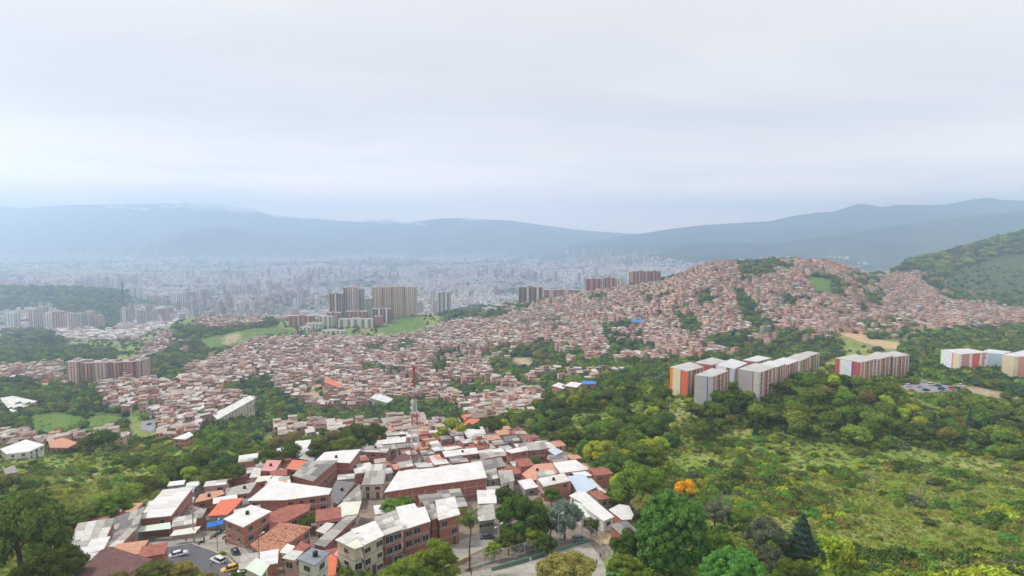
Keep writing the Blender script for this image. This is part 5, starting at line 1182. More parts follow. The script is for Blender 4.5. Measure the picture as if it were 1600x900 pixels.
# the blue roofed hall in the woods and other odd buildings
B('white roofed brick house in the woods with blue roofed neighbour', [(862,603),(872,598),(886,602),(880,608)], 7, 'brick2', 'white', (0,0))
B('larger white roofed house joined to the blue roofed one', [(882,603),(892,597),(910,599),(901,606)], 6.5, 'brick2', 'white', (0,0))
mat('bright_blue_roof', (0.03, 0.20, 0.60), 0.5, 0.06, 0.5); M_W['blue'] = MATS['bright_blue_roof']
B('bright blue roofed shed in the woods', [(909,601),(911,595),(931,596),(932,600)], 6, 'brick2', 'blue', (0,0), 'shed')
B('blue roofed hall high on the crowded hillside', [(986,503),(988,497),(1003,497),(1005,504)], 8, 'brick2', 'blue', (0,0), 'hall')
B('long orange walled school beside the sand pitch', [(506,597),(514,589),(535,601),(532,607)], 8, 'brick2', 'orange', (0,0), 'school', wins=10)
B('long white school roof near the dark trees', [(578,622),(590,614),(616,624),(606,630)], 6, 'white', 'white', (0,0), 'school', wins=6)
B('long white block with rows of windows above the road', [(331,648),(390,618),(398,623),(340,656)], 11, 'cream', 'white', (0,0), 'apartment block', wins=12)
B('long shed roof in front of the white block', [(275,652),(315,631),(320,636),(280,658)], 6, 'white', 'white', (0,0), 'shed', wins=6)
B('broad pale roofs of the barn at the left edge', [(0,702),(40,687),(70,695),(45,706),(10,710)], 5, 'white', 'white', (0,0), 'barn')
B('red roofed farmhouse behind the green slope', [(75,690),(98,684),(122,692),(106,700),(78,700)], 5, 'brick2', 'clay', (0,0))
B('white shed roofs at the left edge by the green field', [(0,622),(20,619),(58,627),(18,645)], 5, 'white', 'white', (0,0), 'shed')
B('white roofed house alone on the tree line', [(270,686),(296,675),(302,680),(290,687)], 6, 'brick2', 'white', (0,0))
B('small hut at the left edge below the slope', [(5,733),(22,727),(29,738),(8,742)], 4, 'grey', 'grey2', (0,0), 'hut')

# ================================================================ masts, poles, fence
M_RED = solid('mast_red', (0.38, 0.085, 0.06), 0.7); M_MWH = solid('mast_white', (0.62, 0.62, 0.62), 0.6)
def lattice(label, px, py, Y, ht, w0, w1, secs, r0=.09, name='radio_tower', cat='radio tower', frac=.5):
    x = (px - 800) / F * Y * 1.0; d = ray(px, py); d = d / d[1]; x = d[0] * Y; z = float(ground(x, Y)); root = empty(name, (x, Y, z), .35, label, cat); k0 = 0
    for (t0, t1, m) in secs:
        mb = MB(); n = max(1, int(round((t1 - t0) * ht / (w0 * frac + .6))))
        for j in range(n):
            ta, tb = t0 + (t1 - t0) * j / n, t0 + (t1 - t0) * (j + 1) / n; za, zb = ta * ht, tb * ht
            wa, wb = (w0 + (w1 - w0) * min(1, ta * 1.15)) / 2, (w0 + (w1 - w0) * min(1, tb * 1.15)) / 2
            ca = [(-wa, -wa, za), (wa, -wa, za), (wa, wa, za), (-wa, wa, za)]; cb = [(-wb, -wb, zb), (wb, -wb, zb), (wb, wb, zb), (-wb, wb, zb)]
            for q in range(4):
                mb.tube(ca[q], cb[q], r0, r0, 5, caps=False); mb.tube(ca[q], ca[(q + 1) % 4], r0 * .6, None, 4, caps=False)
                mb.tube(ca[q], cb[(q + 1) % 4], r0 * .6, None, 4, caps=False); mb.tube(ca[(q + 1) % 4], cb[q], r0 * .6, None, 4, caps=False)
        mb.obj('lattice_section', m, root)
    return root
RT = lattice('tall red and white lattice radio tower rising behind the great hall', 649, 733, 243, 46, 4.0, .7, [(0,.13,M_MWH),(.13,.23,M_RED),(.23,.44,M_MWH),(.44,.555,M_RED),(.555,.69,M_MWH),(.69,.75,M_RED),(.75,.80,M_MWH),(.80,1,M_RED)], .12)
mb = MB()
for z, a in ((22, 0), (27, 2), (31, 4), (34, 1), (37, 3)):
    x, y = math.cos(a) * 1.9, math.sin(a) * 1.9; mb.tube((x, y, z), (x * 1.25, y * 1.25, z), .75, .7, 10); mb.tube((0, 0, z), (x, y, z), .08, .08, 4)
mb.obj('dish_antenna', M_MWH, RT)
mb = MB(); mb.tube((0, 0, 43), (0, 0, 47), .06, .03, 5); mb.obj('lightning_rod', M_RED, RT)
lattice('slim pale lattice mast by the curving road', 207, 685, 402, 24, .9, .6, [(0, 1, M_MWH)], .08, 'lattice_mast', 'mast')
lattice('very tall thin mast in the haze beyond the left houses', 195, 515, 1750, 150, 7, 2.5, [(0, .5, M_MWH), (.5, 1, solid('mast_dark', (0.12, 0.12, 0.14)))], .45, 'lattice_mast', 'mast')
def pole(label, px, py, ht, r0=.11, arms=0, m=None, name='lamp_post', cat='lamp post'):
    P = at(px, py, 0); root = empty(name, tuple(P), rnd.uniform(0, 3), label, cat); mb = MB(); mb.tube((0, 0, -.5), (0, 0, ht), r0, r0 * .6, 8); mb.obj('pole', m or M_STEEL, root)
    for k in range(arms):
        s = -1 if k % 2 else 1; mb = MB(); mb.tube((0, 0, ht - .1), (s * 1.1, 0, ht + .15), .05, .05, 5); mb.box(min(s * .9, s * 1.6), -.2, ht + .08, max(s * .9, s * 1.6), .2, ht + .24); mb.obj('lamp_head', M_STEEL, root)
    return root
pole('double lamp post at the back of the sports court', 779, 872, 8.5, .13, 2)
pole('lamp post between silver tree and sports court', 872, 858, 9.5, .11, 1)
pole('lamp post beside the short leafy tree by the terrace', 700, 853, 4.5, .08, 1)
UP = pole('thick concrete utility pole at the street corner', 303, 846, 10.5, .22, 0, M_CONC, 'utility_pole', 'utility pole')
mb = MB(); mb.tube((.45, 0, 7.2), (.45, 0, 8.4), .32, .32, 10); mb.obj('transformer', M_MWH, UP)
for z in (9.2, 10.1):
    mb = MB(); mb.box(-1.1, -.06, z, 1.1, .06, z + .12); mb.obj('crossarm', M_CONC, UP)
pole('thin dark pole beside the motorbikes', 340, 861, 8, .09, 1, M_DOOR)
pole('dark pole in front of the pale green canopy', 406, 897, 9, .1, 1, M_DOOR)
pole('dark pole at the cream corner house', 551, 897, 9.5, .1, 1, M_DOOR, 'utility_pole', 'utility pole')
for lab, a, b_, h in [('white pole on the grassy track beside the orange striped block', 1047, 650, 9), ('white pole in the car park behind the parked cars', 1440, 600, 9), ('white pole among trees in the forest gap', 1003, 655, 8), ('tall white lamp post on the earth road', 1297, 535, 22), ('white lamp post where the earth road widens', 1330, 545, 20), ('white pole rising from the forest by the striped blocks', 1222, 614, 9), ('thin white antenna pole behind the radio tower', 711, 700, 8), ('thin white pole near the curving left road', 228, 655, 14), ('white pole on the slope near the far hut', 1363, 600, 8)]:
    pole(lab, a, b_, h, .1 if h < 15 else .25, 1 if h < 20 else 2, M_MWH)
# wires between poles
def wire(label, A, Bp, sag=1.0):
    mb = MB(); A = np.array(A); Bp = np.array(Bp); n = 10; pts = [A + (Bp - A) * k / n - np.array([0, 0, sag * 4 * (k / n) * (1 - k / n)]) for k in range(n + 1)]
    for a, b_ in zip(pts[:-1], pts[1:]): mb.tube(a - pts[0], b_ - pts[0], .03, .03, 4, caps=False)
    tag(mb.obj('power_line', M_TANK, None, tuple(pts[0])), label, 'wire')
U0 = np.array(UP.location) + (0, 0, 9.8); U1 = at(340, 861) + (0, 0, 7.8); U2 = at(406, 897) + (0, 0, 8.8); U3 = at(551, 897) + (0, 0, 9.2)
wire('power line from the utility pole to the motorbike corner', U0, U1); wire('upper power line from the utility pole over the white awning', U0 + (0, 0, .3), at(214, 812, 8.5), 1.2); wire('service wire from the utility pole to the brick corner house', U0 + (0, 0, -1), at(352, 812, 7.2), .6); wire('service wire from the utility pole to the orange roofed shop', U0 + (0, 0, -.6), at(345, 790, 6), .5); wire('wire from the cream corner house to the terrace roofs', at(551, 897) + (0, 0, 9.3), at(600, 838, 8.8), .8); wire('power line from the motorbike corner over the parked taxi', U1, U2); wire('power line along the bottom street past the white houses', U2, U3, 1.6)
# sports court
def drape(name, label, poly, m, lift=.05, kind='structure', th=None):
    pts = [at(a, b_, 0) for a, b_ in poly]; xy = [(p[0], p[1]) for p in pts]
    if area(xy) < 0: xy = xy[::-1]
    import bmesh
    bm = bmesh.new(); vs = [bm.verts.new((x, y, 0)) for x, y in xy]; bm.faces.new(vs); bmesh.ops.triangulate(bm, faces=bm.faces[:])
    for _ in range(5):
        e = [e for e in bm.edges if e.calc_length() > 2.0]
        if not e: break
        bmesh.ops.subdivide_edges(bm, edges=e, cuts=1, use_grid_fill=False); bmesh.ops.triangulate(bm, faces=[f for f in bm.faces if len(f.verts) > 3])
    for v in bm.verts: v.co.z = float(ground(v.co.x, v.co.y)) + lift
    bm.normal_update(); me = bpy.data.meshes.new(name); bm.to_mesh(me); bm.free(); me.materials.append(m)
    return tag(link(name, me), label, None, None, kind)
M_ASPH = mat('asphalt', (0.115, 0.115, 0.125), 0.9, 0.1, 0.25, obj_coords=False); M_PAVE = mat('concrete_paving', (0.34, 0.32, 0.28), 0.9, 0.12, 0.3, obj_coords=False)
M_COURT = mat('court_floor', (0.38, 0.355, 0.305), 0.9, 0.12, 0.25, obj_coords=False); M_SAND = mat('ochre_earth', (0.50, 0.36, 0.20), 0.95, 0.12, 0.5, obj_coords=False)
M_GRN = solid('court_green_wall', (0.13, 0.24, 0.19)); M_TAR = mat('far_asphalt', (0.26, 0.27, 0.29), 0.9, 0.1, 0.2, obj_coords=False)
drape('pavement', 'pale concrete pavement along the street', [(262,837),(320,845),(352,828),(378,850),(402,880),(430,905),(395,905),(360,868),(330,860),(250,862),(236,850)], M_PAVE, .10)
drape('road', 'grey asphalt street curving between the houses', [(226,862),(262,856),(300,851),(330,862),(352,872),(372,890),(384,908),(300,908),(262,880)], M_ASPH, .16)
drape('sports_court', 'pale concrete floor of the sports court', [(690,905),(745,893),(790,885),(855,867),(921,848),(938,872),(962,908)], M_COURT, .16)
drape('yard', 'ochre earth yard beside the sports court', [(922,842),(938,835),(955,838),(952,850),(938,852)], M_SAND, .16)
drape('yard', 'earth terrace below the terrace houses', [(640,880),(700,850),(760,832),(772,850),(735,868),(690,890)], M_PAVE, .12)
drape('road', 'curving grey road on the left hillside', [(218,672),(222,655),(236,640),(250,632),(252,645),(248,668),(236,676)], M_TAR, .3)
drape('parking_lot', 'pale car park beside the red and white block', [(1405,603),(1430,596),(1480,602),(1505,606),(1500,613),(1440,614),(1412,610)], M_TAR, .2)
drape('highway', 'grey highway curving into the valley on the right', [(1418,528),(1450,520),(1500,514),(1600,509),(1600,513),(1500,519),(1455,525),(1425,532)], M_TAR, .6)
drape('road', 'ochre earth road under construction on the right', [(1285,517),(1300,514),(1350,524),(1402,536),(1412,543),(1398,547),(1372,543),(1335,531)], M_SAND, .6)
def wall_strip(label, pxs, h, th, m, name='low_wall', cat='wall'):
    P = [at(a, b_) for a, b_ in pxs]; root = P[0]; mb = MB()
    for a, b_ in zip(P[:-1], P[1:]):
        e = (b_ - a)[:2]; e = e / np.linalg.norm(e); n_ = np.array([-e[1], e[0]]) * th / 2; q = [a[:2] - n_ - root[:2], b_[:2] - n_ - root[:2], b_[:2] + n_ - root[:2], a[:2] + n_ - root[:2]]; z = [a[2], b_[2], b_[2], a[2]]
        mb.prism([tuple(k) for k in q], [k - 1 - root[2] for k in z], [k + h - root[2] for k in z])
    return tag(mb.obj(name, m, None, tuple(root)), label, cat)
wall_strip('low green wall along the back of the sports court', [(768,893),(855,868),(921,847)], 1.0, .25, M_GRN)
wall_strip('short pale wall in front of the left end of the court', [(727,893),(766,880)], .7, .3, M_COURT)
wall_strip('orange earth bank wall below the leafy tree', [(690,893),(735,872)], .8, .4, M_SAND)
tag(wall_strip('pale kerb between street and pavement', [(240,861),(262,856),(300,850.5),(331,861),(353,871),(374,889)], .3, .3, M_CONC, 'kerb'), None, None, None, 'structure')
def fence(label, pxs, h, npost):
    P = [at(a, b_) for a, b_ in pxs]; L_ = [0]
    for a, b_ in zip(P[:-1], P[1:]): L_.append(L_[-1] + np.linalg.norm(b_ - a))
    root = empty('court_fence', tuple(P[0]), 0, label, 'fence'); f = lambda s: np.array([np.interp(s, L_, [p[k] for p in P]) for k in range(3)]) - P[0]
    prev = None
    for k in range(npost + 1):
        c = f(L_[-1] * k / npost); mb = MB(); mb.tube(c + (0, 0, -.3), c + (0, 0, h), .05, .05, 6); mb.obj('post', M_GRN if k % 2 else M_STEEL, root)
        if prev is not None:
            for z in (.45 * h, h): mb = MB(); mb.tube(prev + (0, 0, z), c + (0, 0, z), .045, .045, 5); mb.obj('rail', M_STEEL, root)
            if k % 3 == 1: mb = MB(); mb.tube(prev + (0, 0, .1), c + (0, 0, h), .03, None, 4); mb.obj('brace', M_STEEL, root)
            # wire mesh: thin real wires, one piece
            mb = MB(); n = 9
            for j in range(n + 1):
                mb.tube(prev + (c - prev) * j / n, prev + (c - prev) * j / n + (0, 0, h), .009, None, 3, caps=False); mb.tube(prev + (0, 0, h * j / n), c + (0, 0, h * j / n), .009, None, 3, caps=False)
            w = mb.obj('wire_mesh', M_STEEL, root); w['kind'] = 'stuff'
        prev = c
fence('tall wire fence along the back and end of the sports court', [(738,898),(768,889),(855,864),(921,844),(938,862),(957,892)], 4.3, 16)
# goal frame, slide, blue tarpaulin
def frame(label, px, py, name, cat, bars, m, r0=.06, rz=0):
    P = at(px, py); root = empty(name, tuple(P), rz, label, cat)
    for a, b_ in bars: mb = MB(); mb.tube(a, b_, r0, None, 6); mb.obj('bar', m, root)
    return root
frame('white steel goal frame at the left end of the court', 742, 900, 'goal_frame', 'goal', [((0,0,0),(0,0,4.6)),((3.2,0,0),(.4,0,4.6)),((0,0,4.6),(.4,0,4.6)),((0,1.6,0),(0,0,4.6)),((3.2,1.6,0),(.4,0,4.6)),((0,0,0),(0,1.6,0)),((3.2,0,0),(3.2,1.6,0)),((1.4,0,0),(.2,0,4.6))], M_MWH)
P = at(758, 872); root = empty('playground_slide', tuple(P), .6, 'yellow playground slide behind the court fence', 'slide'); M_YEL = solid('yellow_plastic', (0.62, 0.55, 0.03), 0.5)
mb = MB(); mb.prism([(0, 0), (2.6, 0), (2.6, .8), (0, .8)], [2.0, .25, .25, 2.0], [2.12, .37, .37, 2.12]); mb.obj('chute', M_YEL, root)
for x_ in (0, .75): mb = MB(); mb.tube((-.05, x_, 0), (-.05, x_, 2.6), .05, None, 6); mb.obj('post', M_YEL, root)
for k in range(5): mb = MB(); mb.tube((-.05, .02, .35 + k * .38), (-.05, .75, .35 + k * .38), .03, None, 5); mb.obj('rung', M_YEL, root)
P = at(955, 897); mb = MB(); mb.tube((0, 0, 0), (0, 0, 1.1), .75, .8, 14); mb.tube((0, 0, 1.1), (0, 0, 1.45), .8, .25, 14); tag(mb.obj('water_tank', solid('blue_plastic', (0.02, 0.28, 0.62), 0.5), None, tuple(P)), 'bright blue water tank at the bottom edge beside the court fence', 'water tank')

# ================================================================ vehicles
M_TYRE = solid('tyre', (0.02, 0.02, 0.02), 0.9); M_CGL = mat('car_glass', (0.02, 0.025, 0.03), 0.1, 0.05, 1, spec=0.6); M_HEAD = solid('headlight_glass', (0.7, 0.7, 0.68), 0.2); M_TAIL = solid('tail_light', (0.35, 0.02, 0.02), 0.3)
def _wheel():
    mb = MB(); mb.tube((0, -.11, 0), (0, .11, 0), .33, .33, 14, 0); mb.tube((0, -.12, 0), (0, .12, 0), .19, .19, 10, 1); return mb.mesh('wheel', [M_TYRE, M_STEEL])
WHEEL = _wheel()
def car_parts(kind):
    prof = {'sedan': ([(-2.15,.35),(-2.2,.75),(-1.35,.92),(1.35,.92),(2.05,.78),(2.15,.35)], [(-1.65,.90),(-1.05,1.42),(.45,1.45),(1.15,.90)]),
            'suv': ([(-2.1,.35),(-2.15,1.0),(-2.05,1.05),(1.15,1.05),(2.05,.92),(2.15,.35)], [(-2.05,1.03),(-1.85,1.72),(.35,1.74),(1.1,1.03)]),
            'van': ([(-2.25,.35),(-2.3,1.1),(-2.2,1.12),(1.8,1.12),(2.25,.85),(2.3,.35)], [(-2.2,1.1),(-2.1,1.98),(1.05,1.98),(1.8,1.1)])}[kind]
    body, cab = prof; import bmesh
    def ext(p, w, taper=0, m=0):
        mb = MB(); n = len(p); mb.v = [(x, -w + (taper if z > cab[0][1] + .1 else 0), z) for x, z in p] + [(x, w - (taper if z > cab[0][1] + .1 else 0), z) for x, z in p]
        mb.f = [tuple(range(n))[::1], tuple(range(2 * n - 1, n - 1, -1))] + [(i, n + i, n + (i + 1) % n, (i + 1) % n) for i in range(n)]; mb.m = [m] * len(mb.f); return mb
    def bev(mb, name, mats, w):
        bm = bmesh.new(); me = mb.mesh(name, mats); bm.from_mesh(me); bmesh.ops.recalc_face_normals(bm, faces=bm.faces[:]); bmesh.ops.bevel(bm, geom=bm.edges[:], offset=w, segments=2, affect='EDGES', clamp_overlap=True); bm.to_mesh(me); bm.free(); me.polygons.foreach_set('use_smooth', [True] * len(me.polygons)); return me
    c = cab; cx = np.mean([p[0] for p in c]); glass = [(cx + (x - cx) * .98, z) for x, z in c]
    top = [(c[1][0] - .12, c[1][1] - .09), (c[1][0], c[1][1] + .02), (c[2][0], c[2][1] + .02), (c[2][0] + .15, c[2][1] - .09)]
    return body, glass, top, ext, bev
CARM = {}
def car(label, px, py, rz, kind, paint, color, group=None, parts=True):
    body, glass, top, ext, bev = car_parts(kind); m = mat('car_paint_' + paint, color, 0.25, 0.02, 1, spec=0.6); key = (kind, paint)
    if key not in CARM:
        g = bev(ext(glass, .74, .12), 'windows', [M_CGL], .05); t_ = bev(ext(top, .70, .10), 'roof_panel', [m], .04); b_ = bev(ext(body, .86), 'body', [m], .09); CARM[key] = (b_, g, t_)
    P = at(px, py); P = P + (0, 0, .16); b_, g, t_ = CARM[key]; root = empty('car', tuple(P), rz, label, 'car', group)
    link('body', b_, root); link('windows', g, root); link('roof_panel', t_, root)
    for sx in (-1.35, 1.35):
        for sy in (-.78, .78): link('wheel', WHEEL, root, (sx, sy, .33))
    for sy in (-.6, .6):
        mb = MB(); mb.box(2.1, sy - .16, .62, 2.2, sy + .16, .76); mb.obj('headlight', M_HEAD, root); mb = MB(); mb.box(-2.24, sy - .14, .68, -2.12, sy + .14, .84); mb.obj('tail_light', M_TAIL, root)
    # pillars between the windows
    z0, z1 = glass[0][1], glass[1][1]
    for sy in (-1, 1):
        for xx in (-.3,): mb = MB(); mb.tube((xx, sy * .735, z0), (xx, sy * .635, z1), .045, None, 4); mb.obj('pillar', m, root)
    return root
car('white four wheel drive parked by the round bush', 341, 880, 2.6, 'suv', 'white', (0.72, 0.72, 0.74))
car('yellow taxi parked below the white four wheel drive', 361, 893, 3.7, 'sedan', 'yellow', (0.72, 0.45, 0.10))
car('white car cut off by the bottom edge beside the taxi', 375, 903, 3.6, 'sedan', 'white', (0.72, 0.72, 0.74))
car('white pickup turning in the middle of the street', 279, 870, .55, 'sedan', 'white', (0.72, 0.72, 0.74))
car('grey car parked behind the sports court fence', 906, 846, .25, 'suv', 'grey', (0.20, 0.23, 0.30))
car('black car parked beside the clay coloured shop', 368, 866, 2.2, 'sedan', 'black', (0.03, 0.03, 0.04))
car('dark car under the shop roof beside the palm', 762, 842, .2, 'sedan', 'dark', (0.05, 0.05, 0.06))
G2 = 'cars in the car park on the right'
for lab, a, b_, rz, kd, pn, cl in [('white van nearest the red and white block', 1419, 605, .3, 'van', 'white', (0.72,)*3), ('dark car behind the white van in the car park', 1432, 601, .3, 'sedan', 'dark', (0.05, 0.05, 0.06)), ('silver car beyond the white van under the pole', 1444, 599, .2, 'sedan', 'silver', (0.45, 0.46, 0.48)), ('orange car in front of the white van', 1424, 611, .2, 'sedan', 'orange', (0.75, 0.2, 0.05)), ('black car in the middle of the car park', 1447, 611, 0, 'sedan', 'black', (0.03, 0.03, 0.04)), ('white car beside the black one in the car park', 1458, 614, .1, 'sedan', 'white', (0.72,)*3), ('blue bus shaped van in the car park', 1472, 610, 0, 'van', 'blue', (0.06, 0.12, 0.28)), ('orange van at the far end of the car park', 1487, 609, .2, 'van', 'orange', (0.75, 0.2, 0.05)), ('orange car in front of the orange van', 1493, 615, .1, 'sedan', 'orange', (0.75, 0.2, 0.05)), ('white car under the trees past the orange van', 1503, 604, .1, 'suv', 'white', (0.72,)*3), ('red car close to the corner of the red and white block', 1412, 603, 1.2, 'sedan', 'red', (0.5, 0.05, 0.04)), ('silver car between white van and pale pole', 1436, 606, .4, 'sedan', 'silver', (0.45, 0.46, 0.48)), ('white van at the back edge of the car park', 1455, 603, .1, 'van', 'white', (0.72,)*3), ('dark car at the back edge of the car park', 1466, 604, .1, 'sedan', 'dark', (0.05, 0.05, 0.06)), ('silver car beside the blue van', 1480, 614, .1, 'suv', 'silver', (0.45, 0.46, 0.48)), ('black car under the trees at the far end of the car park', 1497, 609, .1, 'suv', 'black', (0.03, 0.03, 0.04)), ('white car half hidden behind the car park trees', 1460, 591, .1, 'sedan', 'white', (0.72,)*3), ('second white car behind the car park trees', 1471, 592, .1, 'sedan', 'white', (0.72,)*3), ('white car standing on the curving left road', 236, 655, 1.3, 'sedan', 'white', (0.72,)*3), ('dark car lower on the curving left road', 233, 664, 1.3, 'sedan', 'dark', (0.05, 0.05, 0.06)), ('white car in the clearing among the forest trees', 1322, 614, .2, 'van', 'white', (0.72,)*3)]:
    car(lab, a, b_, rz, kd, pn, cl, G2)
_mb = MB(); _mb.tube((-.65, -.05, .3), (-.65, .05, .3), .3, .3, 12); _mb.tube((.65, -.05, .3), (.65, .05, .3), .3, .3, 12); BW = _mb.mesh('wheels', M_TYRE)
def motorbike(label, px, py, rz, m):
    P = at(px, py) + (0, 0, .12); root = empty('motorbike', tuple(P), rz, label, 'motorbike', 'motorbikes at the street corner')
    for s in (-.65, .65): mb = MB(); mb.tube((s, -.06, .3), (s, .06, .3), .3, .3, 12); mb.obj('wheel', M_TYRE, root)
    mb = MB(); mb.prism([(-.1, -.13), (.4, -.13), (.4, .13), (-.1, .13)], [.72, .78, .78, .72], [.92, .98, .98, .92]); mb.prism([(-.3, -.12), (.3, -.12), (.3, .12), (-.3, .12)], .3, .7); mb.obj('fuel_tank', m, root)
    mb = MB(); mb.prism([(-.75, -.13), (-.08, -.13), (-.08, .13), (-.75, .13)], [.85, .74, .74, .85], [.95, .84, .84, .95]); mb.obj('seat', M_TYRE, root)
    mb = MB(); mb.tube((.65, 0, .3), (.4, 0, 1.05), .04, None, 5); mb.tube((.4, -.35, 1.08), (.4, .35, 1.08), .03, None, 5); mb.tube((-.65, 0, .3), (-.2, 0, .5), .04, None, 5); mb.obj('handlebar_fork', M_STEEL, root)
for k, (a, b_, c_) in enumerate([(333, 842, 'red'), (337, 839, 'black'), (341, 836, 'blue'), (345, 833, 'black'), (314, 851, 'black'), (352, 842, 'red')]):
    motorbike(['red motorbike first in the row under the blue awning', 'black motorbike second in the row under the blue awning', 'blue motorbike third in the row under the blue awning', 'black motorbike at the inner end of the row', 'black motorbike alone on the kerb by the utility pole', 'red motorbike against the brick corner house'][k], a, b_, 1.0, {'red': M_RED, 'black': M_TANK, 'blue': M_RBLUE}[c_])

# ================================================================ people
M_SKIN = solid('skin', (0.36, 0.20, 0.13), 0.6); M_HAIR = solid('hair', (0.02, 0.015, 0.012), 0.8)
def skinned(name, joints, edges, radii, m, root, parent):
    me = bpy.data.meshes.new(name); me.from_pydata(joints, edges, []); me.materials.append(m); o = link(name, me, parent); md = o.modifiers.new('skin', 'SKIN')
    for i, rr_ in enumerate(radii): me.skin_vertices[0].data[i].radius = (rr_, rr_ * .85) if not hasattr(rr_, '__len__') else rr_
    me.skin_vertices[0].data[root].use_root = True; s = o.modifiers.new('sub', 'SUBSURF'); s.levels = 1; s.render_levels = 1; return o
def person(label, px, py, rz, shirt, trousers, pose=0):
    P = at(px, py) + (0, 0, .16); root = empty('person', tuple(P), rz, label, 'person'); st = .16 if pose == 1 else .05; ar = .25 if pose == 1 else .08
    J = [(0,0,.95),(0,0,1.15),(0,0,1.4),(0,0,1.52),(0,.01,1.62),(0,.01,1.72), (-.1,0,.9),(-.11,st,.5),(-.12,st*.4,.08),(-.12,st*.4-.14,.04), (.1,0,.9),(.11,-st,.5),(.12,-st*1.6,.08),(.12,-st*1.6-.14,.04), (-.19,0,1.42),(-.25,-ar*.3,1.14),(-.26,-ar,.9),(-.26,-ar-.04,.8), (.19,0,1.42),(.25,ar*.3,1.14),(.26,-ar*.5,.9),(.26,-ar*.5-.04,.8)]
    E = [(0,1),(1,2),(2,3),(3,4),(4,5),(0,6),(6,7),(7,8),(8,9),(0,10),(10,11),(11,12),(12,13),(2,14),(14,15),(15,16),(16,17),(2,18),(18,19),(19,20),(20,21)]
    R = [(.15,.10),(.14,.10),(.17,.11),.055,.085,.08,.085,.06,.045,.04,.085,.06,.045,.04,.06,.045,.035,.03,.06,.045,.035,.03]
    skinned('body', J, E, R, M_SKIN, 0, root)
    skinned('shirt', [J[0],J[1],J[2],J[14],J[15],J[18],J[19]], [(0,1),(1,2),(2,3),(3,4),(2,5),(5,6)], [(.165,.12),(.155,.115),(.185,.125),.075,.062,.075,.062], shirt, 0, root)
    skinned('trousers', [J[0],J[6],J[7],J[8],J[10],J[11],J[12]], [(0,1),(1,2),(2,3),(0,4),(4,5),(5,6)], [(.168,.12),.10,.075,.06,.10,.075,.06], trousers, 0, root)
    mb = MB(); iv, f = ICO1; me = npmesh('hair', iv * (.095, .105, .08) + (0, .025, 1.745), f, M_HAIR, smooth=True); link('hair', me, root)
T = {k: solid('cloth_' + k, c) for k, c in {'white': (.7,.7,.7), 'dark': (.04,.04,.05), 'orange': (.7,.3,.15), 'blue': (.05,.1,.3), 'yellow': (.65,.6,.2), 'denim': (.08,.12,.2), 'red': (.5,.05,.05)}.items()}
for lab, a, b_, rz, s, tr, p in [('person in white standing against the green court wall', 829, 881, .3, 'white', 'white', 0), ('person in orange top at the bottom edge left of the court', 697, 900, .8, 'orange', 'white', 1), ('person in yellow top near the goal frame', 719, 899, 2.0, 'yellow', 'denim', 1), ('person in dark clothes beside the goal frame', 736, 901, 1.2, 'dark', 'dark', 0), ('person in blue walking on the right side of the court', 938, 875, .4, 'blue', 'dark', 1), ('person in white at the right end of the court', 932, 884, .4, 'white', 'dark', 0), ('person in white crossing the street by the taxi', 330, 888, 1.0, 'white', 'denim', 1), ('person in blue standing outside the clay tiled house', 384, 878, .4, 'blue', 'dark', 0), ('person in yellow walking under the white awning', 291, 848, .5, 'yellow', 'dark', 1), ('person in red standing by the court end fence', 944, 868, .5, 'red', 'denim', 0), ('person in dark clothes walking by the utility pole', 319, 849, .9, 'dark', 'denim', 1), ('person in red top outside the brick corner house', 353, 851, .2, 'red', 'dark', 0), ('person at the corner of the court behind the grey car', 923, 838, .2, 'white', 'denim', 0)]:
    person(lab, a, b_, rz, T[s], T[tr], p)
# ================================================================ near trees, one by one
def tree(label, px, py, wpx, kind, squash=None, var=None, name='tree', group=None, trunk=True, lean=None):
    """crown centre and width as seen in the picture"""
    Y = 200.0; Hc = 5.0
    for _ in range(5):
        P = at(px, py, Hc, 60); Y = P[1]; rr_ = wpx / 2 * Y / F; Hc = min(1.15 * rr_, 14)
    x, y = P[0], P[1]; gz = float(ground(x, y)); r = random.Random(hash((px, py)) & 0xffff); root = empty(name, (x, y, gz), r.uniform(0, 6.28), label, 'tree', group)
    cr = CROWN[kind]; me = cr[var if var is not None else r.randrange(len(cr))]; s = rr_
    link('crown', me, root, (0, 0, Hc), r.uniform(0, 6.28), (s * r.uniform(.93, 1.07), s * r.uniform(.93, 1.07), s * (squash or r.uniform(.85, 1.1))))
    if trunk: link('trunk', TRUNKS[r.randrange(3)], root, (0, 0, -.4), 0, (Hc * 1.0, Hc * 1.0, Hc * .98))
    taken.append((x, y, s)); return root
taken = []
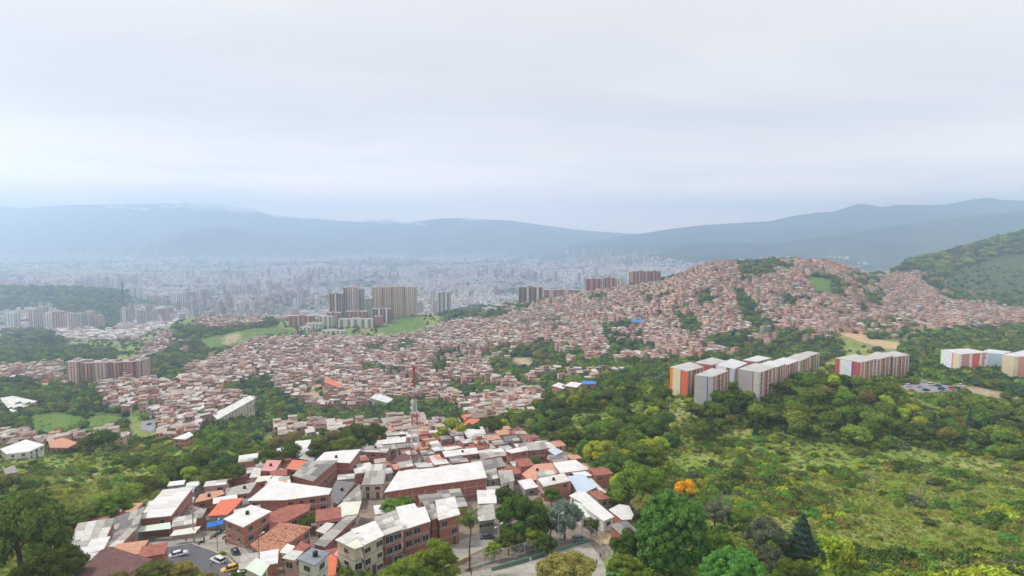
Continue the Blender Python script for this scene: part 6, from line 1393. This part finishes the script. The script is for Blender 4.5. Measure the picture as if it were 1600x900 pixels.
for a in [
 ('big dark tree filling the bottom left corner', 34, 868, 150, 'herodark', 1.2, 0), ('dark undergrowth tree in the bottom left corner', 60, 900, 110, 'herodark', .9, 1), ('dark tree at the left edge above the corner tree', 6, 822, 70, 'herodark', None, 1), ('dark tree leaning over the grey shed', 98, 878, 78, 'herodark'), ('dark tree between corner tree and green slope', 62, 812, 64, 'herodark'),
 ('olive tree at the bottom edge beside the maroon roof', 238, 893, 62, 'heroolive', .8, 0), ('grey green shrub tree in front of the street', 285, 892, 56, 'heroolive', .7, 0), ('low olive tree at the bottom by the parked white car', 325, 905, 40, 'heroolive', .7, 0), ('olive tree at the bottom left of the maroon roof', 180, 908, 50, 'heroolive', .8, 0),
 ('round bright bush on the street island', 347, 866, 15, 'bright' if 'bright' in CROWN else 'lime', .8), ('small leafy garden tree behind the clay tiled house', 484, 813, 36, 'mid', .8), ('dark creeper tree in the alley garden', 500, 808, 26, 'dark', .8), ('second garden tree below the workshop wall', 468, 822, 24, 'mid'),
 ('bushy tree behind the terrace of white roofs', 612, 791, 44, 'heromid', .7), ('lower bush tree in front of the great hall', 632, 783, 34, 'mid', .6), ('small dark tree beside the tall brick building', 549, 748, 18, 'dark'),
 ('leafy tree in front of the terrace houses', 680, 872, 84, 'heromid', .85, 0), ('lower leafy tree at the bottom in front of the cream house', 632, 893, 80, 'heromid', .7, 1), ('yellow green tree between the two leafy trees', 652, 876, 46, 'herolime', .8, 0),
 ('tall dark tree to the right of the palm', 815, 806, 90, 'herodark', 1.2, 0), ('reddish olive tree behind the tall dark tree', 838, 795, 46, 'heroolive', 1.1, 0), ('green tree standing in front of the tall dark tree', 832, 837, 48, 'heromid', .9), ('dark tree between palm and court fence', 795, 842, 50, 'herodark', .8, 1),
 ('dark tree at the back corner of the court fence', 852, 848, 44, 'herodark', .9, 1), ('leafy dark tree over the street behind the court', 858, 818, 50, 'heroolive', 1, 0), ('dark tree filling the gap behind the tall dark tree', 790, 775, 46, 'herodark', 1, 0), ('green tree between palm and lamp post', 772, 858, 34, 'heromid', .9, 0), ('dark bush tree at the foot of the salmon terrace', 862, 772, 34, 'herodark', .8, 1),
 ('silver leaved tree behind the court fence', 883, 808, 72, 'silver', 1.15), ('dark bush tree beside the silver tree at the court', 925, 822, 30, 'dark'), ('round tree on the brick terrace', 834, 722, 26, 'dark', .8),
 ('wide brown green tree at the bottom edge in front of the court', 888, 893, 118, 'heroolive', .6, 0), ('big bright green tree at the bottom edge', 1050, 874, 128, 'hero', 1.12, 0), ('second bright green tree with yellow tips at the bottom edge', 1146, 906, 112, 'hero', .95, 1), ('dark tree behind the big bright one', 1122, 852, 60, 'heromid', 1), ('olive tree beside the big bright one', 982, 852, 62, 'herodark', 1.2, 1), ('tree with fallen yellow fruit left of the big bright one', 975, 884, 60, 'heromid', .8, 1),
 ('grey leaved tree right of the bright trees', 1196, 836, 88, 'heroolive', 1, 1), ('lower grey leaved tree right of the bright trees', 1206, 872, 66, 'heroolive', .9, 1), ('blue green conifer among the grey trees', 1254, 832, 98, 'herocone', .62), ('small bright green tree below the conifer', 1240, 890, 64, 'heromid', .8, 0), ('bright green tree between grey trees and big bright one', 1160, 812, 44, 'heromid', .9), ('grey bare topped tree above the bright trees', 1118, 800, 60, 'heroolive', .8, 1),
 ('yellow green tree behind the last village houses', 936, 703, 58, 'herolime', .8, 0), ('second yellow green tree with drooping branches', 968, 752, 40, 'herolime', 1.0, 0), ('great dark green tree between village and clearing', 1003, 755, 96, 'heromid', 1.0, 0), ('dark tree behind the blue hall', 960, 722, 52, 'herodark', 1, 0), ('dark tree right of the light blue hall', 962, 775, 46, 'herodark', .9, 1), ('top of the great dark green tree', 1005, 712, 60, 'heromid', .8, 1), ('olive tree below the great dark green one', 1012, 792, 70, 'heroolive', .8, 0),
 ('tree covered in yellow blossom', 1071, 760, 40, 'yellow', 1.0), ('single dark round tree in the clearing', 1152, 740, 26, 'dark', .9), ('dark conical tree above the clearing', 1181, 668, 24, 'cone', 1.4), ('dark conifer at the right of the forest edge', 1515, 660, 34, 'cone', 1.3), ('second dark conifer at the forest edge', 1460, 665, 30, 'cone', 1.3),
 ('dark tree standing behind the pink roofed house', 330, 750, 40, 'herodark', .8), ('dark tree next in the band behind the village', 365, 737, 42, 'herodark', .8), ('round dark tree over the tall brick building', 420, 715, 48, 'herodark', .8), ('dark tree above the grey roofs behind the village', 455, 706, 44, 'dark', .8), ('tall dark tree at the end of the slope', 560, 682, 62, 'herodark', 1), ('dark tree beside the long double white roof', 587, 676, 44, 'herodark', 1), ('green tree in front of the tall dark tree at the slope end', 540, 696, 52, 'heromid', .8), ('dark tree in the band above the village roofs', 500, 702, 50, 'herodark', .8), ('lone bright green tree on the slope crest', 340, 690, 46, 'heromid', .9), ('round green bush on the open slope', 205, 722, 24, 'mid', .9), ('pale green tree beside the tall white shed', 312, 762, 16, 'lime', 1), ('green grey tree over the end of the grey shed', 170, 790, 70, 'heromid', .6), ('low dark tree left of the grey shed', 130, 805, 60, 'herodark', .6), 
 ('dark round tree on the field beside the red farmhouse', 160, 683, 44, 'dark', .8), ('dark tree right of the farmhouse', 140, 690, 34, 'dark', .8), ('yellow flowering tree between the far left houses', 276, 616, 9, 'yellow', 1),
 ('lime green tree behind the orange blossom tree', 705, 664, 36, 'lime', 1), ('second lime tree at the back of the village', 690, 676, 30, 'lime', 1), ('dark tree behind the orange roofed houses', 768, 664, 40, 'dark', 1),
]: tree(*a)
# palm, banana, bamboo, bare trees
def palm(label, px, py, ht, s, skirt=True, group=None):
    P = at(px, py); root = empty('palm_tree', tuple(P), rnd.uniform(0, 6), label, 'palm tree', group); mb = MB(); p = np.array([0, 0, -.4])
    for k in range(8): q = np.array([.06 * k * math.sin(k), .03 * k, ht * (k + 1) / 8]); mb.tube(p, q, .24 - .012 * k, .23 - .012 * k, 8, caps=False); p = q
    mb.obj('trunk', M_BARK, root); link('fronds', PALM_CROWN, root, (.2, .2, ht), 0, s)
    if skirt: link('dry_fronds', PALM_SKIRT, root, (.2, .2, ht - .3), .3, s)
    taken.append((P[0], P[1], 2)); return root
palm('tall palm with drooping dry fronds beside the court', 734, 892, 13.6, 4.3)
palm('palm standing between the striped apartment blocks', 1258, 600, 7, 4.5, False); palm('dark palm behind the first palm by the blocks', 1270, 602, 6, 3.5, False)
palm('short palm beside the lower white roofs', 938, 792, 4, 2.6, False); palm('small palm in the yard by the court', 932, 835, 2.5, 1.8, False)
for k, (a, b_) in enumerate([(925, 760), (935, 770), (1110, 720), (1000, 770)]):
    P = at(a, b_); root = empty('banana_plant', tuple(P), k, ['banana plant beside the light blue hall', 'second banana plant by the forest edge houses', 'banana plant in the green clearing', 'banana plant under the great dark green tree'][k], 'banana plant'); mb = MB(); mb.tube((0, 0, -.3), (0, 0, 2.2), .16, .1, 7); mb.obj('stem', LM['lime'], root); link('fronds', BANANA, root, (0, 0, 2.1), 0, 2.4)
BAM = [bamboo_mesh('culms', 'lime', 601, 26), bamboo_mesh('culms', 'lime', 602, 20)]
for lab, a, b_, s in [('bamboo clump arching over the village edge', 985, 790, 6.5), ('bamboo clump behind the great dark tree', 1030, 725, 5.5), ('yellow bamboo clump at the bottom right of the conifer', 1300, 898, 5.5), ('second yellow bamboo clump near the bottom edge', 1325, 905, 4.8), ('tall bamboo clump in the middle clearing', 1045, 745, 4), ('bamboo at the back of the village beside the lime tree', 718, 690, 6), ('bamboo clump left of the forest', 905, 690, 4.5)]:
    P = at(a, b_); tag(link('bamboo_clump', BAM[len(lab) % 2], None, tuple(P), a, s), lab, 'bamboo'); taken.append((P[0], P[1], s * .5))
M_DEADB = mat('pale_bark', (0.34, 0.29, 0.24), 0.95, 0.15, 4)
for k, (lab, a, b_, s, fl) in enumerate([('bare tree with orange blossom behind the long white house', 748, 712, 5.5, 'orange'), ('leafless pale tree in the right clearing', 1163 + 200, 772, 4.5, None), ('thin grey tree standing above the clearing bushes', 1437, 775, 6.5, None), ('bare brown tree beside the radio tower', 665, 712, 4, 'orange'), ('leafless tree at the edge of the bright trees', 1130, 812, 5, None)]):
    me, ends = bare_mesh('branches', 700 + k, M_DEADB, depth=4); P = at(a, b_); root = empty('bare_tree', tuple(P), k, lab, 'tree'); link('branches', me, root, (0, 0, -.3), 0, s)
    if fl:
        e = np.array(ends); rr_ = np.random.default_rng(k); Pn = np.repeat(e, 5, 0) + rr_.normal(size=(len(e) * 5, 3)) * .07; Nn = rr_.normal(size=Pn.shape); Nn /= np.linalg.norm(Nn, axis=1)[:, None]; v, f = leaf_quads(Pn, Nn, .06, rr_); link('blossom', npmesh('blossom', v, f, LM[fl]), root, (0, 0, -.3), 0, s)
    taken.append((P[0], P[1], 2))
# --- scattered individuals: forest and slope trees
FOREST = [(1000,612),(1042,592),(1048,640),(1085,650),(1090,612),(1190,608),(1260,602),(1400,612),(1410,618),(1500,622),(1600,625),(1640,640),(1640,735),(1560,720),(1480,712),(1400,690),(1330,700),(1270,690),(1200,672),(1150,668),(1090,700),(1060,690),(1020,745),(940,735),(900,705),(850,690),(830,680),(760,668),(810,642),(860,625)]
OPEN = [[(970,632),(1010,625),(1010,660),(985,665)], [(880,650),(960,640),(960,665),(890,675)], [(1040,640),(1080,645),(1075,690),(1045,690)], [(1400,594),(1512,590),(1512,640),(1480,652),(1420,650),(1400,630)], [(1500,608),(1600,612),(1600,640),(1540,640)]]
SLOPE_BAND = [[(0,760),(50,780),(110,830),(90,850),(0,850)], [(300,728),(420,706),(490,697),(600,668),(600,690),(480,712),(400,728),(330,752),(262,762),(200,790),(110,820),(110,808),(180,790),(250,752)]]
FOOTA = [np.array(f) for f in FOOT]
def clear_of_houses(x, y, pad=0.8):
    for f in FOOT:
        fx = [p[0] for p in f]; fy = [p[1] for p in f]
        if min(fx) - pad < x < max(fx) + pad and min(fy) - pad < y < max(fy) + pad and (world_in(f, x, y) or world_in(offset_poly(f, -pad) if area(f) > 0 else f, x, y)): return False
    return True
def vmask(px, py, y):
    m = inpoly(px, py, FOREST) & (y < 420)
    for o in OPEN: m &= ~inpoly(px, py, o)
    for o in SLOPE_BAND: m |= inpoly(px, py, o) & (y < 345)
    return m
ROADX = [[(218,676),(222,655),(236,638),(254,630),(252,676)], [(1402,606),(1430,594),(1480,600),(1508,604),(1503,616),(1440,618),(1408,612)]] + EXCL[:2]
r = np.random.default_rng(44); x, y, z, px, py = put_points(None, None, 120, 420, 7.4, .42, 1, 71, 1.02)
k = vmask(px, py, y) & (px > -50) & (px < 1650); x, y, z, px, py = (a[k] for a in (x, y, z, px, py)); k = np.array([all((x[i] - a) ** 2 + (y[i] - b_) ** 2 > (c * .8 + 2) ** 2 for a, b_, c in taken) and clear_of_houses(x[i], y[i], 2.5) for i in range(len(x))], bool); x, y, z, px, py = (a[k] for a in (x, y, z, px, py))
print('forest trees', len(x))
order = np.argsort(y); kinds = ['dark', 'mid', 'flatdark', 'olive', 'lime']; kw = {'dark': 'dark', 'mid': 'fresh green', 'flatdark': 'flat topped', 'olive': 'olive brown', 'lime': 'yellow green'}
FP = [(1030, 640, 'on the slope left of the orange striped block'), (900, 700, 'at the forest edge behind the village'), (870, 650, 'above the village roofs'), (980, 690, 'in the middle of the forest slope'), (1130, 640, 'below the pale grey block'), (1230, 640, 'below the yellow striped block'), (1330, 640, 'in front of the red and white block'), (1430, 650, 'in front of the car park'), (1560, 680, 'at the right edge of the forest'), (1200, 670, 'along the upper edge of the clearing'), (1350, 690, 'at the lower forest edge'), (420, 715, 'in the dark band behind the village'), (150, 790, 'by the grey sheds'), (30, 790, 'in the left corner thicket'), (300, 740, 'beside the tall white shed'), (550, 690, 'at the end of the left slope'), (1480, 700, 'beside the two conifers')]
GT = []
for n_, i in enumerate(order):
    kd = kinds[r.choice(5, p=[.36, .26, .2, .1, .08])]; s = (r.uniform(2.2, 4.4) if r.random() < .5 else r.uniform(3.8, 6.4)) * (1.0 if y[i] > 200 else .85)
    if n_ < 225:
        cr = CROWN[kd]; hc = s * 1.05; root = empty('tree', (x[i], y[i], z[i]), float(r.uniform(0, 6.28)), None, 'tree', 'forest trees')
        pl = min(FP, key=lambda p: (p[0] - px[i]) ** 2 + 5 * (p[1] - py[i]) ** 2)[2]; root['label'] = '%s %s tree %s' % ('small' if s < 3.7 else ('large' if s > 4.8 else 'middling'), kw[kd], pl)
        link('crown', cr[r.integers(len(cr))], root, (0, 0, hc), 0, (s, s * r.uniform(.85, 1.1), s * r.uniform(.8, 1.15))); link('trunk', TRUNKS[r.integers(3)], root, (0, 0, -.3), 0, hc)
    else: GT.append((x[i], y[i], z[i], s, kinds.index(kd)))
    taken.append((x[i], y[i], s))
if GT:
    g = np.array(GT); pr = [CROWN[k_][0] for k_ in kinds]; scatter('forest_canopy', np.stack([g[:, 0], g[:, 1], g[:, 2] + g[:, 3]], 1), r.uniform(0, 6.28, len(g)), np.stack([g[:, 3]] * 3, 1), g[:, 4], pr, 'rest of the green forest canopy in front of the apartment blocks')
# --- big bushes on the open slopes, each its own
r = np.random.default_rng(55); x, y, z, px, py = put_points(None, None, 128, 330, 15, .5, .85, 91, 1.0)
k = (px > 20) & (px < 1590) & (py < 915) & ~vmask(px, py, y) & ~(inpoly(px, py, VILLAGE) & (y < 345))
for p in ROADX: k &= ~inpoly(px, py, p)
x, y, z, px, py = (a[k] for a in (x, y, z, px, py)); nb = 0
for i in np.argsort(y):
    if nb >= 150 or not all((x[i] - a) ** 2 + (y[i] - b_) ** 2 > (c * .8 + 2.5) ** 2 for a, b_, c in taken) or not clear_of_houses(x[i], y[i], 3): continue
    kd = ['dark', 'mid', 'olive', 'lime', 'flatdark'][r.choice(5, p=[.34, .28, .18, .08, .12])]; s = r.uniform(1.7, 3.6); q = r.uniform(.5, .8); nb += 1
    wh = 'on the left slope' if px[i] < 600 else ('high on the right slope' if py[i] < 720 else ('in the middle of the right slope' if py[i] < 800 else 'low on the right slope'))
    root = empty('bush', (x[i], y[i], z[i]), float(r.uniform(0, 6.28)), '%s %s bush %s' % ('low' if s < 2.4 else ('big' if s > 3 else 'rounded'), {'dark': 'dark green', 'mid': 'fresh green', 'olive': 'olive brown', 'lime': 'yellow green', 'flatdark': 'spreading'}[kd], wh), 'bush', 'bushes on the open slopes')
    link('foliage', CROWN[kd][0], root, (0, 0, s * q * .45), 0, (s, s * r.uniform(.8, 1.1), s * q)); taken.append((x[i], y[i], s))
print('bushes', nb)
# --- shrubs and grass as ground cover
def cover(step, jit, seed, ymax, prob): 
    x, y, z, px, py = put_points(None, None, 88, ymax, step, jit, prob, seed, 1.0)
    k = (px > -60) & (px < 1660) & (py < 960) & ~(inpoly(px, py, VILLAGE) & (y < 345))
    for p in ROADX: k &= ~inpoly(px, py, p)
    for p in R_PASTURE + R_BARE: k &= ~(inpoly(px, py, p) & (y > 330))
    return tuple(a[k] for a in (x, y, z, px, py))
x, y, z, px, py = cover(3.1, .5, 81, 420, 1); nn_ = fbm(x / 26, y / 26, 141, 4) + fbm(x / 9, y / 9, 143, 2) * .5
forest = vmask(px, py, y); k = (nn_ > np.where((px < 620) & (y < 345), .14, .06)) | forest | (np.random.default_rng(2).uniform(size=len(x)) < .05)
x, y, z, nn_, forest, px, py = (a[k] for a in (x, y, z, nn_, forest, px, py)); r = np.random.default_rng(3)
s = np.where(forest, r.uniform(1.2, 2.6, len(x)), r.uniform(.8, 2.2, len(x)) * (1 + np.clip(nn_, 0, .6) * 2.3)); sid = r.choice(len(SHRUB), len(x), p=[.15, .2, .17, .18, .16, .03, .06, .05])
sid = np.where((nn_ > .45) & (r.uniform(size=len(x)) < .6), 0, sid)
scatter('shrubs', np.stack([x, y, z + s * .2], 1), r.uniform(0, 6.28, len(x)), np.stack([s, s, s * r.uniform(.7, 1.2, len(x))], 1), sid, SHRUB, 'mixed green shrubs covering the near slopes'); print('shrubs', len(x))
x, y, z, px, py = cover(1.25, .5, 82, 240, .85); nn_ = fbm(x / 22, y / 22, 151, 3); r = np.random.default_rng(4)
idx = np.where(nn_ > .15, r.integers(0, 4, len(x)), np.where(r.uniform(size=len(x)) < .45, r.integers(5, 10, len(x)), r.integers(0, 5, len(x)))); s = np.where(idx < 5, r.uniform(.55, 1.3, len(x)), r.uniform(.35, .9, len(x)))
scatter('grass', np.stack([x, y, z], 1), r.uniform(0, 6.28, len(x)), np.stack([s, s, s * r.uniform(.7, 1.2, len(x))], 1), idx, TUFT + WEED, 'tall grass and weeds on the near slopes'); print('grass', len(x))
x, y, z, px, py = cover(2.6, .5, 83, 420, .8); k = y > 235; x, y, z = x[k], y[k], z[k]; x2, y2, z2, _, _ = put_points(R_PASTURE + R_SCRUB, [], 345, 1900, 5.5, .5, .35, 84); x, y, z = np.concatenate([x, x2]), np.concatenate([y, y2]), np.concatenate([z, z2]); s = r.uniform(.7, 1.5, len(x))
scatter('meadow', np.stack([x, y, z + s * .1], 1), r.uniform(0, 6.28, len(x)), np.stack([s, s, s * .8], 1), r.integers(0, len(WEED), len(x)), WEED, 'weeds and low bushes on the farther slopes'); print('meadow', len(x))

# ---------------------------------------------------------------- tell look-alikes apart by their place in their row
bpy.context.view_layer.update()
ORD = ['leftmost', 'second from left', 'third from left', 'fourth from left', 'fifth from left', 'sixth from left', 'seventh from left', 'eighth from left', 'ninth from left', 'tenth from left', 'eleventh from left', 'twelfth from left']
by = {}
for o in C.objects:
    if o.parent is None and 'label' in o and 'category' in o: by.setdefault(o['label'], []).append(o)
def pxy(o):
    l = o.location; a, b_ = proj(l.x, l.y, l.z); return float(a), float(b_)
def ordinals(lst, pre):
    lst = sorted(lst, key=lambda o: pxy(o)[0]); n = len(lst)
    for k, o in enumerate(lst):
        w = 'rightmost' if (k == n - 1 and n > 1) else ORD[min(k, 11)]
        if n == 1: w = ''
        o['label'] = (o['label'] + ', ' + (pre + ' ' if pre else '') + w).strip(' ,')
for lb, lst in by.items():
    if len(lst) < 2: continue
    if len(lst) <= 5: ordinals(lst, '')
    else:
        lst.sort(key=lambda o: -o.location.y); rows = (len(lst) + 4) // 5; per = math.ceil(len(lst) / rows); names = {2: ['farther', 'nearer'], 3: ['farther', 'middle', 'nearer']}.get(rows)
        for q in range(rows):
            ordinals(lst[q * per:(q + 1) * per], names[q] if names else 'back row ' + ['one', 'two', 'three', 'four', 'five', 'six', 'seven', 'eight', 'nine', 'ten', 'eleven', 'twelve', 'thirteen', 'fourteen', 'fifteen', 'sixteen', 'seventeen', 'eighteen', 'nineteen', 'twenty'][min(q, 19)])
HAZE = 1.8e-4
# ================================================================ air
def volume_mat(name, color, density, aniso=0.0):
    m = bpy.data.materials.new(name); m.use_nodes = True; t = m.node_tree; t.nodes.clear()
    out = N(t, 'ShaderNodeOutputMaterial'); pv = N(t, 'ShaderNodeVolumePrincipled')
    pv.inputs['Color'].default_value = (*color, 1); pv.inputs['Density'].default_value = density; pv.inputs['Anisotropy'].default_value = aniso
    for k in ('Density Attribute', 'Color Attribute', 'Temperature Attribute'):
        pv.inputs[k].default_value = ''
    L(t, pv.outputs[0], out.inputs['Volume'])
    try: m.cycles.homogeneous_volume = True
    except Exception: pass
    return m
hb = MB(); hb.box(-16500, -900, float(HZ.min()) - 6, 16500, 13300, float(HZ.max()) + 60)
tag(hb.obj('haze', volume_mat('haze_air', (0.57, 0.755, 1.0), HAZE, 0.28)), 'thin blue haze filling the whole valley', None, None, 'stuff')
# torn clouds hanging on the crest of the left range
cm = volume_mat('cloud_vapour', (1, 1, 1), 0.03, 0.3); r = np.random.default_rng(8)
for lab, px0, px1, pyc, hh, n in [('small torn cloud at the outer end of the left crest', 172, 200, 323, 5, 7), ('thin cloud wisp below the left crest', 208, 236, 326, 4, 6), ('long white cloud lying over the left crest', 310, 395, 326, 10, 22), ('small cloud to the left of the long white one', 256, 305, 323, 5, 9), ('thin cloud along the descending crest', 425, 520, 340, 4, 14), ('cloud wisp at the middle peaks', 575, 665, 348, 5, 16), ('tiny cloud by the last distant peaks', 725, 765, 344, 4, 8)]:
    D = 11300.0; Vs = []; Fs = []; off = 0; iv, f = ICO2
    for k in range(n):
        t = (k + r.uniform(-.4, .4)) / max(1, n - 1); a = px0 + (px1 - px0) * t; b_ = pyc + r.normal() * hh * .25 + (t - .5) * (6 if px1 - px0 > 60 else 1); R_ = hh / F * D * r.uniform(.35, .75)
        c = np.array([(a - 800) / F * D, D + r.uniform(-80, 80), zp(D, b_)]); Vs.append(iv * R_ * np.array([2.4, 1.2, .62]) * (1 + .15 * r.normal(size=(len(iv), 1))) + c); Fs.append(f + off); off += len(iv)
    Va = np.concatenate(Vs); c0 = Va.mean(0); tag(link('cloud', npmesh('cloud', Va - c0, np.concatenate(Fs), cm, smooth=True), None, tuple(c0)), lab, 'cloud', None, 'stuff')
